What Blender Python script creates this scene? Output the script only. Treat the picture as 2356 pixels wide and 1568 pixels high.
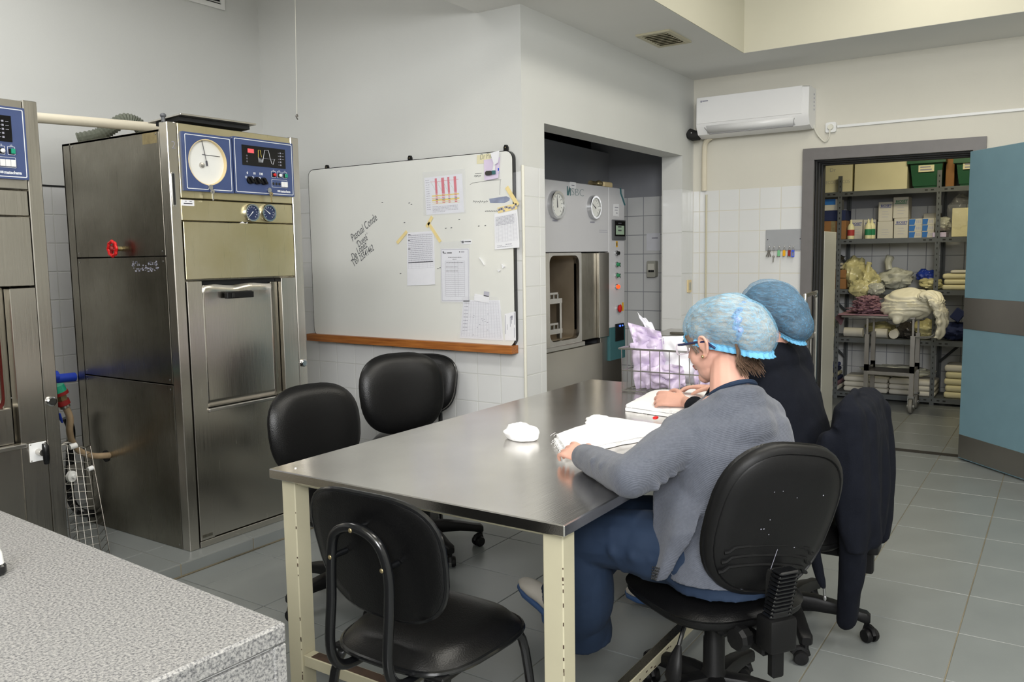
import bpy, bmesh, math, random
from mathutils import Vector, Matrix, noise
from math import sin, cos, pi, radians

for _o in list(bpy.data.objects):
    bpy.data.objects.remove(_o)
SC = bpy.context.scene
COL = SC.collection
random.seed(7)

# ------------------------------------------------------------------ camera
EYE = Vector((0.0, 0.0, 1.45))
CR = Vector((0.55430191, -0.83217482, -0.01531208))
CU = Vector((0.09411274, 0.04438721, 0.99457155))
CF = Vector((0.82697774, 0.55273397, -0.10292217))
FPX = 1917.848
cam_data = bpy.data.cameras.new('camera')
cam_data.sensor_fit = 'HORIZONTAL'
cam_data.sensor_width = 36.0
cam_data.lens = FPX * 36.0 / 2356.0
cam_data.clip_start = 0.05
cam = bpy.data.objects.new('camera', cam_data)
COL.objects.link(cam)
cam.matrix_world = Matrix(((CR.x, CU.x, -CF.x, EYE.x), (CR.y, CU.y, -CF.y, EYE.y), (CR.z, CU.z, -CF.z, EYE.z), (0, 0, 0, 1)))
SC.camera = cam

# ------------------------------------------------------------------ world, exposure, lights
world = bpy.data.worlds.new('world')
SC.world = world
world.use_nodes = True
world.node_tree.nodes['Background'].inputs[0].default_value = (0.9, 0.95, 1.0, 1)
world.node_tree.nodes['Background'].inputs[1].default_value = 0.12
SC.view_settings.view_transform = 'Standard'
SC.view_settings.look = 'None'
SC.view_settings.gamma = 1.0
SC.view_settings.use_curve_mapping = False
SC.view_settings.exposure = 0.08


def area(name, loc, target, sx, sy, power, color=(1, 1, 1)):
    l = bpy.data.lights.new(name, 'AREA')
    l.shape = 'RECTANGLE'
    l.size, l.size_y = sx, sy
    l.energy = power
    l.color = color
    o = bpy.data.objects.new(name, l)
    COL.objects.link(o)
    o.location = loc
    o.rotation_euler = (Vector(target) - Vector(loc)).to_track_quat('-Z', 'Y').to_euler()
    return o


# ceiling luminaires of well and store, one assumed in the bay, added fill besides
area('well_light', (2.2, 0.5, 3.42), (2.2, 0.5, 0), 2.4, 0.5, 47, (1.0, 0.96, 0.87))
area('well_light', (4.6, 0.7, 3.42), (4.6, 0.7, 0), 1.6, 0.5, 23, (1.0, 0.95, 0.84))
area('well_light', (1.8, -1.7, 3.42), (1.8, -1.7, 0), 2.4, 0.5, 62, (1.0, 0.97, 0.92))  # added to light the unseen side wall that the steel reflects
area('bounce_flash_fill', (-1.9, -1.1, 2.72), (2.8, 1.9, 1.0), 1.8, 1.4, 205, (0.985, 0.99, 1.0))  # stands in for flash bounced off the ceiling, not a luminaire
area('rear_wall_fill', (-0.9, 1.0, 3.42), (-1.1, 0.9, 0), 0.5, 1.6, 30, (1.0, 0.98, 0.95))  # added fill, brightens the unseen rear wall mirrored in the table edge
area('ceiling_lamp_bay', (1.6, 3.2, 3.40), (1.9, 3.2, 0), 1.6, 0.4, 33, (1.0, 0.98, 0.95))
area('ceiling_lamp_store', (7.5, 0.9, 2.72), (8.1, 1.0, 0), 0.6, 0.3, 15, (1.0, 0.90, 0.62))

# ------------------------------------------------------------------ helpers
WM = {}                                                     # world matrix of every object built


def S(r, g, b):
    f = lambda c: ((c / 255 + 0.055) / 1.055) ** 2.4 if c > 10 else c / 255 / 12.92
    return (f(r), f(g), f(b), 1)


def project(p):
    d = Vector(p) - EYE
    w = d.dot(CF)
    if w < 0.05:
        return (-9999, -9999)
    return (1178 + FPX * d.dot(CR) / w, 784 - FPX * d.dot(CU) / w)


def ray(x, y):
    return CF + CR * ((x - 1178) / FPX) - CU * ((y - 784) / FPX)


def P(x, y, X=None, Y=None, Z=None):                        # point of a real plane (x=, y= or z=) seen in a direction
    d = ray(x, y)
    t = X / d.x if X is not None else Y / d.y if Y is not None else (Z - EYE.z) / d.z
    return EYE + d * t


class Frame:                                                # a flat surface: (u, v, w) -> world
    def __init__(s, o, u, v):
        s.o, s.u, s.v = Vector(o), Vector(u).normalized(), Vector(v).normalized()
        s.n = s.u.cross(s.v)

    def __call__(s, u, v, w=0.0):
        return s.o + s.u * u + s.v * v + s.n * w

    def uv(s, p):
        d = Vector(p) - s.o
        return d.dot(s.u), d.dot(s.v)


class G:
    def __init__(s):
        s.v, s.f = [], []

    def add(s, vs, fs):
        k = len(s.v)
        s.v += [Vector(v) for v in vs]
        s.f += [[i + k for i in f] for f in fs]
        return s

    def bm(s, b, M=None):
        b.verts.ensure_lookup_table()
        b.verts.index_update()
        vs = [(M @ v.co if M else v.co.copy()) for v in b.verts]
        s.add(vs, [[v.index for v in f.verts] for f in b.faces])
        b.free()
        return s

    def box(s, x0, x1, y0, y1, z0, z1, b=0.0, M=None, seg=1):
        if b <= 0:
            vs = [(x, y, z) for z in (z0, z1) for y in (y0, y1) for x in (x0, x1)]
            if M:
                vs = [M @ Vector(v) for v in vs]
            return s.add(vs, [(0, 2, 3, 1), (4, 5, 7, 6), (0, 1, 5, 4), (2, 6, 7, 3), (0, 4, 6, 2), (1, 3, 7, 5)])
        m = bmesh.new()
        bmesh.ops.create_cube(m, size=1)
        for v in m.verts:
            v.co = Vector(((x0 + x1) / 2 + v.co.x * (x1 - x0), (y0 + y1) / 2 + v.co.y * (y1 - y0), (z0 + z1) / 2 + v.co.z * (z1 - z0)))
        bmesh.ops.bevel(m, geom=m.edges[:], offset=b, segments=seg, affect='EDGES', profile=0.5)
        return s.bm(m, M)

    def fbox(s, F, u0, u1, v0, v1, w0, w1, b=0.0):          # box on a Frame
        M = Matrix(((F.u.x, F.v.x, F.n.x, F.o.x), (F.u.y, F.v.y, F.n.y, F.o.y), (F.u.z, F.v.z, F.n.z, F.o.z), (0, 0, 0, 1)))
        return s.box(u0, u1, v0, v1, w0, w1, b, M)

    def quad(s, a, b, c, d):
        return s.add([a, b, c, d], [(0, 1, 2, 3)])

    def prism(s, F, pts, w0, w1):
        n = len(pts)
        vs = [F(u, v, w0) for u, v in pts] + [F(u, v, w1) for u, v in pts]
        fs = [list(range(n))[::-1], list(range(n, 2 * n))] + [(i, (i + 1) % n, n + (i + 1) % n, n + i) for i in range(n)]
        return s.add(vs, fs)

    def ring(s, F, pts, inner, w0, w1):                      # closed band between two outlines
        n = len(pts)
        vs = [F(*p, w) for w in (w0, w1) for L in (pts, inner) for p in L]
        fs = []
        for i in range(n):
            j = (i + 1) % n
            fs += [(2 * n + i, 2 * n + j, 3 * n + j, 3 * n + i), (i, n + i, n + j, j), (i, j, 2 * n + j, 2 * n + i), (n + i, 3 * n + i, 3 * n + j, n + j)]
        return s.add(vs, fs)

    def sections(s, secs, closed=False, caps=True):          # secs: lists of equal length rings of points
        n, k = len(secs[0]), len(secs)
        vs = [p for q in secs for p in q]
        fs = []
        for a in range(k if closed else k - 1):
            b = (a + 1) % k
            for i in range(n):
                j = (i + 1) % n
                fs.append((a * n + i, a * n + j, b * n + j, b * n + i))
        if caps and not closed:
            fs += [list(range(n))[::-1], list(range((k - 1) * n, k * n))]
        return s.add(vs, fs)

    def tube(s, pts, r, n=8, closed=False, flat=1.0):
        pts = [Vector(p) for p in pts]
        k = len(pts)
        rs = r if isinstance(r, (list, tuple)) else [r] * k
        secs, up = [], None
        for i in range(k):
            if closed:
                t = pts[(i + 1) % k] - pts[i - 1]
            else:
                t = pts[min(i + 1, k - 1)] - pts[max(i - 1, 0)]
            if t.length < 1e-9:
                t = Vector((0, 0, 1))
            t.normalize()
            if up is None:
                up = Vector((0, 0, 1)) if abs(t.z) < 0.9 else Vector((1, 0, 0))
            a = up - t * up.dot(t)
            if a.length < 1e-6:
                a = t.orthogonal()
            a.normalize()
            up = a
            b = t.cross(a)
            secs.append([pts[i] + (a * cos(2 * pi * j / n) * flat + b * sin(2 * pi * j / n)) * rs[i] for j in range(n)])
        return s.sections(secs, closed)

    def cyl(s, p0, p1, r0, r1=None, n=20):
        return s.tube([p0, p1], [r0, r0 if r1 is None else r1], n)

    def lathe(s, o, axis, prof, n=24):                       # prof: (radius, distance along axis)
        o, t = Vector(o), Vector(axis).normalized()
        a = t.orthogonal().normalized()
        b = t.cross(a)
        secs = [[o + t * h + (a * cos(2 * pi * j / n) + b * sin(2 * pi * j / n)) * max(r, 1e-5) for j in range(n)] for r, h in prof]
        return s.sections(secs)

    def ell(s, c, r, M=None, nu=14, nv=9):
        c = Vector(c)
        r = (r, r, r) if isinstance(r, (int, float)) else r
        secs = []
        for i in range(nv):
            t = -pi / 2 + pi * (i + 0.02) / (nv - 0.96)
            ring = [Vector((r[0] * cos(t) * cos(2 * pi * j / nu), r[1] * cos(t) * sin(2 * pi * j / nu), r[2] * sin(t))) for j in range(nu)]
            secs.append([c + (M @ q if M else q) for q in ring])
        return s.sections(secs)

    def loft(s, secs, n=20):                                 # secs: (centre, u axis, v axis, ru, rv [, exponent])
        out = []
        for q in secs:
            c, u, v, ru, rv = q[:5]
            e = q[5] if len(q) > 5 else 2.0
            c, u, v = Vector(c), Vector(u).normalized(), Vector(v).normalized()
            ring = []
            for j in range(n):
                a = 2 * pi * j / n
                ca, sa = cos(a), sin(a)
                ring.append(c + u * (ru * math.copysign(abs(ca) ** (2 / e), ca)) + v * (rv * math.copysign(abs(sa) ** (2 / e), sa)))
            out.append(ring)
        return s.sections(out)

    def grid(s, fn, nu, nv):
        vs = [fn(i / nu, j / nv) for j in range(nv + 1) for i in range(nu + 1)]
        fs = [(j * (nu + 1) + i, j * (nu + 1) + i + 1, (j + 1) * (nu + 1) + i + 1, (j + 1) * (nu + 1) + i) for j in range(nv) for i in range(nu)]
        return s.add(vs, fs)

    def build(s, name, mat, parent=None, local=False, smooth=35, solid=0.0, mesh_only=False):
        me = bpy.data.meshes.new(name)
        vs = s.v
        if parent is not None and not local:
            inv = WM[parent.name].inverted()
            vs = [inv @ v for v in vs]
        me.from_pydata([tuple(v) for v in vs], [], s.f)
        me.materials.append(M[mat] if isinstance(mat, str) else mat)
        if smooth:
            me.shade_smooth()
            me.set_sharp_from_angle(angle=radians(smooth))
        if mesh_only:
            return me
        o = bpy.data.objects.new(name, me)
        COL.objects.link(o)
        if parent is not None:
            o.parent = parent
        WM[o.name] = WM[parent.name] if parent is not None else Matrix()
        if solid:
            md = o.modifiers.new('thickness', 'SOLIDIFY')
            md.thickness = solid
            md.offset = 0
        return o


def fix_normals(g):
    me = bpy.data.meshes.new('tmp')
    me.from_pydata([tuple(v) for v in g.v], [], g.f)
    b = bmesh.new()
    b.from_mesh(me)
    bmesh.ops.recalc_face_normals(b, faces=b.faces[:])
    bpy.data.meshes.remove(me)
    h = G()
    return h.bm(b)


def tag(o, label, cat, group=None, kind=None):
    o['label'], o['category'] = label, cat
    if group:
        o['group'] = group
    if kind:
        o['kind'] = kind
    return o


def thing(name, label, cat, loc=(0, 0, 0), rz=0.0, group=None):
    o = bpy.data.objects.new(name, None)
    o.empty_display_size = 0.1
    COL.objects.link(o)
    o.location = loc
    o.rotation_euler = (0, 0, rz)
    WM[o.name] = Matrix.Translation(Vector(loc)) @ Matrix.Rotation(rz, 4, 'Z')
    return tag(o, label, cat, group)


def struct(name, g, mat, label=None, smooth=35):
    o = g.build(name, mat, smooth=smooth)
    o['kind'] = 'structure'
    if label:
        o['label'] = label
    return o


def share(name, me, parent, loc, rot=None, mat=None):        # another piece with shared mesh data, local to its parent
    o = bpy.data.objects.new(name, me)
    COL.objects.link(o)
    if parent is not None:
        o.parent = parent
    o.location = loc
    if rot:
        o.rotation_euler = rot
    WM[o.name] = (WM[parent.name] if parent is not None else Matrix()) @ Matrix.Translation(Vector(loc))
    return o


def text(name, body, F, u, v, size, mat, parent, rot=0.0, shear=0.0, w=0.001, bold=0.0, sx=1.0, align='LEFT', ext=0.0002):
    cu = bpy.data.curves.new(name, 'FONT')
    cu.body, cu.size, cu.shear, cu.offset, cu.extrude = body, size, shear, bold, ext
    cu.align_x = align
    cu.resolution_u = 3
    t = bpy.data.objects.new(name, cu)
    COL.objects.link(t)
    dg = bpy.context.evaluated_depsgraph_get()
    me = bpy.data.meshes.new_from_object(t.evaluated_get(dg))
    COL.objects.unlink(t)
    bpy.data.objects.remove(t)
    o_, uu, vv = F(u, v, w), F.u * cos(rot) + F.v * sin(rot), F.v * cos(rot) - F.u * sin(rot)
    uu = uu * sx
    T = Matrix(((uu.x, vv.x, F.n.x, o_.x), (uu.y, vv.y, F.n.y, o_.y), (uu.z, vv.z, F.n.z, o_.z), (0, 0, 0, 1)))
    me.transform(WM[parent.name].inverted() @ T)
    me.materials.clear()
    me.materials.append(M[mat])
    ob = bpy.data.objects.new(name, me)
    COL.objects.link(ob)
    ob.parent = parent
    WM[ob.name] = WM[parent.name]
    return ob


def blob(gs, voxel, smooth_it=4, adapt=0.0, displace=None):   # union of closed shapes -> one continuous skin
    g = G()
    for q in gs:
        g.add(q.v, q.f)
    me = bpy.data.meshes.new('blob')
    me.from_pydata([tuple(v) for v in g.v], [], g.f)
    bb = bmesh.new()
    bb.from_mesh(me)
    bmesh.ops.recalc_face_normals(bb, faces=bb.faces[:])
    bb.to_mesh(me)
    bb.free()
    o = bpy.data.objects.new('blob', me)
    COL.objects.link(o)
    r = o.modifiers.new('r', 'REMESH')
    r.mode = 'VOXEL'
    r.voxel_size = voxel
    if smooth_it:
        sm = o.modifiers.new('s', 'SMOOTH')
        sm.iterations = smooth_it
        sm.factor = 0.5
    dg = bpy.context.evaluated_depsgraph_get()
    m2 = bpy.data.meshes.new_from_object(o.evaluated_get(dg))
    bpy.data.objects.remove(o)
    out = G()
    out.v = [v.co.copy() for v in m2.vertices]
    out.f = [list(p.vertices) for p in m2.polygons]
    if displace:
        nn = [v.normal.copy() for v in m2.vertices]
        out.v = [p + n * displace(p, n) for p, n in zip(out.v, nn)]
    bpy.data.meshes.remove(m2)
    return out


def arc(c, r, a0, a1, n, u, v):
    c, u, v = Vector(c), Vector(u), Vector(v)
    return [c + u * r * cos(radians(a0 + (a1 - a0) * i / n)) + v * r * sin(radians(a0 + (a1 - a0) * i / n)) for i in range(n + 1)]


def rrect(u0, u1, v0, v1, r, n=4):                            # rounded rectangle outline
    out = []
    for cx, cy, a in ((u1 - r, v1 - r, 0), (u0 + r, v1 - r, 90), (u0 + r, v0 + r, 180), (u1 - r, v0 + r, 270)):
        out += [(cx + r * cos(radians(a + 90 * i / n)), cy + r * sin(radians(a + 90 * i / n))) for i in range(n + 1)]
    return out


def circ(u, v, r, n=24, ru=None):
    return [(u + (ru or r) * cos(2 * pi * i / n), v + r * sin(2 * pi * i / n)) for i in range(n)]


def smoothpath(pts, k=6):                                     # Catmull-Rom
    pts = [Vector(p) for p in pts]
    out = []
    for i in range(len(pts) - 1):
        p0, p1, p2, p3 = pts[max(i - 1, 0)], pts[i], pts[i + 1], pts[min(i + 2, len(pts) - 1)]
        for j in range(k):
            t = j / k
            out.append(0.5 * ((2 * p1) + (p2 - p0) * t + (2 * p0 - 5 * p1 + 4 * p2 - p3) * t * t + (3 * p1 - p0 - 3 * p2 + p3) * t ** 3))
    return out + [pts[-1]]


# ------------------------------------------------------------------ materials
M = {}


def mat(name, col, rough=0.6, metal=0.0, var=0.0, vscale=6.0, bump=0.0, bscale=60.0, stretch=None, col2=None, spec=0.5, coat=0.0, emit=None, estr=0.0, alpha=1.0, trans=0.0, aniso=0.0, sheen=0.0, rvar=0.0):
    m = bpy.data.materials.new(name)
    m.use_nodes = True
    nt = m.node_tree
    b = nt.nodes['Principled BSDF']
    L = nt.links.new
    b.inputs['Base Color'].default_value = col
    b.inputs['Roughness'].default_value = rough
    b.inputs['Metallic'].default_value = metal
    b.inputs['Specular IOR Level'].default_value = spec
    b.inputs['Coat Weight'].default_value = coat
    b.inputs['Alpha'].default_value = alpha
    b.inputs['Transmission Weight'].default_value = trans
    b.inputs['Anisotropic'].default_value = aniso
    b.inputs['Sheen Weight'].default_value = sheen
    if emit:
        b.inputs['Emission Color'].default_value = emit
        b.inputs['Emission Strength'].default_value = estr
    tc = nt.nodes.new('ShaderNodeTexCoord')
    mp = nt.nodes.new('ShaderNodeMapping')
    L(tc.outputs['Object'], mp.inputs['Vector'])
    if stretch:
        mp.inputs['Scale'].default_value = stretch
    if var or col2 or rvar:
        n = nt.nodes.new('ShaderNodeTexNoise')
        n.inputs['Scale'].default_value = vscale
        n.inputs['Detail'].default_value = 5
        L(mp.outputs['Vector'], n.inputs['Vector'])
        if var or col2:
            cr = nt.nodes.new('ShaderNodeValToRGB')
            cr.color_ramp.elements[0].position = 0.3
            cr.color_ramp.elements[1].position = 0.7
            c2 = col2 or tuple(list(c * (1 - var) for c in col[:3]) + [1])
            cr.color_ramp.elements[0].color = c2
            cr.color_ramp.elements[1].color = col if col2 else tuple(list(min(1, c * (1 + var)) for c in col[:3]) + [1])
            L(n.outputs['Fac'], cr.inputs['Fac'])
            L(cr.outputs['Color'], b.inputs['Base Color'])
        if rvar:
            mr = nt.nodes.new('ShaderNodeMapRange')
            mr.inputs['To Min'].default_value = max(0, rough - rvar)
            mr.inputs['To Max'].default_value = rough + rvar
            L(n.outputs['Fac'], mr.inputs['Value'])
            L(mr.outputs['Result'], b.inputs['Roughness'])
    if bump:
        n2 = nt.nodes.new('ShaderNodeTexNoise')
        n2.inputs['Scale'].default_value = bscale
        n2.inputs['Detail'].default_value = 3
        L(mp.outputs['Vector'], n2.inputs['Vector'])
        bp = nt.nodes.new('ShaderNodeBump')
        bp.inputs['Strength'].default_value = bump
        bp.inputs['Distance'].default_value = 0.01
        L(n2.outputs['Fac'], bp.inputs['Height'])
        L(bp.outputs['Normal'], b.inputs['Normal'])
    M[name] = m
    return m


mat('wall_paint', S(206, 207, 204), 0.75, var=0.02, vscale=1.5, bump=0.05, bscale=120)
mat('well_paint', S(196, 193, 176), 0.75, var=0.02, vscale=1.5)
mat('warm_paint', S(212, 209, 198), 0.75, var=0.02, vscale=1.5, bump=0.05, bscale=120)
mat('ceiling_paint', S(226, 226, 223), 0.8, var=0.02, vscale=2)
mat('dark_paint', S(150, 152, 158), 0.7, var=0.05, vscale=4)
mat('shade_black', S(20, 20, 21), 0.9)
mat('tile_white', S(222, 223, 223), 0.12, var=0.012, vscale=3, spec=0.5)
mat('grout', S(128, 119, 102), 0.85, var=0.12, vscale=9)
mat('floor_tile', S(124, 128, 127), 0.32, var=0.05, vscale=5, bump=0.02, bscale=200, rvar=0.06)
mat('floor_grout', S(126, 118, 98), 0.9, var=0.3, vscale=4)
mat('granite', S(190, 190, 188), 0.45)
mat('frame_grey', S(112, 109, 109), 0.45, var=0.04, vscale=20)
mat('gasket', S(42, 42, 43), 0.6)
mat('door_blue', S(112, 144, 157), 0.42, var=0.03, vscale=9, bump=0.02, bscale=160)
mat('black_leather', S(13, 13, 14), 0.32, bump=0.10, bscale=240, spec=0.32)
mat('black_plastic', S(18, 18, 19), 0.45, bump=0.05, bscale=300, var=0.1, vscale=14, spec=0.25)
mat('black_gloss', S(17, 18, 20), 0.2, spec=0.6)
mat('black_rubber', S(20, 20, 20), 0.7)
mat('cream_paint', S(192, 186, 160), 0.42, var=0.03, vscale=8, bump=0.03, bscale=60)
mat('rust', S(74, 56, 44), 0.75, var=0.3, vscale=20)
mat('blue_panel', S(62, 78, 122), 0.42, var=0.05, vscale=12)
mat('white_print', S(225, 228, 232), 0.5)
mat('black_glass', S(12, 12, 14), 0.12)
mat('dial_white', S(228, 229, 226), 0.35, var=0.02)
mat('cream_plastic', S(226, 205, 158), 0.5)
mat('chrome', S(205, 206, 208), 0.12, 1.0)
mat('steel_plain', S(205, 202, 197), 0.28, 1.0, var=0.05, vscale=10)
mat('wire_steel', S(176, 174, 170), 0.3, 1.0)
mat('brass', S(165, 150, 112), 0.4, 0.8, var=0.2, vscale=30)
mat('dial_blue', S(38, 50, 84), 0.35)
mat('red_gloss', S(205, 28, 28), 0.3)
mat('dark_red', S(140, 30, 30), 0.45)
mat('green_button', S(22, 150, 118), 0.35)
mat('white_plastic', S(232, 233, 233), 0.35)
mat('offwhite_plastic', S(222, 220, 208), 0.42)
mat('grey_plastic', S(172, 171, 160), 0.45)
mat('beige_pipe', S(214, 206, 186), 0.5, var=0.03)
mat('blue_plastic', S(38, 70, 190), 0.35)
mat('hose_tan', S(168, 146, 118), 0.35, var=0.15, vscale=20, coat=0.3)
mat('hose_ridged', S(112, 116, 104), 0.45, 0.25, var=0.12, vscale=15)
mat('board_white', S(222, 223, 219), 0.22, var=0.012, vscale=3)
mat('oak', S(178, 112, 52), 0.42, col2=S(132, 74, 30), vscale=5, stretch=(26, 1.2, 26))
mat('paper', S(232, 233, 238), 0.75, var=0.01, vscale=20)
mat('paper_grey', S(228, 229, 236), 0.75, var=0.02, vscale=20)
mat('ink', S(66, 66, 74), 0.7)
mat('ink_soft', S(150, 150, 164), 0.7)
mat('ink_line', S(182, 182, 194), 0.7)
mat('marker', S(88, 90, 94), 0.6)
mat('print_red', S(214, 84, 104), 0.7)
mat('print_yellow', S(232, 206, 84), 0.7)
mat('print_green', S(96, 170, 80), 0.7)
mat('tape_yellow', S(232, 212, 152), 0.55, var=0.05, vscale=30)
mat('print_blue', S(64, 78, 150), 0.6)
mat('eraser_blue', S(140, 148, 172), 0.7, var=0.15, vscale=25)
mat('clear_film', S(240, 242, 248), 0.12, alpha=0.10, spec=0.7)
mat('lilac_film', S(222, 208, 234), 0.22, alpha=0.92, var=0.07, vscale=9, spec=0.6)
mat('pouch_white', S(236, 236, 242), 0.5, var=0.02)
mat('siemens_white', S(206, 206, 211), 0.4, var=0.015, vscale=4)
mat('teal', S(58, 104, 110), 0.42, var=0.05)
mat('panel_grey', S(92, 94, 98), 0.45)
mat('lcd', S(150, 170, 150), 0.25, emit=S(150, 172, 150), estr=0.12)
mat('led_red', S(255, 60, 20), 0.3, emit=S(255, 60, 20), estr=2.6)
mat('led_blue', S(60, 100, 255), 0.3, emit=S(60, 100, 255), estr=2.5)
mat('display_red', S(225, 90, 96), 0.4, emit=S(225, 80, 90), estr=0.3)
mat('sticker_yellow', S(228, 178, 40), 0.5)
mat('ac_white', S(232, 232, 233), 0.32)
mat('ac_shadow', S(120, 120, 122), 0.5)
mat('key_board', S(160, 162, 166), 0.5, var=0.04)
mat('plastic_yellow', S(236, 172, 24), 0.4)
mat('key_blue', S(60, 90, 220), 0.4)
mat('key_green', S(120, 190, 140), 0.45)
mat('shelf_grey', S(92, 96, 98), 0.5, 0.2, var=0.08, vscale=14)
mat('slot_dark', S(30, 31, 32), 0.7)
mat('carton_cream', S(222, 216, 182), 0.7, var=0.03, vscale=6)
mat('carton_white', S(206, 202, 190), 0.6, var=0.02)
mat('carton_brown', S(150, 106, 62), 0.75, var=0.08, vscale=8)
mat('carton_blue', S(40, 112, 190), 0.5)
mat('crate_green', S(24, 84, 52), 0.45, var=0.08)
mat('bottle_cream', S(232, 226, 180), 0.4)
mat('label_red', S(176, 60, 56), 0.6)
mat('label_green', S(40, 130, 86), 0.6)
mat('linen_cream', S(226, 218, 178), 0.85, var=0.04, bump=0.2, bscale=40)
mat('linen_white', S(220, 216, 204), 0.85, var=0.04, bump=0.2, bscale=40)
mat('bag_yellow', S(214, 206, 152), 0.25, alpha=0.86, var=0.10, vscale=14, bump=0.4, bscale=22)
mat('bag_grey', S(206, 206, 190), 0.22, alpha=0.82, var=0.10, vscale=14, bump=0.4, bscale=22)
mat('bag_dark', S(70, 66, 62), 0.2, alpha=0.9, bump=0.4, bscale=22)
mat('bag_white', S(236, 230, 206), 0.42, var=0.04, vscale=6, bump=0.15, bscale=14, sheen=0.1)
mat('bag_blue', S(36, 60, 150), 0.35, bump=0.3, bscale=26)
mat('navy_cloth', S(36, 46, 84), 0.85, bump=0.3, bscale=30)
mat('mauve_cloth', S(150, 114, 124), 0.8, var=0.12, vscale=12, bump=0.3, bscale=30)
mat('white_strip', S(214, 214, 206), 0.4, 0.2)
mat('threshold', S(40, 38, 36), 0.45)
mat('caster_grey', S(120, 118, 112), 0.55)
mat('gauze', S(246, 246, 247), 0.9, bump=0.25, bscale=180)
mat('skin', S(218, 168, 150), 0.48, var=0.05, vscale=14, spec=0.35, bump=0.03, bscale=150)
mat('lip', S(190, 110, 104), 0.45)
mat('eye_white', S(236, 234, 230), 0.2)
mat('iris', S(70, 52, 40), 0.2)
mat('hair_brown', S(70, 52, 42), 0.45, col2=S(112, 88, 70), vscale=4, stretch=(60, 60, 8))
mat('hair_light', S(212, 202, 184), 0.5, col2=S(140, 128, 114), vscale=3, stretch=(20, 6, 40), bump=0.5, bscale=30)
mat('hair_dark', S(92, 86, 84), 0.5, col2=S(46, 44, 48), vscale=4, stretch=(30, 8, 40), bump=0.5, bscale=30)
mat('scrunchie', S(140, 158, 200), 0.8, var=0.4, vscale=60, bump=0.6, bscale=120)
mat('scrub_blue', S(22, 41, 66), 0.85, var=0.06, vscale=9, bump=0.12, bscale=30)
mat('navy_knit', S(15, 18, 27), 0.95, spec=0.2, var=0.1, vscale=30, bump=0.15, bscale=260)
mat('clog_white', S(220, 214, 204), 0.5)
mat('clog_blue', S(60, 92, 140), 0.45)
mat('glasses_blue', S(28, 36, 78), 0.25)
mat('glasses_clear', S(226, 216, 228), 0.15, alpha=0.75)
mat('lens', S(240, 244, 248), 0.03, alpha=0.12, spec=0.8)
mat('gold', S(214, 190, 140), 0.2, 1.0)
mat('zip_metal', S(180, 180, 182), 0.3, 1.0)


def brushed(name, col, rough, axis, tint=None, streak=0.10, rv=(-0.05, 0.12)):   # brushed sheet steel; axis of the grain
    m = mat(name, col, rough, 1.0)
    nt = m.node_tree
    b = nt.nodes['Principled BSDF']
    L = nt.links.new
    mp = [n for n in nt.nodes if n.type == 'MAPPING'][0]
    sc = [90.0, 90.0, 90.0]
    sc[axis] = 1.2
    mp.inputs['Scale'].default_value = sc
    n = nt.nodes.new('ShaderNodeTexNoise')
    n.inputs['Scale'].default_value = 3
    n.inputs['Detail'].default_value = 4
    L(mp.outputs['Vector'], n.inputs['Vector'])
    mr = nt.nodes.new('ShaderNodeMapRange')
    mr.inputs['To Min'].default_value = rough + rv[0]
    mr.inputs['To Max'].default_value = rough + rv[1]
    L(n.outputs['Fac'], mr.inputs['Value'])
    L(mr.outputs['Result'], b.inputs['Roughness'])
    tc = [q for q in nt.nodes if q.type == 'TEX_COORD'][0]
    n2 = nt.nodes.new('ShaderNodeTexNoise')
    n2.inputs['Scale'].default_value = 2.2
    n2.inputs['Detail'].default_value = 6
    L(tc.outputs['Object'], n2.inputs['Vector'])
    mx = nt.nodes.new('ShaderNodeMix')
    mx.data_type = 'RGBA'
    mx.inputs[6].default_value = col
    mx.inputs[7].default_value = tint or tuple([c * (1 - streak) for c in col[:3]] + [1])
    r2 = nt.nodes.new('ShaderNodeMapRange')
    r2.inputs['From Min'].default_value = 0.38
    r2.inputs['From Max'].default_value = 0.66
    L(n2.outputs['Fac'], r2.inputs['Value'])
    L(r2.outputs['Result'], mx.inputs[0])
    L(mx.outputs[2], b.inputs['Base Color'])
    bp = nt.nodes.new('ShaderNodeBump')
    bp.inputs['Strength'].default_value = 0.05
    bp.inputs['Distance'].default_value = 0.004
    L(n.outputs['Fac'], bp.inputs['Height'])
    L(bp.outputs['Normal'], b.inputs['Normal'])
    return m


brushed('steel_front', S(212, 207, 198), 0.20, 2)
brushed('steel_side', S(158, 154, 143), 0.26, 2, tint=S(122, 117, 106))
brushed('steel_warm_reflect', S(226, 217, 188), 0.27, 2, tint=S(208, 196, 152))  # warm reflection of the room put into the steel colour
brushed('steel_table', S(228, 225, 221), 0.19, 0, tint=S(208, 205, 201), rv=(-0.04, 0.06))
brushed('steel_chamber', S(214, 200, 178), 0.5, 2, tint=S(176, 160, 136))
brushed('steel_plate', S(172, 168, 163), 0.3, 1)

# granite: speckle
_nt = M['granite'].node_tree
_b = _nt.nodes['Principled BSDF']
_tc = [n for n in _nt.nodes if n.type == 'TEX_COORD'][0]
_v = _nt.nodes.new('ShaderNodeTexNoise')
_v.inputs['Scale'].default_value = 230
_v.inputs['Detail'].default_value = 3
_v.inputs['Roughness'].default_value = 0.7
_nt.links.new(_tc.outputs['Object'], _v.inputs['Vector'])
_r = _nt.nodes.new('ShaderNodeValToRGB')
_r.color_ramp.elements[0].position = 0.36
_r.color_ramp.elements[0].color = S(84, 84, 86)
_r.color_ramp.elements[1].position = 0.60
_r.color_ramp.elements[1].color = S(158, 157, 154)
_e = _r.color_ramp.elements.new(0.46)
_e.color = S(124, 124, 124)
_nt.links.new(_v.outputs['Fac'], _r.inputs['Fac'])
_nt.links.new(_r.outputs['Color'], _b.inputs['Base Color'])


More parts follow.
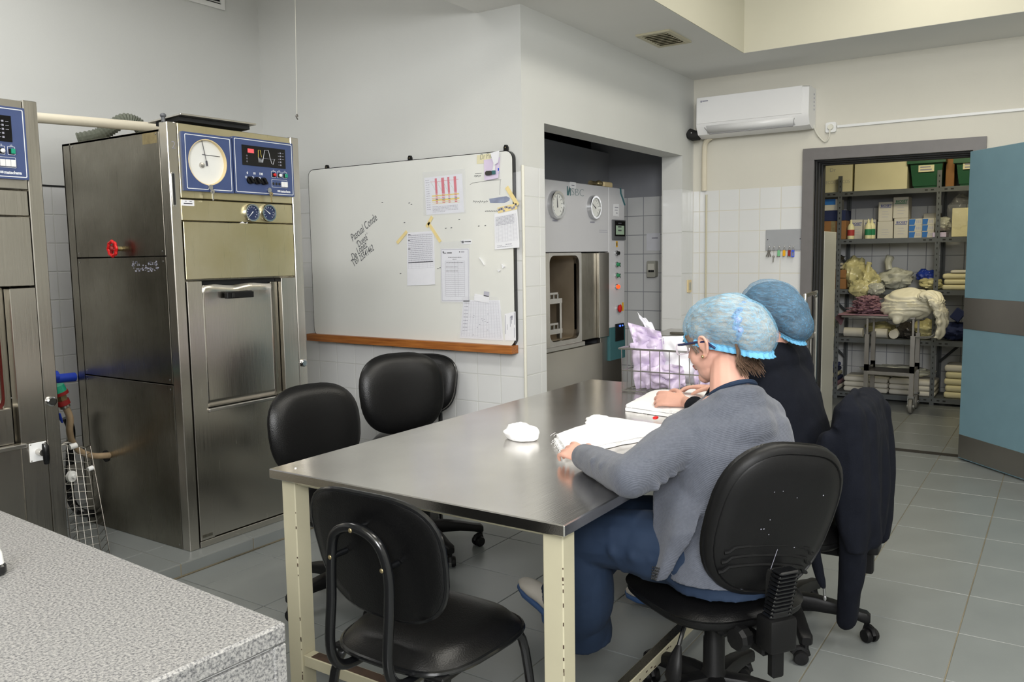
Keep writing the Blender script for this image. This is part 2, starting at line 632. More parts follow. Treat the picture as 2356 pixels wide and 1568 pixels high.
def cap_material(name, blue, holes):                          # spunbonded bouffant cap: blue fibre streaks, partly see-through
    m = bpy.data.materials.new(name)
    m.use_nodes = True
    nt = m.node_tree
    nt.nodes.clear()
    L = nt.links.new
    out = nt.nodes.new('ShaderNodeOutputMaterial')
    tr = nt.nodes.new('ShaderNodeBsdfTransparent')
    df = nt.nodes.new('ShaderNodeBsdfPrincipled')
    df.inputs['Base Color'].default_value = blue
    df.inputs['Roughness'].default_value = 0.7
    mx = nt.nodes.new('ShaderNodeMixShader')
    tc = nt.nodes.new('ShaderNodeTexCoord')
    mp = nt.nodes.new('ShaderNodeMapping')
    mp.inputs['Scale'].default_value = (105, 20, 75)
    L(tc.outputs['Object'], mp.inputs['Vector'])
    n1 = nt.nodes.new('ShaderNodeTexNoise')
    n1.inputs['Scale'].default_value = 1.0
    n1.inputs['Detail'].default_value = 7
    n1.inputs['Roughness'].default_value = 0.72
    n1.inputs['Distortion'].default_value = 1.6
    L(mp.outputs['Vector'], n1.inputs['Vector'])
    mr = nt.nodes.new('ShaderNodeMapRange')
    mr.inputs['From Min'].default_value = 0.38
    mr.inputs['From Max'].default_value = 0.72
    mr.inputs['To Min'].default_value = holes
    mr.inputs['To Max'].default_value = 0.74
    L(n1.outputs['Fac'], mr.inputs['Value'])
    bp = nt.nodes.new('ShaderNodeBump')
    bp.inputs['Strength'].default_value = 0.4
    bp.inputs['Distance'].default_value = 0.006
    L(n1.outputs['Fac'], bp.inputs['Height'])
    L(bp.outputs['Normal'], df.inputs['Normal'])
    L(mr.outputs['Result'], mx.inputs[0])
    L(tr.outputs[0], mx.inputs[1])
    L(df.outputs[0], mx.inputs[2])
    L(mx.outputs[0], out.inputs['Surface'])
    M[name] = m


cap_material('cap_blue', S(132, 190, 226), 0.14)
cap_material('cap_blue_deep', S(100, 150, 186), 0.22)
mat('cap_band', S(112, 184, 226), 0.7, bump=0.3, bscale=80)


def knit_material(name, col, scale):                          # fine rib knit
    m = mat(name, col, 0.92, var=0.10, vscale=120, sheen=0.15)
    nt = m.node_tree
    b = nt.nodes['Principled BSDF']
    L = nt.links.new
    tc = [n for n in nt.nodes if n.type == 'TEX_COORD'][0]
    w = nt.nodes.new('ShaderNodeTexWave')
    w.inputs['Scale'].default_value = scale
    w.inputs['Distortion'].default_value = 1.5
    w.bands_direction = 'DIAGONAL'
    L(tc.outputs['Object'], w.inputs['Vector'])
    n = nt.nodes.new('ShaderNodeTexNoise')
    n.inputs['Scale'].default_value = 330
    L(tc.outputs['Object'], n.inputs['Vector'])
    ad = nt.nodes.new('ShaderNodeMath')
    ad.operation = 'ADD'
    L(w.outputs['Fac'], ad.inputs[0])
    L(n.outputs['Fac'], ad.inputs[1])
    bp = nt.nodes.new('ShaderNodeBump')
    bp.inputs['Strength'].default_value = 0.3
    bp.inputs['Distance'].default_value = 0.003
    L(ad.outputs[0], bp.inputs['Height'])
    L(bp.outputs['Normal'], b.inputs['Normal'])


knit_material('grey_knit', S(87, 91, 102), 90)

# ================================================================== THE ROOM
XR, YN, XW, YB, HC, HH = 6.45, 2.54, 3.93, 4.66, 2.80, 3.50


def in_view(p, m=40):
    x, y = project(p)
    return -m < x < 2356 + m and -m < y < 1568 + m


def pieces(parent, F, us, vs, matname, gap=0.005, w0=-0.004, w1=0.001, skip=None, name='tile', bev=0.0015, m=30):
    """one object for each tile of a wall or floor; alike tiles share their mesh"""
    cache = {}
    for i in range(len(us) - 1):
        for j in range(len(vs) - 1):
            u0, u1, v0, v1 = us[i] + gap / 2, us[i + 1] - gap / 2, vs[j] + gap / 2, vs[j + 1] - gap / 2
            cs = [F(u, v) for u in (u0, u1) for v in (v0, v1)]
            if not any(in_view(c, m) for c in cs):
                continue
            if skip and skip(u0, u1, v0, v1):
                continue
            key = (round(u1 - u0, 4), round(v1 - v0, 4))
            if key not in cache:
                g = G()
                F0 = Frame((0, 0, 0), F.u, F.v)
                a, b = u1 - u0, v1 - v0
                o = [F0(x, y, w0) for x, y in ((0, 0), (a, 0), (a, b), (0, b))]
                mid = [F0(x, y, w1 - bev) for x, y in ((0, 0), (a, 0), (a, b), (0, b))]
                top = [F0(x, y, w1) for x, y in ((bev, bev), (a - bev, bev), (a - bev, b - bev), (bev, b - bev))]
                g.add(o + mid + top, [(0, 1, 5, 4), (1, 2, 6, 5), (2, 3, 7, 6), (3, 0, 4, 7), (4, 5, 9, 8), (5, 6, 10, 9), (6, 7, 11, 10), (7, 4, 8, 11), (8, 9, 10, 11)])
                cache[key] = g.build(name, matname, smooth=0, mesh_only=True)
            share(name, cache[key], parent, F(u0, v0))


def steps(a, b, first, pitch):
    n0 = math.ceil((a - first) / pitch - 1e-6)
    out = [a] if a < first + n0 * pitch - 0.02 else []
    k = n0
    while first + k * pitch < b - 0.02:
        out.append(first + k * pitch)
        k += 1
    return out + [b]


# ---- floor
fl = G().box(-2.4, 9.2, -2.8, 4.9, -0.12, -0.003)
floor = struct('floor', fl, 'floor_grout', 'floor of grey tiles laid square with worn yellowish joints')
FF = Frame((0, 0, 0), (1, 0, 0), (0, 1, 0))
us = steps(-2.4, 9.0, 3.85, 0.41)
vs = steps(-2.8, 3.33, 0.70, 0.41)
pieces(floor, FF, us, vs, 'floor_tile', gap=0.0042, skip=lambda a, b, c, d: not in_view(FF((a + b) / 2, (c + d) / 2), 160) or (a > 6.7 and (c > 2.4 or d < -0.3)) or (c > 2.54 and a > 3.93) or (a < 0.7 and c > 1.0))
rest = G()
for i in range(len(us) - 1):
    for j in range(len(vs) - 1):
        c = FF((us[i] + us[i + 1]) / 2, (vs[j] + vs[j + 1]) / 2)
        if not any(in_view(FF(a, b), 30) for a in us[i:i + 2] for b in vs[j:j + 2]) or not in_view(c, 160):
            rest.box(us[i] + .0025, us[i + 1] - .0025, vs[j] + .0025, vs[j + 1] - .0025, -0.004, 0.0)
r = rest.build('tile_field', 'floor_tile', floor)
r['kind'] = 'stuff'
pl = G().box(-2.4, XW, 3.335, YB, 0, 0.060)
plinth = struct('trim_1', pl, 'floor_grout', 'low tiled step that the sterilizers stand on')
pieces(plinth, Frame((0, 3.335, 0), (1, 0, 0), (0, 0, 1)), steps(-0.4, XW, 2.225, 0.41), [0.004, 0.062], 'floor_tile', gap=0.004)
pieces(plinth, Frame((0, 0, 0.06), (1, 0, 0), (0, 1, 0)), steps(-0.4, XW, 2.225, 0.41), [3.335, 3.62, 4.03, 4.44, YB], 'floor_tile', gap=0.004, w1=0.003)
struct('trim_2', G().box(6.44, 6.52, 0.56, 1.60, -0.002, 0.004), 'threshold', 'dark threshold strip on the floor in the store doorway')

# ---- walls
w = G().box(-2.4, XW + 0.15, YB, YB + 0.15, 0, HH)
wall_back = struct('wall_back', w, 'wall_paint', 'grey white wall behind the sterilizers, white tiles on its lower part')
FB = Frame((0, YB, 0), (1, 0, 0), (0, 0, 1))
pieces(wall_back, FB, steps(1.6, XW, 2.30, 0.156), steps(0.06, 1.862, 1.862, 0.156), 'tile_white', skip=lambda a, b, c, d: 2.75 < a < 3.0 or (b < 1.75))
struct('trim_6', G().box(1.6, 2.75, YB - 0.003, YB + 0.002, 1.858, 1.868), 'slot_dark', 'dark open joint along the top of the tiles behind the sterilizers')
w = G().box(XW, XW + 0.15, YN, YB, 0, HH)
wall_board = struct('wall_board', w, 'wall_paint', 'pale wall that carries the whiteboard, tiled below')
FW = Frame((XW, YN, 0), (0, -1, 0), (0, 0, 1))              # u runs to the right, from the corner: u = YN - y
pieces(wall_board, FW, steps(-(YB - YN), 0.0, YN - 2.709, 0.165), steps(0.09, 1.91, 1.91, 0.165), 'tile_white', skip=lambda a, b, c, d: a > -1.66 and b < -0.04 and c > 0.96)
w = G().box(XW + 0.15, 4.165, YN, YN + 0.17, 0, HC)
w.box(6.22, XR, YN, YN + 0.17, 0, HC).box(4.165, 6.22, YN, YN + 0.17, 2.195, HC)
wall_niche = struct('wall_niche', w, 'wall_paint', 'pale wall with the opening to the large sterilizer')
FN = Frame((0, YN, 0), (1, 0, 0), (0, 0, 1))
pieces(wall_niche, FN, [XW + 0.004, 4.102, 4.165], steps(0.1, 1.94, 1.94, 0.168), 'tile_white')
pieces(wall_niche, FN, [6.22, 6.385, XR], steps(0.1, 1.94, 1.94, 0.33), 'tile_white')
pieces(wall_niche, Frame((6.22, YN, 0), (0, 1, 0), (0, 0, -1)), [0.0, 0.165], [-q for q in steps(0.1, 1.94, 1.94, 0.34)][::-1], 'tile_white')
w = G().box(XR, XR + 0.2, -2.8, 0.565, 0, HC).box(XR, XR + 0.2, 1.596, YN + 0.2, 0, HC).box(XR, XR + 0.2, 0.565, 1.596, 2.115, HC)
wall_right = struct('wall_right', w, 'warm_paint', 'cream white wall with the store doorway and the air conditioner')
FR = Frame((XR, 0, 0), (0, -1, 0), (0, 0, 1))               # u = -y
pieces(wall_right, FR, steps(-YN, -1.68, -2.324, 0.161), steps(0.1, 1.932, 1.932, 0.1635), 'tile_white')
# corner bead on the whiteboard corner
struct('trim_3', G().cyl((XW - 0.004, YN - 0.004, 0.0), (XW - 0.004, YN - 0.004, 1.94), 0.009, n=10), 'offwhite_plastic', 'white corner bead on the edge of the tiled wall')
# closing walls out of the picture
struct('wall_rear', G().box(-2.55, -2.4, -2.8, YB, 0, HH), 'wall_paint')
struct('wall_side', G().box(-2.4, XR, -2.95, -2.8, 0, HH), 'wall_paint')

# ---- ceilings: low soffit with a raised light well, high bay over the sterilizers
c = G().box(-2.4, XR + 0.2, 1.93, 2.54, HC, HC + 0.7).box(-2.4, XW, 2.54, 2.83, HC, HC + 0.7).box(5.80, XR + 0.2, -2.8, 1.93, HC, HC + 0.7).box(XW, XR + 0.4, 2.54, 2.75, HC, HC + 0.7)
ceiling = struct('ceiling', c, 'ceiling_paint', 'low pale soffit around the raised part of the ceiling')
c = G().box(-2.4, 5.81, 1.925, 1.931, HC + 0.001, HH).box(5.797, 5.801, -2.8, 1.93, HC + 0.001, HH).box(-2.4, 6.0, -2.8, 2.0, HH, HH + 0.1)
struct('trim_4', c, 'well_paint', 'creamy sides and top of the raised ceiling')
struct('trim_5', G().box(-2.4, XW + 0.2, 2.8, YB + 0.2, HH, HH + 0.1), 'ceiling_paint', 'high ceiling over the sterilizers')

# ---- niche behind the opening
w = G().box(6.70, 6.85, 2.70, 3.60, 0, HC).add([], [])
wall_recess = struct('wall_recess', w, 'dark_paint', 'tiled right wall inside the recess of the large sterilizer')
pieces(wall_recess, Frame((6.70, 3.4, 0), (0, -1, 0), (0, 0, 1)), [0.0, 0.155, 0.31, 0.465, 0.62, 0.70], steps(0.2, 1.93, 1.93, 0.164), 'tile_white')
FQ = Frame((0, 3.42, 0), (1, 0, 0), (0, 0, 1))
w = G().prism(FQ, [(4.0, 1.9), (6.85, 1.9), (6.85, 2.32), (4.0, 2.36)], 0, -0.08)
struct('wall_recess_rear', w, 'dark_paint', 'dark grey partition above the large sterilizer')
struct('wall_recess_shade', G().box(4.0, 9.2, 4.2, 4.3, 0, HC).box(4.0, 9.2, 3.0, 4.3, HC, HC + .05).box(9.1, 9.2, 3.0, 4.3, 0, HC), 'shade_black')  # black surfaces put in for the lintel's shadow above the partition
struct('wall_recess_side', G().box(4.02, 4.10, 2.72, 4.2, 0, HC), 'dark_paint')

# ---- store room
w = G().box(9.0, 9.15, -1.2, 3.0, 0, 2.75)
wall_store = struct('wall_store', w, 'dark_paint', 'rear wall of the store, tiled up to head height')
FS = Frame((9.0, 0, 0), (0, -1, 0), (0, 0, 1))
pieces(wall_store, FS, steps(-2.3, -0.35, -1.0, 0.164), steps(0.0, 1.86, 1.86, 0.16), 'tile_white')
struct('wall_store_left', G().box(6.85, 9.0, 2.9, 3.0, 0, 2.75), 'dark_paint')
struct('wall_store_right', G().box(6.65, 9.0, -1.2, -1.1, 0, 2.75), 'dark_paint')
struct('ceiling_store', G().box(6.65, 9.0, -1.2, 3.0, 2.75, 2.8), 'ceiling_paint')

# ---- door frame and blue door leaf
FD = Frame((XR, 0, 0), (0, -1, 0), (0, 0, 1))
g = G()
o_ = [(-1.677, 0), (-1.677, 2.193), (-0.493, 2.18), (-0.493, 0)]
i_ = [(-1.596, 0), (-1.596, 2.108), (-0.57, 2.096), (-0.57, 0)]
for k in range(3):
    g.prism(FD, [o_[k], i_[k], i_[k + 1], o_[k + 1]], -0.02, 0.035)
door_frame = struct('door_1', g, 'frame_grey', 'grey steel frame around the store doorway', smooth=0)
g = G()
for d, w0, w1 in ((0.0, -0.20, -0.02), (0.009, -0.20, -0.07), (0.018, -0.20, -0.12)):
    j = [(-1.597 + d, 0), (-1.597 + d, 2.109 - d), (-0.569 - d, 2.097 - d), (-0.569 - d, 0)]
    i2 = [(u + (0.011 if n < 2 else -0.011), v - (0.011 if 0 < n < 3 else 0)) for n, (u, v) in enumerate(j)]
    for k in range(3):
        g.prism(FD, [j[k], i2[k], i2[k + 1], j[k + 1]], w0, w1)
g.build('gasket', 'gasket', door_frame, smooth=0)

hx, hy = 6.385, 0.583
dd = Vector((-0.729, -0.685, 0)).normalized()
FL = Frame((hx, hy, 0), dd, (0, 0, 1))
door = struct('door_2', G().fbox(FL, 0.0, 1.04, 0.012, 2.085, -0.042, 0.0, 0.002), 'door_blue', 'open blue door leaf with steel kick plate and push band')
G().fbox(FL, 0.004, 1.03, 0.02, 0.178, 0.0005, 0.004, 0.001).build('kick_plate', 'steel_plate', door)
G().fbox(FL, 0.004, 1.03, 0.905, 1.115, 0.0005, 0.004, 0.001).build('push_band', 'steel_plate', door)
g = G()
for z in (0.25, 1.05, 1.85):
    g.cyl(FL(-0.008, z - 0.05, -0.02), FL(-0.008, z + 0.05, -0.02), 0.009, n=10)
g.build('hinge', 'steel_plain', door)

# ================================================================== WALL FITTINGS
FR = Frame((XR, 0, 0), (0, -1, 0), (0, 0, 1))
# split air conditioner (u from -2.44 to -1.60)
ac = thing('air_conditioner', 'white wall mounted split air conditioner above the tiled wall', 'air conditioner', (XR, 2.03, 2.34))
prof = [(0.0, 2.335), (0.09, 2.322), (0.165, 2.345), (0.20, 2.40), (0.205, 2.43), (0.20, 2.612), (0.18, 2.622), (0.0, 2.622)]
secs = [[FR(u, z, w_) for w_, z in prof] for u in (-2.44, -2.43, -1.645, -1.60)]
for s_, k in ((0, 0.985), (3, 0.97)):
    cpt = FR(-2.44 if s_ == 0 else -1.60, 2.47, 0.1)
    secs[s_] = [cpt + (p - cpt) * k for p in secs[s_]]
fix_normals(G().sections(secs)).build('housing', 'ac_white', ac, smooth=28)
G().fbox(FR, -2.435, -1.645, 2.425, 2.620, 0.2015, 0.2085, 0.002).build('front_panel', 'ac_white', ac)
q0, q1 = Vector((0.170, 2.352)), Vector((0.200, 2.405))
g = G()
g.quad(FR(-2.36, q0.y, q0.x + .002), FR(-1.70, q0.y, q0.x + .002), FR(-1.70, q1.y, q1.x + .003), FR(-2.36, q1.y, q1.x + .003))
g.build('louvre_flap', 'ac_white', ac, solid=0.004)
g = G().tube([FR(-2.375, 2.395, 0.200), FR(-2.345, 2.346, 0.1705), FR(-1.715, 2.346, 0.1705), FR(-1.70, 2.398, 0.201)], 0.0022, 5)
g.build('flap_gap_shade', 'ac_shadow', ac)  # grey line paints the shade in the gap around the flap
G().fbox(FR, -2.405, -2.393, 2.583, 2.597, 0.2086, 0.2092).fbox(FR, -2.390, -2.345, 2.587, 2.596, 0.2086, 0.2092).build('maker_mark', 'ink_soft', ac)
g = G()
for k in range(5):
    g.fbox(FR, -1.602, -1.598, 2.46 + k * 0.027, 2.472 + k * 0.027, 0.05, 0.062)
g.build('side_slot', 'ink_soft', ac)
br = thing('pipe_stub', 'black insulated pipe stub sticking out left of the air conditioner', 'pipe', (XR, 2.49, 2.33))
G().tube([FR(-2.535, 2.375, 0.12), FR(-2.49, 2.352, 0.12), FR(-2.445, 2.35, 0.12)], [0.04, 0.042, 0.036], 14).build('sleeve', 'black_rubber', br)
G().ell(FR(-2.495, 2.37, 0.162), 0.006).build('screw', 'chrome', br)
dr = G().tube(smoothpath([FR(-2.37, 2.335, 0.07), FR(-2.425, 2.30, 0.04), FR(-2.44, 2.20, 0.024), FR(-2.44, 1.93, 0.024)], 5), 0.021, 10)
o = dr.build('drain_duct', 'beige_pipe')
tag(o, 'cream plastic duct running down the corner below the air conditioner', 'duct')
o = G().tube([FR(-2.425, 1.90, 0.012), FR(-2.424, 0.9, 0.012), FR(-2.424, 0.4, 0.012)], 0.008, 8).build('drain_tube', 'cream_paint')
tag(o, 'thin cream drain tube going down the tiles under the duct', 'tube')
so = thing('wall_socket', 'white wall socket with the air conditioner plug in it', 'socket', (XR, 1.486, 2.33))
G().prism(FR, rrect(-1.523, -1.449, 2.297, 2.368, 0.012), 0.0005, 0.028).build('plate', 'white_plastic', so)
G().cyl(FR(-1.487, 2.333, 0.028), FR(-1.487, 2.333, 0.045), 0.022, 0.018).build('plug', 'offwhite_plastic', so)
o = G().tube(smoothpath([FR(-1.603, 2.36, 0.05), FR(-1.588, 2.31, 0.03), FR(-1.56, 2.265, 0.02), FR(-1.525, 2.235, 0.018), FR(-1.497, 2.26, 0.03), FR(-1.487, 2.32, 0.042)], 5), 0.0055, 8).build('power_cord', 'offwhite_plastic')
tag(o, 'short white cord looping from the air conditioner to the socket', 'cord')
o = G().fbox(FR, -1.445, 0.6, 2.326, 2.345, 0.0005, 0.014, 0.002).build('cable_trunking', 'white_plastic')
tag(o, 'thin white cable trunking running right from the wall socket', 'trunking')
# key board
kb = thing('key_board', 'grey board with a row of key hooks beside the doorway', 'key board', (XR, 1.80, 1.45))
G().fbox(FR, -1.948, -1.672, 1.452, 1.608, 0.0015, 0.012, 0.001).build('board', 'key_board', kb)
for u in (-1.933, -1.69):
    G().ell(FR(u, 1.535, 0.013), 0.004).build('screw', 'ink', kb)
hu = [-1.915, -1.88, -1.84, -1.80, -1.762, -1.735]
for u in hu:
    G().tube([FR(u, 1.487, 0.012), FR(u, 1.482, 0.026), FR(u, 1.474, 0.028), FR(u, 1.478, 0.036)], 0.0022, 6).build('hook', 'steel_plain', kb)
kk = [('bunch of dark keys on the leftmost hook of the grey board', 'steel_plate', 3, -0.012, None), ('single small key hanging low on the second hook', 'steel_plain', 1, -0.045, None),
      ('keys on a pale green tag on the third hook', 'steel_plate', 2, -0.03, 'key_green'), ('key with a yellow fob on the grey key board', 'steel_plate', 1, -0.03, 'plastic_yellow'),
      ('key with a dark red fob on the grey key board', 'steel_plate', 2, -0.02, 'dark_red'), ('key with a blue framed tag on the last hook', 'steel_plain', 1, -0.02, 'key_blue')]
for u, (lab, mt, n, dz, fob) in zip(hu, kk):
    t = thing('key_bunch', lab, 'key', FR(u, 1.44, 0.03), 0, 'keys on the grey key board')
    z = 1.470
    G().tube([FR(u + 0.009 * cos(a * pi / 5), z - 0.009 + 0.009 * sin(a * pi / 5), 0.031) for a in range(10)], 0.0011, 5, True).build('key_ring', 'steel_plain', t)
    if dz < -0.04:
        G().tube([FR(u, z - 0.018, 0.031), FR(u, z - 0.055, 0.031)], 0.0011, 5).build('cord', 'steel_plain', t)
        z -= 0.04
    for k in range(n):
        a = (k - (n - 1) / 2) * 0.35 - 0.1
        Fk = Frame(FR(u, z - 0.016, 0.030 + 0.0025 * k), (FR.u * cos(a) + FR.v * sin(a)), (FR.v * cos(a) - FR.u * sin(a)))
        g = G().ring(Fk, circ(0, -0.010, 0.010, 12), circ(0, -0.006, 0.003, 12), 0, 0.002).fbox(Fk, -0.0035, 0.0035, -0.052, -0.019, 0, 0.002)
        g.fbox(Fk, 0.0035, 0.0065, -0.050, -0.044, 0, 0.002).fbox(Fk, 0.0035, 0.006, -0.040, -0.034, 0, 0.002)
        g.build('key', mt, t)
    if fob:
        if fob == 'key_blue':
            G().ring(FR, rrect(u - 0.011, u + 0.011, z - 0.070, z - 0.018, 0.004), rrect(u - 0.006, u + 0.006, z - 0.062, z - 0.030, 0.002), 0.036, 0.041).build('tag', fob, t)
        else:
            G().prism(FR, rrect(u - 0.010, u + 0.010, z - 0.062, z - 0.018, 0.005), 0.036, 0.041).build('tag', fob, t)

p = P(1584, 658, Y=YN)
ws = thing('light_switch', 'small beige wall switch on the tiled pillar beside the recess', 'switch', (p.x, YN, p.z))
G().prism(FN, rrect(p.x - 0.035, p.x + 0.035, p.z - 0.05, p.z + 0.05, 0.006), 0.002, 0.012).build('plate', 'cream_plastic', ws, smooth=0)
G().fbox(FN, p.x - 0.018, p.x + 0.018, p.z - 0.03, p.z + 0.03, 0.012, 0.017, 0.002).build('rocker', 'grey_plastic', ws)
# ceiling air grille, high wall grille, hanging wire
vg = thing('ceiling_grille', 'small square air grille in the low soffit', 'vent', (5.08, 2.2, HC))
FC = Frame((0, 0, HC), (1, 0, 0), (0, -1, 0))               # faces down
G().ring(FC, [(4.90, -2.315), (5.26, -2.315), (5.26, -2.09), (4.90, -2.09)], [(4.93, -2.285), (5.23, -2.285), (5.23, -2.12), (4.93, -2.12)], 0.0, 0.012).build('frame', 'cream_paint', vg, smooth=0)
G().fbox(FC, 4.93, 5.23, -2.285, -2.12, -0.001, 0.001).build('backing', 'slot_dark', vg)
for k in range(8):
    x = 4.945 + k * 0.038
    G().box(-0.014, 0.014, -0.082, 0.082, -0.0012, 0.0012, 0, Matrix.Translation((x, 2.2025, HC - 0.009)) @ Matrix.Rotation(radians(-32), 4, 'Y')).build('slat', 'cream_paint', vg)
vg = thing('wall_grille', 'grey air grille high on the wall above the sterilizers', 'vent', (3.35, YB, 3.05))
p0 = P(515, 25, Y=YB)
u1, v0 = p0.x, p0.z
FB = Frame((0, YB, 0), (1, 0, 0), (0, 0, 1))
G().ring(FB, [(u1 - 0.46, v0), (u1, v0), (u1, v0 + 0.30), (u1 - 0.46, v0 + 0.30)], [(u1 - 0.43, v0 + 0.03), (u1 - 0.03, v0 + 0.03), (u1 - 0.03, v0 + 0.27), (u1 - 0.43, v0 + 0.27)], 0, 0.015).build('frame', 'ceiling_paint', vg, smooth=0)
G().fbox(FB, u1 - 0.43, u1 - 0.03, v0 + 0.03, v0 + 0.27, 0, 0.002).build('backing', 'slot_dark', vg)
for k in range(10):
    z = v0 + 0.042 + k * 0.024
    G().box(u1 - 0.43, u1 - 0.03, -0.010, 0.010, -0.001, 0.001, 0, Matrix.Translation((0, YB - 0.010, z)) @ Matrix.Rotation(radians(35), 4, 'X')).build('slat', 'ceiling_paint', vg)
hw = thing('hanging_wire', 'thin wire hanging from the high ceiling with a small hook', 'wire', (3.45, 3.8, HH))
pb = P(683, 262, Y=3.8)
pt = P(679, 0, Y=3.8)
pt = pb + (pt - pb) * ((HH - pb.z) / (pt.z - pb.z))
G().tube([pt, pb], 0.0018, 6).build('wire', 'offwhite_plastic', hw)
hk = G().tube([pb, pb + Vector((0.008, 0, -0.012)), pb + Vector((-0.004, 0, -0.022)), pb + Vector((0.006, 0, -0.03))], 0.004, 6)
hk.ell(pb + Vector((-0.004, 0, -0.012)), (0.008, 0.006, 0.006)).build('hook', 'steel_plate', hw)

# ================================================================== STEAM STERILIZERS ON THE STEP
YF = 3.43
FA = Frame((0, YF, 0), (1, 0, 0), (0, 0, 1))


def hole_panel(F, u0, u1, v0, v1, cu, cv, r, w0, w1, n=40, ru=None):
    """rectangular panel with a round hole"""
    ru = ru or r
    outer, inner = [], []
    for k in range(n):
        a = 2 * pi * (k + 0.5) / n
        dx, dy = cos(a), sin(a)
        t = min(((u1 - cu) / dx if dx > 0 else (u0 - cu) / dx) if abs(dx) > 1e-6 else 9, ((v1 - cv) / dy if dy > 0 else (v0 - cv) / dy) if abs(dy) > 1e-6 else 9)
        outer.append((cu + dx * t, cv + dy * t))
        inner.append((cu + dx * ru, cv + dy * r))
    for cx, cy in ((u0, v0), (u0, v1), (u1, v0), (u1, v1)):
        k = min(range(n), key=lambda q: (outer[q][0] - cx) ** 2 + (outer[q][1] - cy) ** 2)
        outer[k] = (cx, cy)
    return G().ring(F, outer, inner, w0, w1)


def gauge(F, u, v, r, parent, face, ring_mat, needle, ang, w=0.0, depth=0.018, ticks=True):
    g = G().lathe(F(u, v, w), F.n, [(r * 1.04, 0), (r * 1.04, depth * 0.5), (r, depth), (r * 0.84, depth), (r * 0.82, depth * 0.6), (0.0001, depth * 0.6)], 28)
    a = g.build('gauge', ring_mat, parent)
    F2 = Frame(F(u, v, w + depth * 0.62), F.u, F.v)
    G().prism(F2, circ(0, 0, r * 0.82, 24), 0, 0.001).build('dial', face, a)
    g = G()
    for k in range(11):
        t = radians(225 - 27 * k)
        q = Frame(F2(cos(t) * r * 0.66, sin(t) * r * 0.66, 0.001), F2.u * cos(t) + F2.v * sin(t), F2.v * cos(t) - F2.u * sin(t))
        g.fbox(q, -r * 0.09, r * 0.08, -r * 0.018, r * 0.018, 0, 0.0004)
    g.build('scale', 'white_print' if face == 'dial_blue' else 'ink', a)
    t = radians(ang)
    q = Frame(F2(0, 0, 0.002), F2.u * cos(t) + F2.v * sin(t), F2.v * cos(t) - F2.u * sin(t))
    G().prism(q, [(-r * 0.2, -r * 0.06), (r * 0.62, -r * 0.015), (r * 0.62, r * 0.015), (-r * 0.2, r * 0.06)], 0, 0.001).build('needle', needle, a)
    return a


def key_in_lock(F, u, v, w, parent, mt='chrome'):
    a = G().cyl(F(u, v, w), F(u, v, w + 0.012), 0.012).build('lock', 'chrome', parent)
    Fk = Frame(F(u + 0.004, v - 0.004, w + 0.013), F.u, F.v)
    g = G().ring(Fk, circ(0.002, -0.016, 0.011, 12), circ(0.002, -0.018, 0.003, 12), 0, 0.0025)
    g.fbox(Fk, -0.0015, 0.0055, -0.058, -0.026, 0, 0.002).fbox(Fk, 0.0055, 0.008, -0.055, -0.048, 0, 0.002)
    g.build('key', mt, a)


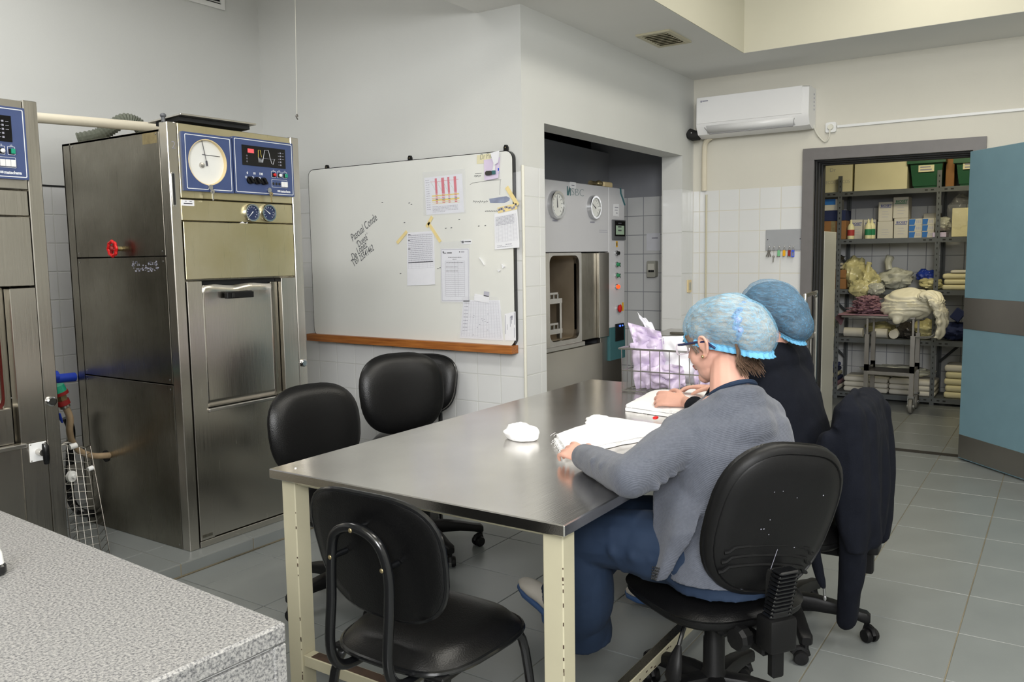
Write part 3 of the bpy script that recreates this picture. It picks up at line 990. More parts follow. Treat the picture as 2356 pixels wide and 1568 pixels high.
def sterilizer(dx, label, open_door, x_min=-9):
    x0, x1 = 2.345 + dx, 3.124 + dx
    t = thing('steam_sterilizer', label, 'sterilizer', ((x0 + x1) / 2, YF + 0.45, 0.063))
    # carcass: front posts, side panels in three heights, rear strip, top
    cg = G().box(x0, x1, YF + 0.06, 4.318, 2.035, 2.045)
    for za, zb in (((0.0635, 2.036),) if not open_door else ((0.0635, 0.72), (1.36, 2.036))):
        cg.box(x0 + 0.01, x1 - 0.01, YF + 0.06, YF + 0.063, za, zb)
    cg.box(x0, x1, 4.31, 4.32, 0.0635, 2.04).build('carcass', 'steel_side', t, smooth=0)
    G().box(x0, x0 + 0.052, YF, YF + 0.06, 0.0635, 2.075, 0.003).build('corner_post', 'steel_front', t)
    G().box(x1 - 0.055, x1, YF, YF + 0.06, 0.0635, 2.08, 0.003).build('corner_post', 'steel_front', t)
    for sx, sgn in ((x0, -1), (x1, 1)):
        for z0, z1 in ((0.064, 0.860), (0.866, 1.464), (1.470, 2.045)):
            a, b = (sx, sx + 0.004) if sgn < 0 else (sx - 0.004, sx)
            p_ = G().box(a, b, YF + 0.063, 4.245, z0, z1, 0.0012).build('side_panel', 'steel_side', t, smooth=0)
            g = G()
            for yy, zz in ((YF + 0.085, z0 + 0.02), (YF + 0.085, z1 - 0.02), (4.225, z0 + 0.02), (4.225, z1 - 0.02)):
                g.ell((sx + sgn * 0.0005, yy, zz), (0.002, 0.005, 0.005), None, 8, 5)
            g.build('screw', 'chrome', p_)
        a, b = (sx, sx + 0.004) if sgn < 0 else (sx - 0.004, sx)
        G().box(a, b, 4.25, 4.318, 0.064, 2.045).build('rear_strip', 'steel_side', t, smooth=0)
    # gauge slit in the left post
    G().prism(FA, rrect(x0 + 0.008, x0 + 0.028, 1.693, 1.850, 0.0095), 0.0, 0.0035).build('slit_frame', 'chrome', t)
    G().prism(FA, rrect(x0 + 0.012, x0 + 0.023, 1.700, 1.843, 0.005), 0.0035, 0.0042).build('slit', 'slot_dark', t)
    # header with the two blue panels
    G().fbox(FA, x0 + 0.056, x1 - 0.057, 1.735, 2.075, -0.05, -0.002, 0.002).build('header_panel', 'steel_warm_reflect' if not open_door else 'steel_front', t, smooth=0)
    pa = hole_panel(FA, 2.411 + dx, 2.680 + dx, 1.768, 2.036, 2.541 + dx, 1.906, 0.107, -0.002, 0.020).build('chart_panel', 'blue_panel', t, smooth=0)
    G().ring(FA, rrect(2.420 + dx, 2.671 + dx, 1.777, 2.027, 0.006), rrect(2.4235 + dx, 2.6675 + dx, 1.7805, 2.0235, 0.004), 0.0201, 0.0206).build('border_line', 'white_print', pa, smooth=0)
    c_ = (2.541 + dx, 1.906)
    G().ring(FA, circ(*c_, 0.1075, 40), circ(*c_, 0.1035, 40), -0.0015, 0.0195).build('window_rim', 'cream_plastic', pa)
    dl = G().prism(FA, circ(*c_, 0.105, 40), -0.0018, 0.0).build('chart_disc', 'dial_white', pa)
    g = G().lathe(FA(c_[0] - 0.022, c_[1] - 0.014, 0.0), FA.n, [(0.014, 0), (0.012, 0.008), (0.0001, 0.011)], 18)
    g.build('hub', 'steel_plain', pa)
    g = G().tube([FA(c_[0] - 0.018, c_[1] + 0.100, 0.006), FA(c_[0] + 0.001, c_[1] - 0.002, 0.008)], 0.0016, 6).tube([FA(c_[0] - 0.018, c_[1] + 0.036, 0.004), FA(c_[0] + 0.080, c_[1] + 0.034, 0.004)], 0.0012, 6)
    g.tube([FA(c_[0] + 0.000, c_[1] + 0.008, 0.008), FA(c_[0] + 0.003, c_[1] - 0.016, 0.008)], 0.004, 8)
    g.build('pen_arm', 'ink', pa)
    key_in_lock(FA, 2.541 + dx, 1.789, 0.020, pa)
    pb_ = G().prism(FA, rrect(2.688 + dx, 3.064 + dx, 1.770, 2.044, 0.004), -0.002, 0.020).build('control_panel', 'blue_panel', t, smooth=0)
    G().ring(FA, rrect(2.695 + dx, 3.057 + dx, 1.777, 2.037, 0.006), rrect(2.6985 + dx, 3.0535 + dx, 1.7805, 2.0335, 0.004), 0.0201, 0.0206).build('border_line', 'white_print', pb_, smooth=0)
    G().fbox(FA, 2.738 + dx, 3.010 + dx, 1.910, 2.008, 0.020, 0.0225).build('display', 'black_glass', pb_, smooth=0)
    G().fbox(FA, 2.772 + dx, 2.810 + dx, 1.972, 1.992, 0.0226, 0.0231).build('readout', 'display_red', pb_, smooth=0)
    ln = lambda pts, r=0.0011: G().tube([FA(a + dx, b, 0.0228) for a, b in pts], r, 4)
    ln([(2.836, 1.955), (2.84, 1.930), (2.844, 1.950), (2.848, 1.930), (2.852, 1.950), (2.856, 1.930), (2.860, 1.950), (2.862, 1.93), (2.877, 1.992), (2.902, 1.994), (2.910, 1.958), (2.920, 1.930), (2.928, 1.926), (2.936, 1.945), (2.938, 1.952)]).build('cycle_curve', 'white_print', pb_)
    ln([(2.836, 1.955), (2.838, 1.990), (2.850, 1.990), (2.856, 1.957)]).build('cycle_start', 'print_yellow', pb_)
    g = ln([(2.866, 1.952), (2.944, 1.952)], 0.0006)
    for k in range(5):
        g.fbox(FA, 2.962 + dx, 2.970 + dx, 1.985 - k * 0.015, 1.987 - k * 0.015, 0.0226, 0.023)
        g.fbox(FA, 2.974 + dx, 2.982 + dx, 1.983 - k * 0.015, 1.990 - k * 0.015, 0.0226, 0.023)
        if k < 3:
            g.fbox(FA, 2.988 + dx, 3.000 + dx, 1.985 - k * 0.015, 1.987 - k * 0.015, 0.0226, 0.023)
    for k in range(3):
        g.ring(FA, circ(2.766 + dx, 1.957 - k * 0.014, 0.0042, 8), circ(2.766 + dx, 1.957 - k * 0.014, 0.0028, 8), 0.0226, 0.023)
    g.build('display_marks', 'ink_soft', pb_, smooth=0)
    for k, s_ in enumerate(('0', '10', '100')):
        text('number', s_, FA, 2.766 + dx + k * 0.042, 1.868, 0.016, 'white_print', pb_, w=0.0202, bold=0.0006, align='CENTER')
    for k in range(3):
        G().lathe(FA(2.778 + dx + 0.042 * k, 1.838, 0.020), FA.n, [(0.019, 0), (0.018, 0.010), (0.013, 0.012), (0.0001, 0.012)], 20).build('knob', 'black_plastic', pb_)
        Fk = Frame(FA(2.778 + dx + 0.042 * k, 1.838, 0.030), FA.u * 0.6 + FA.v * -0.8, FA.u * 0.8 + FA.v * 0.6)
        G().fbox(Fk, -0.018, 0.018, -0.006, 0.006, 0, 0.014, 0.002).build('knob_grip', 'black_plastic', pb_)
        G().ring(FA, circ(2.757 + dx + 0.042 * k, 1.852, 0.006, 10), circ(2.757 + dx + 0.042 * k, 1.852, 0.0035, 10), 0.0201, 0.0206).build('symbol', 'white_print', pb_, smooth=0)
    for k, (mt) in enumerate(('red_gloss', 'white_plastic', 'green_button')):
        u = 2.930 + dx + k * 0.037
        G().ring(FA, rrect(u - 0.014, u + 0.014, 1.861, 1.893, 0.003), rrect(u - 0.0125, u + 0.0125, 1.8625, 1.8915, 0.002), 0.0201, 0.0206).build('button_border', 'white_print', pb_, smooth=0)
        bt = G().fbox(FA, u - 0.010, u + 0.010, 1.864, 1.884, 0.020, 0.026, 0.001).build('button', 'black_plastic', pb_)
        if k == 2:
            G().fbox(FA, u - 0.005, u + 0.010, 1.865, 1.884, 0.026, 0.033, 0.001).build('button_cap', mt, pb_)
        else:
            G().lathe(FA(u + 0.002, 1.874, 0.026), FA.n, [(0.008, 0), (0.008, 0.006), (0.0001, 0.009)], 14).build('button_cap', mt, pb_)
        G().tube([FA(u - 0.004, 1.897, 0.0205), FA(u + 0.003, 1.899, 0.0205), FA(u + 0.004, 1.892, 0.0205)], 0.001, 4).build('symbol', 'white_print', pb_)
    G().ring(FA, rrect(2.916 + dx, 3.018 + dx, 1.812, 1.852, 0.003), rrect(2.9175 + dx, 3.0165 + dx, 1.8135, 1.8505, 0.002), 0.0201, 0.0206).build('button_border', 'white_print', pb_, smooth=0)
    for k in range(5):
        u = 2.927 + dx + k * 0.0195
        if k < 3 and not open_door:
            G().lathe(FA(u, 1.830, 0.018), FA.n, [(0.007, 0), (0.007, 0.003), (0.0001, 0.0032)], 12).build('socket', 'slot_dark', pb_)
        else:
            G().fbox(FA, u - 0.009, u + 0.009, 1.816, 1.842, 0.020, 0.030, 0.001).build('key_button', 'white_plastic', pb_)
    text('maker_name', 'matachana', FA, 2.972 + dx, 1.789, 0.0165, 'white_print', pb_, w=0.0202, bold=0.0007, sx=0.92)
    g = G()
    for k in range(3):
        g.prism(FA, rrect(2.952 + dx + k * 0.0062, 2.957 + dx + k * 0.0062, 1.789, 1.799, 0.0022), 0.0201, 0.0206)
    g.build('maker_mark', 'white_print', pb_, smooth=0)
    if not open_door:
        key_in_lock(FA, 2.892 + dx, 1.795, 0.020, pb_, 'brass')
    # gauge strip and deep plain panel
    G().fbox(FA, x0 + 0.056, x1 - 0.059, 1.632, 1.729, -0.05, -0.004, 0.002).build('gauge_strip', 'steel_warm_reflect' if not open_door else 'steel_front', t, smooth=0)
    if not open_door:
        gauge(FA, 2.794, 1.679, 0.043, t, 'dial_blue', 'chrome', 'white_print', 225, -0.004)
        gauge(FA, 2.900, 1.681, 0.043, t, 'dial_blue', 'chrome', 'white_print', 145, -0.004)
        st = G().fbox(FA, 2.404, 2.470, 1.700, 1.727, -0.004, -0.003).build('sticker', 'paper', t, smooth=0)
        G().fbox(FA, 2.414, 2.460, 1.708, 1.712, -0.003, -0.0026).fbox(FA, 2.42, 2.43, 1.719, 1.721, -0.003, -0.0026).fbox(FA, 2.445, 2.457, 1.719, 1.721, -0.003, -0.0026).build('print', 'ink', st, smooth=0)
        G().prism(FA, [(2.722, 1.598), (2.772, 1.596), (2.772, 1.632), (2.757, 1.626), (2.742, 1.634), (2.722, 1.626)], -0.004, -0.003).build('tape', 'paper', t, smooth=0)
        text('number', '2', FA, 2.362, 1.955, 0.05, 'ink_soft', t, w=0.0003, bold=-0.001)
    G().fbox(FA, x0 + 0.060, x1 - 0.059, 1.357, 1.626, -0.05, -0.001, 0.002).build('upper_panel', 'steel_warm_reflect' if not open_door else 'steel_front', t, smooth=0)
    # stiles, door, sill, lower panel, base rail
    G().fbox(FA, x0 + 0.060, 2.487 + dx, 0.096, 1.348, -0.05, 0.0, 0.002).build('stile', 'steel_front', t, smooth=0)
    G().fbox(FA, 2.968 + dx, x1 - 0.058, 0.730, 1.348, -0.05, 0.0, 0.002).build('stile', 'steel_front', t, smooth=0)
    G().fbox(FA, x0 + 0.056, x1 - 0.058, 0.064, 0.094, -0.05, 0.002, 0.001).build('base_rail', 'steel_front', t, smooth=0)
    G().fbox(FA, 2.488 + dx, x1 - 0.060, 0.098, 0.716, -0.05, -0.006, 0.002).build('lower_panel', 'steel_front', t, smooth=0)
    if not open_door:
        G().fbox(FA, 2.488, 2.966, 0.728, 1.349, -0.055, -0.050).build('door_recess', 'slot_dark', t, smooth=0)
        g = G()

        def dent(s, q):
            u, v = 2.487 + 0.428 * s, 0.738 + 0.588 * q
            k = max(0, (q - 0.90) / 0.10)
            dz = 0.006 * sin(s * 9.5 + 0.5) * k + 0.002 * sin(s * 23) * k
            return FA(u, v + (0.004 * sin(s * 12) * k), -0.012 + 0.008 * k + dz)
        g.grid(dent, 24, 16)
        d_ = g.build('door_panel', 'steel_front', t, solid=0.006)
        h_ = G().fbox(FA, 2.605, 2.765, 1.258, 1.288, 0.004, 0.030, 0.003).build('handle', 'black_plastic', d_)
        G().fbox(FA, 2.630, 2.645, 1.262, 1.284, 0.030, 0.034, 0.001).fbox(FA, 2.613, 2.760, 1.284, 1.292, -0.006, 0.02).build('handle_clip', 'black_gloss', h_)
        G().fbox(FA, 2.919, 2.964, 0.735, 1.330, -0.045, -0.028, 0.002).build('door_guide', 'steel_side', t, smooth=0)
        G().fbox(FA, 2.484, 2.968, 0.717, 0.733, -0.03, 0.012, 0.003).build('sill', 'steel_plain', t)
        G().fbox(FA, 2.415, 2.470, 0.110, 0.124, 0.0, 0.002).build('name_plate', 'steel_side', t, smooth=0)
    else:
        # vertical sliding door lowered: dark chamber mouth with rounded rim
        G().fbox(FA, 2.488 + dx, 2.966 + dx, 0.728, 1.349, -0.70, -0.695).build('chamber_rear', 'black_glass', t, smooth=0)
        G().ring(FA, rrect(2.44 + dx, 2.968 + dx, 0.70, 1.352, 0.01), rrect(2.49 + dx, 2.945 + dx, 0.86, 1.330, 0.05), -0.09, -0.055).build('chamber_rim', 'steel_side', t)
        G().ring(FA, rrect(2.49 + dx, 2.945 + dx, 0.80, 1.332, 0.05), rrect(2.494 + dx, 2.941 + dx, 0.80, 1.328, 0.05), -0.69, -0.09).build('chamber', 'steel_side', t)
        G().tube([FA(2.93 + dx, 1.30, -0.10), FA(2.93 + dx, 0.87, -0.10)], 0.010, 8).build('door_seal', 'dark_red', t)
        G().fbox(FA, 2.45 + dx, 2.952 + dx, 0.735, 0.878, -0.048, -0.018, 0.003).build('lowered_door', 'steel_front', t, smooth=0)
        G().fbox(FA, 2.44 + dx, 2.985 + dx, 0.717, 0.733, -0.03, 0.012, 0.003).build('sill', 'steel_plain', t)
        hp = G().fbox(FA, 2.995 + dx, 3.062 + dx, 0.652, 0.728, 0.0, 0.004, 0.001).build('handle_plate', 'white_plastic', t)
        g = G()
        for u in (3.000 + dx, 3.057 + dx):
            for v in (0.657, 0.723):
                g.ell(FA(u, v, 0.004), (0.003, 0.002, 0.003))
        g.build('screw', 'steel_plate', hp)
        G().cyl(FA(3.028 + dx, 0.690, 0.004), FA(3.028 + dx, 0.690, 0.040), 0.013).build('shaft', 'steel_plain', hp)
        G().tube([FA(3.034 + dx, 0.728, 0.042), FA(3.036 + dx, 0.715, 0.046), FA(3.037 + dx, 0.665, 0.046), FA(3.038 + dx, 0.644, 0.042)], [0.009, 0.013, 0.013, 0.010], 10).build('lever', 'black_gloss', hp)
    if open_door:
        G().fbox(FA, 2.968 + dx, x1 - 0.058, 0.098, 0.728, -0.05, 0.0, 0.002).build('stile', 'steel_front', t, smooth=0)
    else:
        G().fbox(FA, 2.970, 3.062, 0.100, 0.716, -0.004, -0.003).build('seam_panel', 'steel_front', t, smooth=0)
    G().lathe(FA(x1 - 0.030, 0.885, 0.0), FA.n, [(0.020, 0), (0.020, 0.010), (0.015, 0.014), (0.0001, 0.014)], 20).build('round_lock', 'chrome', t)
    return t


stl = sterilizer(0.0, 'stainless steam sterilizer with blue chart recorder panel and closed door', False)
FX = Frame((2.345, 0, 0), (0, -1, 0), (0, 0, 1))             # left side, u = -y
v_ = thing('valve_wheel', 'red valve handwheel on the brown steel side of the sterilizer', 'valve', (2.345, 3.848, 1.508))
c0 = FX(-3.848, 1.508, 0.0)
G().cyl(c0, c0 - Vector((0.04, 0, 0)), 0.011).build('stem', 'brass', v_)
cw = c0 - Vector((0.046, 0, 0))
G().tube([cw + Vector((0, cos(2 * pi * k / 36) * (0.034 + 0.003 * cos(8 * 2 * pi * k / 36)), sin(2 * pi * k / 36) * (0.034 + 0.003 * cos(8 * 2 * pi * k / 36)))) for k in range(36)], 0.0075, 8, True).build('rim', 'red_gloss', v_)
g = G()
for k in range(4):
    a = k * pi / 2 + 0.5
    g.tube([cw, cw + Vector((0.004, cos(a) * 0.032, sin(a) * 0.032))], 0.006, 6)
g.ell(cw, 0.012).build('spoke', 'dark_red', v_)
# lid plate lifted on the top, filler bolt, strip of tape, label remains
lp = thing('loose_top_plate', 'thin steel plate lying tilted on top of the centre sterilizer', 'plate', (2.62, 3.55, 2.08))
mt_ = Matrix.Translation((2.625, 3.47, 2.112)) @ Matrix.Rotation(radians(-0.5), 4, 'Y') @ Matrix.Rotation(radians(-3), 4, 'X')
G().box(-0.215, 0.215, -0.055, 0.20, -0.003, 0.005, 0.001, mt_).build('plate', 'steel_plain', lp, smooth=0)
G().box(-0.20, 0.20, -0.02, 0.16, -0.022, -0.004, 0, mt_).build('gap_shade', 'slot_dark', lp, smooth=0)  # dark box put where only shade lies under the lifted plate
o = G().cyl((2.352, 3.462, 2.075), (2.352, 3.462, 2.098), 0.009).ell((2.352, 3.462, 2.104), (0.014, 0.014, 0.011)).build('top_bolt', 'panel_grey')
tag(o, 'dark round bolt head on the front corner of the centre sterilizer', 'bolt')
G().fbox(FX, -3.62, -3.51, 1.985, 2.035, 0.0003, 0.0008).build('tape', 'tape_yellow', stl).data.materials[0] = M['brass']
g = G()
random.seed(3)
for k in range(60):
    u, v = -3.77 + random.random() * 0.21, 1.395 + (random.random() > 0.5) * 0.025 + random.random() * 0.02
    g.fbox(FX, u, u + 0.004 + random.random() * 0.012, v, v + 0.003 + random.random() * 0.005, 0.0002, 0.0006)
g.build('label_remains', 'ink_soft', stl, smooth=0)

sterilizer(-1.35, 'stainless steam sterilizer at the edge with open chamber and white handle plate', True)

# pipes and hoses between the two sterilizers
o = G().cyl((1.80, 4.40, 2.062), (2.79, 4.40, 2.062), 0.024, n=16).build('steam_pipe', 'beige_pipe')
p0, p1 = P(90, 271, Y=4.0), P(322, 290, Y=4.0)
d_ = (p1 - p0).normalized()
o.data.clear_geometry()
gg = G().cyl(p0 - d_ * 0.25, p1 + d_ * 0.30, 0.024, n=16)
o.data.from_pydata([tuple(v) for v in gg.v], [], gg.f)
o.data.shade_smooth()
o.data.set_sharp_from_angle(angle=radians(40))
tag(o, 'pale beige pipe running between the tops of the two sterilizers', 'pipe')
ho = thing('flexible_hose', 'grey ridged flexible hose arching over the top of the centre sterilizer', 'hose', (2.5, 4.2, 2.05))
pp = smoothpath([P(178, 322, Y=4.30), P(225, 312, Y=4.25), P(256, 293, Y=4.22), P(285, 277, Y=4.20), P(312, 283, Y=4.18), P(328, 300, Y=4.16), P(332, 318, Y=4.16)], 10)
G().tube(pp, [0.033 + 0.006 * (k % 2) for k in range(len(pp))], 14).build('tube', 'hose_ridged', ho, smooth=12)
bl = thing('blue_pipe', 'blue water pipe crossing the gap between the sterilizers', 'pipe', (2.2, 4.3, 0.85))
G().cyl(Vector((1.774, 4.35, P(112, 866, Y=4.35).z)), Vector((2.345, 4.35, P(215, 861, Y=4.35).z)), 0.024, n=14).build('pipe', 'blue_plastic', bl)
G().cyl(P(122, 866, Y=4.35), P(131, 865.5, Y=4.35), 0.030, n=14).build('collar', 'blue_plastic', bl)
vh = thing('water_tap', 'water tap with green cap and blue lever behind the hose', 'tap', (1.95, 4.2, 0.75))
YV = 3.95
G().cyl(P(131, 886, Y=YV), P(137, 902, Y=YV), 0.030, 0.034).build('green_cap', 'green_button', vh)
G().cyl(P(137, 900, Y=YV), P(140, 907, Y=YV), 0.036).build('red_ring', 'dark_red', vh)
G().cyl(P(138, 905, Y=YV), P(144, 922, Y=YV), 0.028, 0.024, n=6).build('body', 'brass', vh)
G().cyl(P(142, 920, Y=YV), P(146, 930, Y=YV), 0.032).build('clamp', 'dark_red', vh)
G().tube([P(136, 950, Y=YV), P(139, 962, Y=YV), P(143, 972, Y=YV)], [0.010, 0.014, 0.008], 8, flat=0.4).build('lever', 'blue_plastic', vh)
rh = thing('rubber_hose', 'tan translucent hose curving from the tap into the sterilizer side', 'hose', (2.1, 4.0, 0.5))
pp = smoothpath([P(146, 926, Y=YV), P(153, 940, Y=YV), P(161, 962, Y=YV), P(160, 990, Y=3.97), P(166, 1015, Y=4.0), P(183, 1037, Y=4.02), P(215, 1048, Y=4.04), P(248, 1047, X=2.333), P(256, 1046, X=2.38)], 6)
G().tube(pp, 0.016, 12).build('tube', 'hose_tan', rh)
G().cyl((2.3435, pp[-3].y, pp[-3].z), (2.340, pp[-3].y, pp[-3].z), 0.03).build('grommet', 'black_rubber', rh)
G().lathe(P(147, 930, Y=YV), (P(153, 940, Y=YV) - P(146, 926, Y=YV)), [(0.021, 0), (0.0245, 0.003), (0.0245, 0.014), (0.021, 0.017)], 14).build('hose_clip', 'steel_plain', rh)
bh = thing('black_hose', 'black drain hose behind the wire basket between the sterilizers', 'hose', (2.1, 4.4, 0.3))
G().tube(smoothpath([P(152, 960, Y=4.3), P(163, 990, Y=4.3), P(161, 1050, Y=4.3), P(160, 1130, Y=4.3), P(172, 1165, Y=4.3), P(195, 1180, Y=4.25), P(235, 1178, X=2.40)], 6), 0.021, 10).build('tube', 'black_gloss', bh)

# wire basket standing on end in the gap
wb = thing('wire_basket', 'tall chrome wire basket standing on end between the sterilizers', 'basket', (2.05, 3.75, 0.063))
cz = 0.063
B = lambda s, q, d: Vector((1.86 + 0.30 * s + 0.04 * q, 3.66 + 0.14 * (1 - d) + 0.24 * (1 - q) * 0.35 + 0.09 * q, 0.0)) + Vector((0.10 * (1 - q), 0.10 * q, cz + 0.50 * q))


def bpt(px_, py_, y):
    return P(px_, py_, Y=y)


fL0, fL1 = bpt(140, 1022, 3.80), bpt(172, 1330, 3.62)          # front face left edge, top and bottom
fR0, fR1 = bpt(196, 1030, 3.80), bpt(236, 1290, 3.62)
kR0, kR1 = bpt(207, 1024, 3.88), bpt(256, 1290, 3.70)
ext = lambda a, b: a + (b - a) * ((cz + 0.004 - a.z) / (b.z - a.z))
fL1, fR1, kR1 = ext(fL0, fL1), ext(fR0, fR1), ext(kR0, kR1)
kL0, kL1 = fL0 + (kR0 - fR0), fL1 + (kR1 - fR1)
mix = lambda a, b, t_: a + (b - a) * t_
for a0, a1 in ((fL0, fL1), (fR0, fR1), (kR0, kR1), (kL0, kL1)):
    G().tube([a0, a1], 0.0026, 6).build('rail', 'wire_steel', wb)
for k in range(17):
    t_ = k / 16
    G().tube([mix(kL0, kL1, t_), mix(fL0, fL1, t_), mix(fR0, fR1, t_), mix(kR0, kR1, t_)], 0.0015, 5).build('wire', 'wire_steel', wb)
for k in range(1, 4):
    t_ = k / 4
    G().tube([mix(fL0, fR0, t_), mix(fL1, fR1, t_)], 0.0015, 5).build('wire', 'wire_steel', wb)
G().tube([kL0, fL0, mix(fL0, fR0, .3) + Vector((0, 0, .014)), fR0, kR0], 0.004, 6).build('rim', 'wire_steel', wb)
q = bpt(168, 1027, 3.78)
G().cyl(q - Vector((0.016, 0, 0)), q + Vector((0.016, 0, 0.004)), 0.013).build('clip', 'white_plastic', wb)
q = bpt(208, 1078, 3.77)
G().cyl(q - Vector((0.012, 0, 0)), q + Vector((0.012, 0, 0.004)), 0.011).build('clip', 'white_plastic', wb)
q = bpt(172, 1090, 3.79)
G().box(q.x - 0.03, q.x + 0.045, q.y, q.y + 0.004, q.z - 0.035, q.z + 0.045).build('bracket', 'steel_plain', wb, smooth=0)
q = bpt(160, 1095, 3.77)
G().lathe(q, (0.3, -1, 0), [(0.010, 0), (0.026, 0.004), (0.026, 0.018), (0.012, 0.022), (0.008, 0.03), (0.0001, 0.03)], 18).build('roller', 'white_plastic', wb)

# ================================================================== LARGE STERILIZER IN THE RECESS
YS = 3.0
FZ = Frame((0, YS, 0), (1, 0, 0), (0, 0, 1))
zs = lambda x, y: (lambda p: (p.x, p.z))(P(x, y, Y=YS))
lt = thing('large_sterilizer', 'large pale grey sterilizer set in the wall recess with open chamber', 'sterilizer', (5.2, YS, 0))
xa, xb, xc = 4.30, 5.866, 6.145
zt = 1.960
G().fbox(FZ, xa, xb, 1.462, zt, -0.04, 0.0, 0.004).build('header_panel', 'siemens_white', lt)
G().box(xa, xc, YS + 0.035, YS + 0.4, 1.47, zt - 0.01).box(xb - 0.01, xc, YS + 0.05, YS + 0.4, 0, 1.47).box(xa, xc, YS + 0.06, YS + 0.4, 0, 0.74).build('carcass', 'panel_grey', lt, smooth=0)
cp = G().fbox(FZ, xb + 0.004, xc, 0.862, zt, -0.04, 0.0, 0.004).build('control_column', 'siemens_white', lt)
u, v = zs(1313, 439)
text('maker_name', 'SBC', FZ, u + 0.005, v - 0.030, 0.076, 'teal', lt, w=0.0006, sx=1.5, bold=-0.002)
G().prism(FZ, [(u - 0.055, v - 0.034), (u - 0.03, v - 0.034), (u - 0.012, v + 0.0), (u - 0.012, v - 0.034), (u + 0.0, v - 0.034), (u + 0.0, v + 0.030), (u - 0.022, v + 0.030), (u - 0.04, v - 0.01), (u - 0.04, v + 0.030), (u - 0.055, v + 0.030)], 0, 0.0008).build('maker_mark', 'teal', lt, smooth=0)
u, v = zs(1318, 426)
st = G().fbox(FZ, u - 0.045, u + 0.045, v - 0.022, v + 0.022, 0, 0.001).build('note', 'paper', lt, smooth=0)
G().fbox(FZ, u - 0.02, u + 0.02, v - 0.005, v + 0.003, 0.001, 0.0014).build('print', 'ink_soft', st, smooth=0)
u, v = zs(1276, 471)
gauge(FZ, u, v, 0.095, lt, 'dial_white', 'chrome', 'ink', 95, 0, 0.035)
u, v = zs(1363, 477)
gauge(FZ, u, v, 0.085, lt, 'dial_white', 'chrome', 'ink', 150, 0, 0.035)
for px_, py_ in ((1277, 507), (1363, 511)):
    u, v = zs(px_, py_)
    G().fbox(FZ, u - 0.035, u + 0.035, v - 0.005, v + 0.005, 0, 0.0006).build('caption', 'ink_soft', lt, smooth=0)
u, v = zs(1388, 531)
G().fbox(FZ, u - 0.07, u + 0.07, v - 0.012, v - 0.006, 0, 0.0006).fbox(FZ, u - 0.07, u + 0.06, v + 0.002, v + 0.008, 0, 0.0006).build('caption', 'ink_line', lt, smooth=0)
# chamber mouth, sliding door, lower panels
cu0, cz1 = zs(1264, 546)
cu1, cz0 = zs(1335, 762)
zsill = 0.80
G().fbox(FZ, xa, cu0 + 0.0, 0.79, 1.458, -0.03, 0.0, 0.002).build('frame_post', 'steel_front', lt, smooth=0)
G().ring(FZ, rrect(cu0 - 0.01, cu1 + 0.035, zsill - 0.02, 1.458, 0.01), rrect(cu0 + 0.004, cu1, zsill + 0.03, 1.438, 0.06), -0.05, -0.005).build('chamber_rim', 'steel_plain', lt)
G().ring(FZ, rrect(cu0, cu1 + 0.006, zsill + 0.024, 1.444, 0.06), rrect(cu0 + 0.006, cu1, zsill + 0.03, 1.438, 0.06), -1.05, -0.03).fbox(FZ, cu0, cu1 + 0.006, zsill + 0.02, 1.444, -1.06, -1.05).build('chamber', 'steel_chamber', lt)
G().fbox(FZ, cu1 + 0.036, cu1 + 0.062, 0.80, 1.458, -0.06, -0.04).build('door_gap', 'slot_dark', lt, smooth=0)
du0, du1 = cu1 + 0.062, zs(1377, 600)[0]
G().fbox(FZ, du0, du1, 0.80, 1.456, -0.05, -0.02, 0.004).build('sliding_door', 'steel_side', lt)
G().fbox(FZ, du1 + 0.002, xb, 0.80, 1.456, -0.03, 0.004, 0.003).build('frame_post', 'steel_front', lt)
G().fbox(FZ, xa, du0, 0.765, 0.80, -0.03, 0.008, 0.004).build('sill', 'steel_plain', lt)
G().fbox(FZ, xa, zs(1386, 800)[0], 0.0, 0.762, -0.03, 0.0, 0.003).build('lower_panel', 'steel_front', lt)
G().fbox(FZ, zs(1387, 800)[0], xc, 0.0, 0.795, -0.05, -0.02, 0.003).build('lower_panel', 'steel_plate', lt)
# rack in the chamber
rk = thing('loading_rack', 'steel loading rack standing inside the large sterilizer chamber', 'rack', (cu0 + 0.1, YS + 0.5, 0.83))
rx1 = P(1293, 650, Y=YS + 0.07).x
for zz in (1.115, 0.895):
    g = G().box(cu0 + 0.012, rx1, YS + 0.07, YS + 0.75, zz - 0.02, zz + 0.015)
    for k in range(5):
        g.cyl((cu0 + 0.03 + k * (rx1 - cu0 - 0.06) / 4, YS + 0.09, zz + 0.01), (cu0 + 0.03 + k * (rx1 - cu0 - 0.06) / 4, YS + 0.09, zz + 0.045), 0.008, n=8)
    g.box(cu0 + 0.02, rx1 - 0.05, YS + 0.075, YS + 0.105, zz + 0.045, zz + 0.06)
    g.build('tray', 'steel_plain', rk, smooth=0)
for xx in (cu0 + 0.03, rx1 - 0.02):
    for yy in (YS + 0.085, YS + 0.72):
        G().box(xx - 0.014, xx + 0.014, yy - 0.014, yy + 0.014, 0.835, 1.10).build('leg', 'steel_plain', rk, smooth=0)
pk = G()
q0 = Vector((cu0 + 0.012, YS + 0.08, 1.18))
pk.grid(lambda s, q: q0 + Vector((0.085 * s * (1 - 0.85 * q), 0.06 * q + 0.02 * sin(5 * s), 0.17 * q)), 6, 6)
o = pk.build('wrapped_pack', 'lilac_film', solid=0.012)
tag(o, 'small lilac wrapped pack leaning on the rack in the chamber', 'pack')
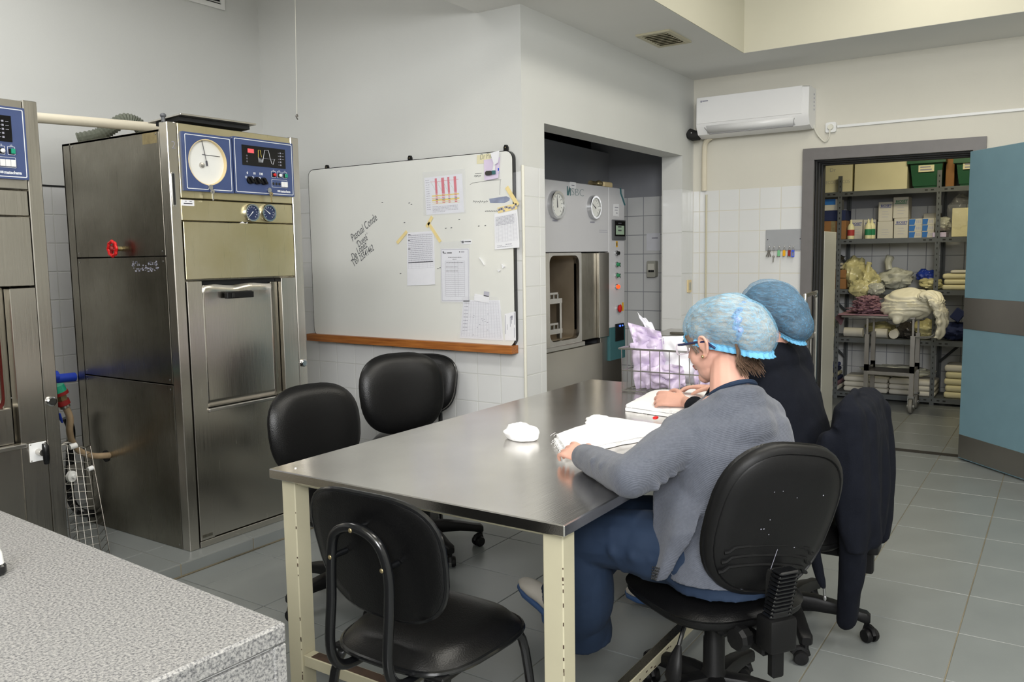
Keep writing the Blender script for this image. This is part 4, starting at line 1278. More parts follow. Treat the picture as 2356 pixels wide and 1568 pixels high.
# column fittings
u, v = zs(1418, 483)
st = G().prism(FZ, [(u - 0.05, v - 0.045), (u + 0.045, v - 0.05), (u + 0.045, v + 0.05), (u - 0.05, v + 0.045)], 0, 0.001).build('note', 'paper', cp, smooth=0)
G().fbox(FZ, u - 0.03, u + 0.03, v + 0.018, v + 0.024, .001, .0015).fbox(FZ, u - 0.03, u + 0.02, v - 0.004, v + 0.002, .001, .0015).fbox(FZ, u - 0.01, u + 0.02, v - 0.026, v - 0.02, .001, .0015).build('print', 'ink_soft', st, smooth=0)
a0, a1 = zs(1407, 505), zs(1435, 552)
tp = G().fbox(FZ, a0[0], xc - 0.002, a1[1], a0[1], 0, 0.014, 0.003).build('touch_panel', 'panel_grey', cp)
G().fbox(FZ, a0[0] + 0.03, xc - 0.022, a1[1] + 0.03, a0[1] - 0.008, 0.014, 0.016).build('bezel', 'black_glass', tp, smooth=0)
G().fbox(FZ, a0[0] + 0.045, xc - 0.04, a1[1] + 0.042, a0[1] - 0.045, 0.016, 0.0172).build('screen', 'lcd', tp, smooth=0)
g = G()
for k in range(3):
    g.fbox(FZ, a0[0] + 0.08, a0[0] + 0.14, a1[1] + 0.07 + k * 0.028, a1[1] + 0.08 + k * 0.028, 0.0172, 0.0176)
g.build('screen_print', 'ink', tp, smooth=0)
u, v = zs(1419, 561)
G().fbox(FZ, u - 0.016, u + 0.016, v - 0.024, v + 0.022, 0, 0.001).build('warning_sticker', 'sticker_yellow', cp, smooth=0)
G().fbox(FZ, u - 0.008, u + 0.008, v - 0.014, v + 0.012, 0.001, 0.0014).build('print', 'ink', cp, smooth=0)
for (px_, py_, mt_) in ((1417, 582, 'black_gloss'), (1417, 608, 'label_green'), (1417, 633, 'label_green'), (1417, 659, 'led_red'), (1421, 709, 'red_gloss')):
    u, v = zs(px_, py_)
    r_ = 0.026 if mt_ == 'red_gloss' else 0.019
    a = G().lathe(FZ(u, v, 0), FZ.n, [(r_ * 1.1, 0), (r_ * 1.1, 0.012), (r_ * 0.8, 0.014), (r_ * 0.8, 0.014), (0.0001, 0.014)], 16).build('switch_ring', 'chrome', cp)
    G().lathe(FZ(u, v, 0.012), FZ.n, [(r_ * 0.8, 0), (r_ * (1.25 if mt_ == 'red_gloss' else 0.8), 0.012), (r_ * 0.7, 0.02), (0.0001, 0.021)], 16).build('switch_cap', mt_, a)
    if mt_ == 'label_green':
        u2, v2 = zs(px_ + 10, py_ + 1)
        G().fbox(FZ, u2 - 0.006, u2 + 0.006, v2 - 0.018, v2 - 0.004, 0, 0.001).fbox(FZ, u2 - 0.006, u2 + 0.006, v2 + 0.004, v2 + 0.018, 0, 0.001).build('symbol', 'ink', cp, smooth=0)
u, v = zs(1433, 705)
G().fbox(FZ, u - 0.016, u + 0.012, v - 0.035, v + 0.035, 0, 0.001).build('warning_sticker', 'sticker_yellow', cp, smooth=0)
tp2 = G().fbox(FZ, xb + 0.012, xc + 0.004, 0.60, 0.862, -0.03, 0.004, 0.003).build('lower_control_box', 'teal', cp)
u0, v1 = zs(1414, 745)
u1, v0 = zs(1433, 781)
G().fbox(FZ, u0, u1, v0, v1, 0.004, 0.012, 0.002).build('printer_flap', 'black_gloss', tp2)
u, v = zs(1423, 749)
G().ell(FZ(u, v, 0.013), 0.008).build('lamp', 'led_blue', tp2)
u, v = zs(1429, 748)
G().ell(FZ(u, v, 0.013), 0.006).build('lamp', 'led_blue', tp2)
G().tube([FZ(*zs(1426, 433), 0.002), FZ(*zs(1427, 445), 0.002), FZ(*zs(1431, 456), 0.002), FZ(*zs(1436, 472), 0.002)], 0.012, 6, flat=0.2).build('teal_stripe', 'teal', cp)
bk = thing('brush', 'small wooden brush lying on top of the large sterilizer', 'brush', (5.75, YS + 0.06, zt))
q0, q1 = P(1385, 421, Y=YS + 0.06), P(1405, 423, Y=YS + 0.06)
G().box(q0.x, q1.x, YS + 0.04, YS + 0.09, zt + 0.001, zt + 0.045, 0.008).build('block', 'carton_brown', bk).data.materials[0] = M['cream_plastic']
o = G().cyl((q0.x - 0.19, YS + 0.06, zt + 0.022), (q0.x - 0.10, YS + 0.07, zt + 0.022), 0.020).ell((q0.x - 0.05, YS + 0.06, zt + 0.026), (0.04, 0.03, 0.025)).build('metal_fitting', 'brass')
tag(o, 'small dark metal fitting beside the brush on the large sterilizer', 'fitting')

# recess wall: breaker box, note
FB2 = Frame((6.70, 0, 0), (0, -1, 0), (0, 0, 1))
q = P(1500, 618, X=6.66)
bb = thing('breaker_box', 'small beige breaker box on the tiled wall of the recess', 'breaker box', q)
a0, a1 = P(1488, 600, X=6.64), P(1508, 637, X=6.64)
G().prism(FB2, rrect(-a0.y, -a1.y, a1.z, a0.z, 0.012), 0.002, 0.06).build('housing', 'grey_plastic', bb)
zc = (a0.z + a1.z) / 2
G().fbox(FB2, -a0.y + 0.012, -a1.y - 0.012, zc - 0.01, zc + 0.045, 0.06, 0.063).build('window', 'offwhite_plastic', bb, smooth=0)
for k in range(3):
    uu = -a0.y + 0.02 + k * 0.018
    G().fbox(FB2, uu, uu + 0.011, zc - 0.026, zc - 0.008, 0.06, 0.072, 0.001).build('switch', 'black_plastic', bb)
a0, a1 = P(1487, 537, X=6.69), P(1518, 576, X=6.69)
pn = thing('wall_note', 'sheet in a clear sleeve taped above the breaker box', 'paper', (6.69, a0.y, a1.z))
G().fbox(FB2, -a0.y, -a1.y, a1.z, a0.z, 0.003, 0.005).build('sheet', 'paper_grey', pn, smooth=0)
G().fbox(FB2, -a0.y + 0.05, -a1.y - 0.02, a0.z - 0.045, a0.z - 0.035, 0.005, 0.0055).build('print', 'ink_soft', pn, smooth=0)

# ================================================================== WHITEBOARD AND ITS PAPERS
FW = Frame((XW, YN, 0), (0, -1, 0), (0, 0, 1))
bd = thing('whiteboard', 'wide whiteboard with wooden tray and black rounded edge on the wall', 'whiteboard', (XW, 3.38, 1.48))
bu0, bu1, bv0, bv1 = -1.655, -0.045, 0.935, 2.020
out_ = rrect(bu0, bu1, bv0, bv1, 0.045, 6)
G().prism(FW, out_, 0.012, 0.034).build('surface', 'board_white', bd)
G().ring(FW, rrect(bu0 - 0.004, bu1 + 0.005, bv0 - 0.004, bv1 + 0.004, 0.048, 6), rrect(bu0 + 0.001, bu1 - 0.001, bv0 + 0.001, bv1 - 0.001, 0.045, 6), 0.006, 0.0335).build('edge_band', 'black_gloss', bd)
G().prism(FW, [(-1.69, 0.900), (-0.040, 0.895), (-0.040, 0.940), (-1.69, 0.945)], 0.008, 0.075).build('tray', 'oak', bd, smooth=0)
for px_, py_ in ((750, 388), (941, 367), (1162, 343)):
    p = P(px_, py_, X=XW - 0.02)
    u, v = FW.uv(p)
    b_ = G().prism(FW, [(u - 0.012, bv1 - 0.03), (u + 0.012, bv1 - 0.03), (u + 0.012, v + 0.012), (u + 0.006, v + 0.024), (u - 0.006, v + 0.024), (u - 0.012, v + 0.012)], 0.001, 0.018).build('bracket', 'black_plastic', bd, smooth=0)
    G().ell(FW(u, v + 0.010, 0.018), (0.002, 0.004, 0.004), None, 8, 5).build('screw', 'brass', b_)
XP = XW - 0.035


def at_board(px_, py_, X=XP):
    return FW.uv(P(px_, py_, X=X))


def hand(body, px_, py_, size, rot, sx=0.85):
    u, v = at_board(px_, py_)
    return text('handwriting', body, FW, u, v, size, 'marker', bd, rot=rot, shear=0.25, w=0.0345, bold=0.0001, sx=sx)


hand('Pascual Conde', 811, 556, 0.070, radians(31), 0.62)
hand('\u00b4Duet\u00e9\u00b4', 822, 572, 0.062, radians(31), 0.62)
hand('Dr', 812, 600, 0.066, radians(31), 0.6)
hand('Lopez', 824, 586, 0.066, radians(31), 0.6)
hand('Telf', 814, 615, 0.072, radians(40), 0.6)
hand('25541462', 830, 601, 0.058, radians(31), 0.6)
# faded writing on the right half: a few strokes and a smear
g = G()


def stroke(g, pts, r=0.0016):
    g.tube([FW(*at_board(*p), 0.0345) for p in pts], r, 4, flat=1.0)


stroke(g, [(1081, 425), (1086, 421), (1120, 416), (1153, 413)], 0.0009)
stroke(g, [(1151, 414), (1150, 448)], 0.0009)
for k in range(7):
    stroke(g, [(1088 + k * 5, 465 + (k % 2) * 2), (1090 + k * 5, 461 + (k % 3)), (1092 + k * 5, 464)], 0.0014)
for k in range(5):
    stroke(g, [(1091 + k * 3.4, 405 + (k % 2) * 2), (1094 + k * 3, 403)], 0.002)
stroke(g, [(1093, 399), (1108, 398)], 0.0009)
for k in range(8):
    stroke(g, [(1116 + k * 4, 486), (1119 + k * 4, 484.5)], 0.0017)
for x, y in ((878, 466), (940, 467), (945, 470), (929, 512), (1055, 505), (1060, 555), (920, 629), (1006, 618), (1011, 616), (1100, 520), (1115, 519), (1024, 525), (1037, 524)):
    stroke(g, [(x, y), (x + 3, y - 0.6)], 0.0022)
g.build('faded_writing', 'marker', bd)
sm = G().prism(FW, [at_board(*p) for p in ((1125, 457), (1165, 451), (1173, 455), (1172, 461), (1160, 467), (1128, 467))], 0.0341, 0.0346).build('ink_smear', 'eraser_blue', bd, smooth=0)


class Sheet:
    def __init__(s, name, label, quad, w=0.0355, matn='paper', curl=0.0, parent=None, cat='paper', group=None):
        s.q = [Vector(at_board(*p, XW - w)) for p in quad]                      # TL TR BR BL
        s.w, s.curl = w, curl
        lo = FW(s.q[3][0], s.q[3][1], w)
        s.o = thing(name, label, cat, lo, 0, group) if parent is None else parent
        g = G().grid(lambda a, b: s.at(a, b), 8, 8)
        s.s = g.build('sheet' if parent is None else name, matn, s.o, solid=0.0005, smooth=0)

    def at(s, a, b, dw=0.0):
        p = (s.q[0] * (1 - a) + s.q[1] * a) * (1 - b) + (s.q[3] * (1 - a) + s.q[2] * a) * b
        return FW(p[0], p[1], s.w + dw + s.curl * (b ** 3) * (0.4 + a) + s.curl * 0.3 * max(0, a - 0.7))

    def rects(s, rs, matn, name='print', dw=0.0007):
        g = G()
        for a0, b0, a1, b1 in rs:
            g.grid(lambda x, y: s.at(a0 + (a1 - a0) * x, b0 + (b1 - b0) * y, dw), max(1, int((a1 - a0) * 8)), max(1, int((b1 - b0) * 8)))
        return g.build(name, matn, s.o, smooth=0)


rnd = random.Random(11)


def words(a0, a1, b, h=0.012, fill=0.75):
    out, a = [], a0
    while a < a1:
        l = 0.015 + rnd.random() * 0.05
        out.append((a, b - h / 2, min(a + l, a1), b + h / 2))
        a += l + 0.012
    return out


def table_lines(a0, a1, b0, b1, rows, cols, th=0.004):
    out = [(a0, b0 + (b1 - b0) * k / rows - th / 3, a1, b0 + (b1 - b0) * k / rows + th / 3) for k in range(rows + 1)]
    out += [(c - th / 2, b0, c + th / 2, b1) for c in cols]
    return out


# colour bar chart in a clear sleeve
fs = Sheet('clear_sleeve', 'clear plastic sleeve taped around the colour chart on the whiteboard', ((972, 396), (1070, 388), (1073, 490), (975, 496)), 0.0362, 'clear_film', 0.004, cat='sleeve')
sh = Sheet('chart_sheet', 'printed chart with red columns and yellow bands on the whiteboard', ((976, 409), (1063, 399), (1068, 488), (981, 494)), 0.0352, 'paper_grey')
for k, (a, wd) in enumerate(((0.31, 0.055), (0.49, 0.075), (0.64, 0.052), (0.81, 0.065))):
    sh.rects([(a - wd / 2, 0.05, a + wd / 2, 0.46)], 'print_red')
    sh.rects([(a - wd / 2, 0.47 + q * 0.045, a + wd / 2, 0.49 + q * 0.045) for q in range(6)], 'print_red', dw=0.0012)
    sh.rects([(a - wd / 2, 0.60, a + wd / 2, 0.625)], 'ink', dw=0.0014)
sh.rects([(0.18, 0.495, 0.90, 0.525), (0.18, 0.605, 0.90, 0.65), (0.18, 0.68, 0.9, 0.69), (0.18, 0.72, 0.9, 0.728), (0.18, 0.56, 0.4, 0.57)], 'print_yellow', dw=0.0009)
sh.rects([(0.16, 0.13, 0.9, 0.138), (0.18, 0.58, 0.45, 0.586)], 'print_red', dw=0.0008)
g = []
for k in range(4):
    for q in range(9):
        a, b = 0.17 + 0.155 * k + q * 0.016, 0.12 + q * 0.035
        g.append((a, b, a + 0.012, b + 0.014))
sh.rects(g, 'print_green')
g = []
for k in range(14):
    g += words(0.03, 0.13, 0.08 + k * 0.06, 0.012)
for k in range(5):
    g += words(0.18, 0.5 + 0.35 * (k < 4), 0.80 + k * 0.035, 0.012)
sh.rects(g, 'ink_soft')
# form with a dense table
sh = Sheet('form_sheet', 'sheet with a dense upper table, left of the framed list on the whiteboard', ((936, 535), (998, 531), (1002, 654), (937, 657)), 0.0355, 'paper_grey', 0.003)
sh.rects(table_lines(0.05, 0.95, 0.04, 0.68, 18, (0.05, 0.18, 0.33, 0.45, 0.58, 0.74, 0.86, 0.95)), 'ink_line')
g = []
for k in range(15):
    g += words(0.06, 0.93, 0.06 + k * 0.0356, 0.010)
sh.rects(g, 'ink_soft')
sh.rects([(0.05, 0.035, 0.14, 0.05), (0.05, 0.14, 0.12, 0.155), (0.05, 0.30, 0.13, 0.315), (0.05, 0.56, 0.95, 0.575)], 'ink', dw=0.0009)
# framed list
fs = Sheet('clear_sleeve', 'clear plastic sleeve holding the framed blank list on the whiteboard', ((1012, 556), (1080, 553), (1083, 698), (1014, 697)), 0.0366, 'clear_film', 0.003, cat='sleeve')
sh = Sheet('list_sheet', 'framed blank list with three columns under the colour chart', ((1014, 572), (1079, 571), (1080, 694), (1016, 693)), 0.0356, 'paper_grey')
sh.rects([(0.02, 0.01, 0.98, 0.018), (0.02, 0.975, 0.98, 0.983), (0.02, 0.01, 0.03, 0.98), (0.97, 0.01, 0.98, 0.98)], 'ink_soft')
sh.rects(table_lines(0.16, 0.84, 0.235, 0.90, 18, (0.16, 0.50, 0.61, 0.84), 0.006), 'ink_soft')
sh.rects(words(0.27, 0.75, 0.165, 0.012) + words(0.42, 0.56, 0.20, 0.010) + words(0.2, 0.8, 0.262, 0.010) + words(0.18, 0.6, 0.345, 0.010) + words(0.18, 0.6, 0.42, 0.010), 'ink')
sh.rects([(0.07, 0.05, 0.12, 0.075), (0.09, 0.075, 0.2, 0.09), (0.23, 0.07, 0.40, 0.09), (0.66, 0.05, 0.69, 0.075), (0.72, 0.06, 0.84, 0.07)], 'ink', dw=0.0009)
# table sheet at the right edge
sh = Sheet('table_sheet', 'table sheet taped over the right edge of the whiteboard', ((1137, 491), (1190, 480), (1197, 569), (1139, 574)), 0.0362, 'paper', 0.006)
sh.rects(table_lines(0.06, 0.93, 0.11, 0.80, 20, (0.06, 0.17, 0.32, 0.44, 0.55, 0.68, 0.79, 0.93), 0.006), 'ink_line')
g = []
for k in range(7):
    g += words(0.07, 0.85, 0.13 + k * 0.035, 0.012)
sh.rects(g + words(0.1, 0.3, 0.90, 0.012) + words(0.45, 0.7, 0.885, 0.02) + words(0.1, 0.75, 0.94, 0.012), 'ink_soft')
# crumpled sleeve at the bottom right with sheets
sh = Sheet('roster_sheet', 'large roster sheet in the crumpled sleeve low on the whiteboard', ((1066, 690), (1150, 690), (1158, 783), (1058, 777)), 0.0356, 'paper_grey')
sh.rects(table_lines(0.03, 0.95, 0.04, 0.95, 24, [0.03 + 0.92 * k / 14 for k in range(15)], 0.004), 'ink_line')
g = []
for k in range(9):
    g += words(0.05, 0.16, 0.08 + k * 0.09, 0.014)
for k in range(12):
    a, b = 0.28 + rnd.random() * 0.4, 0.3 + rnd.random() * 0.6
    g.append((a, b, a + 0.03, b + 0.012))
sh.rects(g, 'ink_soft')
qd = [Vector(at_board(*p, XW - 0.04)) for p in ((1064, 681), (1157, 682), (1160, 785), (1057, 778))]


def crum(a, b):
    if b < 0.5 and a > 0.75:
        a = 0.75 + (a - 0.75) * (0.55 + 0.9 * b)
    p = (qd[0] * (1 - a) + qd[1] * a) * (1 - b) + (qd[3] * (1 - a) + qd[2] * a) * b
    w = 0.041 + 0.012 * b * b + 0.008 * abs(sin(7 * a + 2.2 * b + 2 * sin(3 * b))) * (0.3 + b) + 0.004 * noise.noise((a * 7, b * 7, 3))
    return FW(p[0], p[1], w)


o = G().grid(crum, 24, 24).build('crumpled_sleeve', 'clear_film', smooth=50)
tag(o, 'crumpled clear plastic sleeve hanging over the tray at the whiteboard corner', 'sleeve')
sh = Sheet('slip_sheet', 'narrow slip with sideways print in the lower right board corner', ((1161, 722), (1186, 716), (1187, 783), (1162, 783)), 0.0356, 'paper')
sh.rects([(0.05, 0.05, 0.09, 0.75), (0.5, 0.15, 0.54, 0.5), (0.62, 0.2, 0.66, 0.4), (0.88, 0.03, 0.93, 0.45), (0.86, 0.55, 0.9, 0.9), (0.2, 0.4, 0.24, 0.6)], 'ink_soft')
g = sh.rects([(0.55, 0.12, 0.75, 0.2), (0.6, 0.2, 0.72, 0.27)], 'ink_soft', dw=0.001)
# bag with pen drive, note slip, tapes
sh = Sheet('note_slip', 'small cream slip with a handwritten name at the board top', ((1097, 357), (1130, 352), (1128, 375), (1097, 377)), 0.0352, 'carton_cream')
u, v = sh.q[3]
text('handwriting', 'Dr Pi\u00f1ero', FW, u + 0.022, v + 0.022, 0.045, 'marker', sh.o, rot=0.05, shear=0.25, w=0.0362, bold=-0.001, sx=0.7)
sh = Sheet('pen_drive_bag', 'small lilac bag with a black pen drive taped high on the board', ((1113, 368), (1150, 361), (1148, 410), (1115, 415)), 0.038, 'lilac_film', 0.006, cat='bag')
u, v = at_board(1131, 398)
G().prism(FW, rrect(u - 0.034, u + 0.012, v - 0.012, v + 0.012, 0.011), 0.043, 0.052).build('pen_drive', 'black_gloss', sh.o)
G().prism(FW, rrect(u + 0.012, u + 0.034, v - 0.009, v + 0.012, 0.003), 0.043, 0.050).build('drive_cap', 'teal', sh.o)
G().prism(FW, [(u + 0.012, v + 0.012), (u + 0.03, v + 0.01), (u + 0.034, v + 0.045), (u + 0.022, v + 0.06)], 0.044, 0.045).build('drive_tag', 'white_plastic', sh.o, smooth=0)
g = G()
for k in range(3):
    w_ = at_board(1148, 388 + k * 4)
    g.fbox(FW, w_[0] - 0.004, w_[0] + 0.004, w_[1] - 0.008, w_[1] + 0.004, 0.0405, 0.041)
g.build('print', 'key_blue', sh.o, smooth=0)
sh = Sheet('tape_flap', 'loose flap of clear tape at the top of the pen drive bag', ((1128, 352), (1149, 346), (1147, 374), (1137, 380)), 0.047, 'paper', 0.004, cat='tape')


def tape(label, pts, wd, matn='tape_yellow', name='tape_strip'):
    a, b = [Vector(at_board(*p)) for p in pts]
    d = (b - a).normalized()
    n_ = Vector((-d.y, d.x)) * wd / 2
    o = G().prism(FW, [tuple(a + n_), tuple(a - n_), tuple(b - n_), tuple(b + n_)], 0.0375, 0.0385).build(name, matn, smooth=0)
    return tag(o, label, 'tape')


tape('yellow tape strip slanting up left of the dense form sheet', ((914, 559), (937, 532)), 0.020)
tape('short yellow tape strip just under the colour chart', ((982, 522), (995, 498)), 0.020)
tape('long yellow tape strip running down right from under the colour chart', ((986, 512), (1014, 556)), 0.020)
tape('long yellow tape strip slanting to the right board edge', ((1166, 430), (1192, 472)), 0.024)
tp = tape('camouflage patterned tape over the right table sheet', ((1146, 484), (1190, 474)), 0.032)
g = G()
rnd2 = random.Random(5)
a, b = Vector(at_board(1147, 484)), Vector(at_board(1189, 474))
for k in range(11):
    c = a + (b - a) * ((k + 0.5) / 11) + Vector((0, (rnd2.random() - .5) * 0.018))
    g.prism(FW, circ(c.x, c.y, 0.004 + rnd2.random() * 0.004, 7, 0.009), 0.0386, 0.039)
g.build('pattern', 'ink_soft', tp, smooth=0)
tape('clear tape scrap with print above the crumpled sleeve', ((1092, 683), (1126, 689)), 0.040, 'paper')
tape('small grey tape scrap over the crumpled sleeve', ((1114, 675), (1126, 677)), 0.028, 'ink_line')
for k, (lab, q) in enumerate((('torn white tape scrap on the right part of the board', ((1155, 607), (1163, 613), (1158, 617))), ('smaller torn scrap of tape beside the torn white scrap', ((1146, 620), (1153, 622), (1149, 625))), ('curled clear tape remnant right of the framed list', ((1104, 592), (1116, 610), (1110, 600))))):
    o = G().prism(FW, [at_board(*p) for p in q], 0.036, 0.044).build('tape_scrap', 'paper', smooth=0)
    tag(o, lab, 'tape')
u, v = at_board(1061, 557)
o = G().prism(FW, rrect(u, u + 0.075, v - 0.012, v + 0.014, 0.006), 0.0346, 0.036).build('small_label', 'paper', smooth=0)
tag(o, 'tiny label with a dark mark above the framed list', 'label')
G().fbox(FW, u + 0.004, u + 0.02, v - 0.006, v + 0.008, 0.036, 0.0364).fbox(FW, u + 0.025, u + 0.07, v + 0.0, v + 0.006, 0.036, 0.0364).build('print', 'ink', o, smooth=0)

# ================================================================== STEEL TOPPED TABLE
ZT = 0.77
TX0, TX1, TY0, TY1 = 1.765, 3.97, 1.03, 2.14
tb = thing('work_table', 'long steel topped work table on cream painted legs', 'table', ((TX0 + TX1) / 2, (TY0 + TY1) / 2, 0))
g = G().box(TX0, TX1, TY0, TY1, ZT - 0.032, ZT, 0.003)
g.build('tabletop', 'steel_table', tb, smooth=20)
LX0, LX1, LY0, LY1 = TX0 + 0.035, TX1 - 0.035, TY0 + 0.025, TY1 - 0.08
W_ = 0.062
for (x, y) in ((LX0, LY0), (LX0, LY1), (LX1 - W_, LY0), (LX1 - W_, LY1)):
    lg = G().box(x, x + W_, y, y + W_, 0.0, ZT - 0.033, 0.003).build('leg', 'cream_paint', tb)
    if x == LX0:
        g = G()
        r_ = random.Random(int(y * 100))
        for k in range(20):
            z = 0.02 + r_.random() ** 2.2 * 0.62
            g.box(x - 0.0006, x + 0.0008, y - 0.0006, y + 0.001 + r_.random() * 0.002, z, z + 0.003 + r_.random() * 0.008)
        g.build('paint_chips', 'rust', lg, smooth=0)
for a in ((LX0 + W_, LX1 - W_, LY0 + 0.16, LY0 + 0.195), (LX0 + W_, LX1 - W_, LY1 + 0.015, LY1 + 0.05)):
    G().box(*a, ZT - 0.075, ZT - 0.033, 0.002).build('apron', 'cream_paint', tb)
for x in (LX0 + 0.012, LX1 - W_ + 0.012):
    G().box(x, x + 0.035, LY0 + W_, LY1, ZT - 0.055, ZT - 0.033, 0.002).build('apron', 'cream_paint', tb)
zc = 0.13
for x in (LX0 + 0.008, LX1 - W_ + 0.008):
    b_ = G().box(x, x + 0.045, LY0 + W_, LY1, zc - 0.03, zc + 0.008, 0.002).build('stretcher', 'cream_paint', tb)
    G().box(x + 0.004, x + 0.041, LY0 + W_ + 0.05, LY1 - 0.03, zc + 0.008, zc + 0.0088).build('bare_top', 'rust', b_, smooth=0)
ym = (LY0 + LY1 + W_) / 2
b_ = G().box(LX0 + 0.055, LX1 - 0.05, LY0 + 0.012, LY0 + 0.05, zc - 0.03, zc + 0.008, 0.002).build('stretcher', 'cream_paint', tb)
G().box(LX0 + 0.1, LX1 - 0.1, LY0 + 0.015, LY0 + 0.047, zc + 0.008, zc + 0.0088).build('bare_top', 'steel_side', b_, smooth=0)
r_ = random.Random(4)
g = G()
for k in range(40):
    x = LX0 + 0.15 + r_.random() * 1.9
    z = zc - 0.026 + r_.random() * 0.022
    g.box(x, x + 0.006 + r_.random() * 0.02, LY0 + 0.0112, LY0 + 0.013, z, z + 0.004)
g.build('paint_chips', 'rust', b_, smooth=0)

# folded gauze, wads
def gauze_stack(label, quad, n, h, seed):
    q = [P(x, y, Z=ZT) for x, y in quad]                       # corners round the pile
    c = sum(q, Vector()) / 4
    t = thing('gauze_pile', label, 'gauze', (c.x, c.y, ZT))
    r_ = random.Random(seed)
    for k in range(n):
        z0 = ZT + 0.001 + h * k / n - (0.006 if k else 0)
        hh = h / n
        jit = [(r_.random() - 0.5) * 0.018 for _ in range(8)]
        sh_ = 0.985 - 0.03 * (k / n)

        def surf(a, b, top, k=k, jit=jit):
            p = (q[0] * (1 - a) + q[1] * a) * (1 - b) + (q[3] * (1 - a) + q[2] * a) * b
            p = c + (p - c) * sh_ + Vector((jit[0], jit[1], 0)) * 0.5
            e = min(a, 1 - a, b, 1 - b)
            edge = noise.noise((a * 9 + seed, b * 9, k * 3.1)) * 0.008 * (e < 0.08)
            sag = min(1, (e / 0.14)) ** 0.5
            zz = z0 + (hh * 0.98 if top else 0)
            wv = 0.006 * noise.noise((a * 4 + seed, b * 4, k * 0.4)) * (k / n)
            bulge = 0.016 * sin(pi * a) * sin(pi * b) * (k / n)
            return Vector((p.x + edge, p.y + edge, max(ZT + 0.0008, zz * 1.0 - (0.30 * hh * (1 - sag) if top else -0.04 * hh * (1 - sag)) + wv + bulge)))
        g = G()
        N = 16
        g.grid(lambda a, b: surf(a, b, True), N, N)
        g.grid(lambda a, b: surf(1 - a, b, False), N, N)
        top = [[(i / N, 0) for i in range(N + 1)], [(1, i / N) for i in range(N + 1)], [(1 - i / N, 1) for i in range(N + 1)], [(0, 1 - i / N) for i in range(N + 1)]]
        for side in top:
            for i in range(N):
                a, b = side[i], side[i + 1]
                g.quad(surf(*a, True), surf(*a, False), surf(*b, False), surf(*b, True))
        g.build('gauze_sheet', 'gauze', t, smooth=60)
    g = G()
    for k in range(26):
        s_ = r_.random()
        e0 = q[0] * (1 - s_) + q[3] * s_
        z = ZT + 0.004 + r_.random() * h * 0.9
        d = Vector((-0.010 - r_.random() * 0.014, 0.008 * (r_.random() - .3), -0.006 * r_.random()))
        g.tube([Vector((e0.x + 0.006, e0.y, z)), Vector((e0.x, e0.y, z)) + d * 0.6, Vector((e0.x, e0.y, z)) + d + Vector((0, 0, -0.003))], 0.0006, 4)
    f = g.build('frayed_edge', 'gauze', t)
    f['kind'] = 'stuff'
    return t


gauze_stack('thick pile of folded white gauze by the hand of the person in grey', ((1276, 1018), (1400, 976), (1560, 1000), (1296, 1052)), 2, 0.046, 1)
gauze_stack('pile of white gauze at the far side before the person in navy', ((1438, 946), (1500, 912), (1640, 906), (1590, 968)), 2, 0.042, 2)


def wad(label, c, r, seed):
    t = G()

    def fn(s, q):
        th, ph = s * 2 * pi, -pi / 2 + q * pi
        d = Vector((cos(ph) * cos(th), cos(ph) * sin(th), sin(ph)))
        k = 1 + 0.28 * noise.noise(d * 1.6 + Vector((seed, 0, 0))) + 0.14 * abs(noise.noise(d * 4 + Vector((0, seed, 0))))
        p = Vector(c) + Vector((d.x * r[0] * k, d.y * r[1] * k, d.z * r[2] * k))
        p.z = max(p.z, ZT + 0.001)
        return p
    t.grid(fn, 30, 18)
    o = t.build('gauze_wad', 'gauze', smooth=70)
    return tag(o, label, 'gauze', None)


c = P(1200, 1000, Z=ZT + 0.016)
o = wad('crumpled white gauze wad alone in the middle of the table', (c.x, c.y, ZT + 0.022), (0.055, 0.066, 0.034), 3.3)
c2 = P(1376, 966, Z=ZT + 0.012)
o = wad('smaller flat gauze wad behind the thick gauze pile', (c2.x, c2.y, ZT + 0.012), (0.06, 0.045, 0.018), 8.1)
c3 = P(1506, 981, Z=ZT + 0.02)
o = G().box(c3.x - 0.012, c3.x + 0.012, c3.y - 0.012, c3.y + 0.004, ZT + 0.050, ZT + 0.060, 0.003).build('red_clip', 'red_gloss')
tag(o, 'small red object on the gauze beside the grey sleeve', 'clip')
c4 = P(680, 1077, Z=ZT)
o = G().ell((c4.x, c4.y, ZT + 0.001), (0.004, 0.004, 0.002), None, 8, 5).build('lint_speck', 'gauze')
tag(o, 'tiny white lint speck at the left table corner', 'lint')

# wire basket with pouches
wb2 = thing('wire_basket', 'rectangular wire basket full of lilac pouches at the table end', 'basket', (3.80, 1.58, ZT))
bx0, bx1, by0, by1, bz0, bz1 = 3.68, 3.955, 1.36, 1.81, ZT + 0.006, 0.985
for z, r_ in ((bz1, 0.005), (bz1 - 0.108, 0.003), (bz0, 0.004)):
    e = 0.012 if z == bz1 else 0
    G().tube([(bx0 - e, by0 - e, z), (bx1 + e * 0, by0 - e, z), (bx1, by1 + e, z), (bx0 - e, by1 + e, z)], r_, 6, True).build('rim', 'wire_steel', wb2)
for y in [by0 + (by1 - by0) * k / 9 for k in range(10)]:
    G().tube([(bx0 - 0.008, y, bz1), (bx0, y, bz0), (bx1, y, bz0), (bx1, y, bz1)], 0.0022, 5).build('wire', 'wire_steel', wb2)
for x in [bx0 + (bx1 - bx0) * k / 5 for k in range(1, 5)]:
    G().tube([(x, by0, bz1), (x, by0, bz0), (x, by1, bz0), (x, by1, bz1)], 0.0022, 5).build('wire', 'wire_steel', wb2)


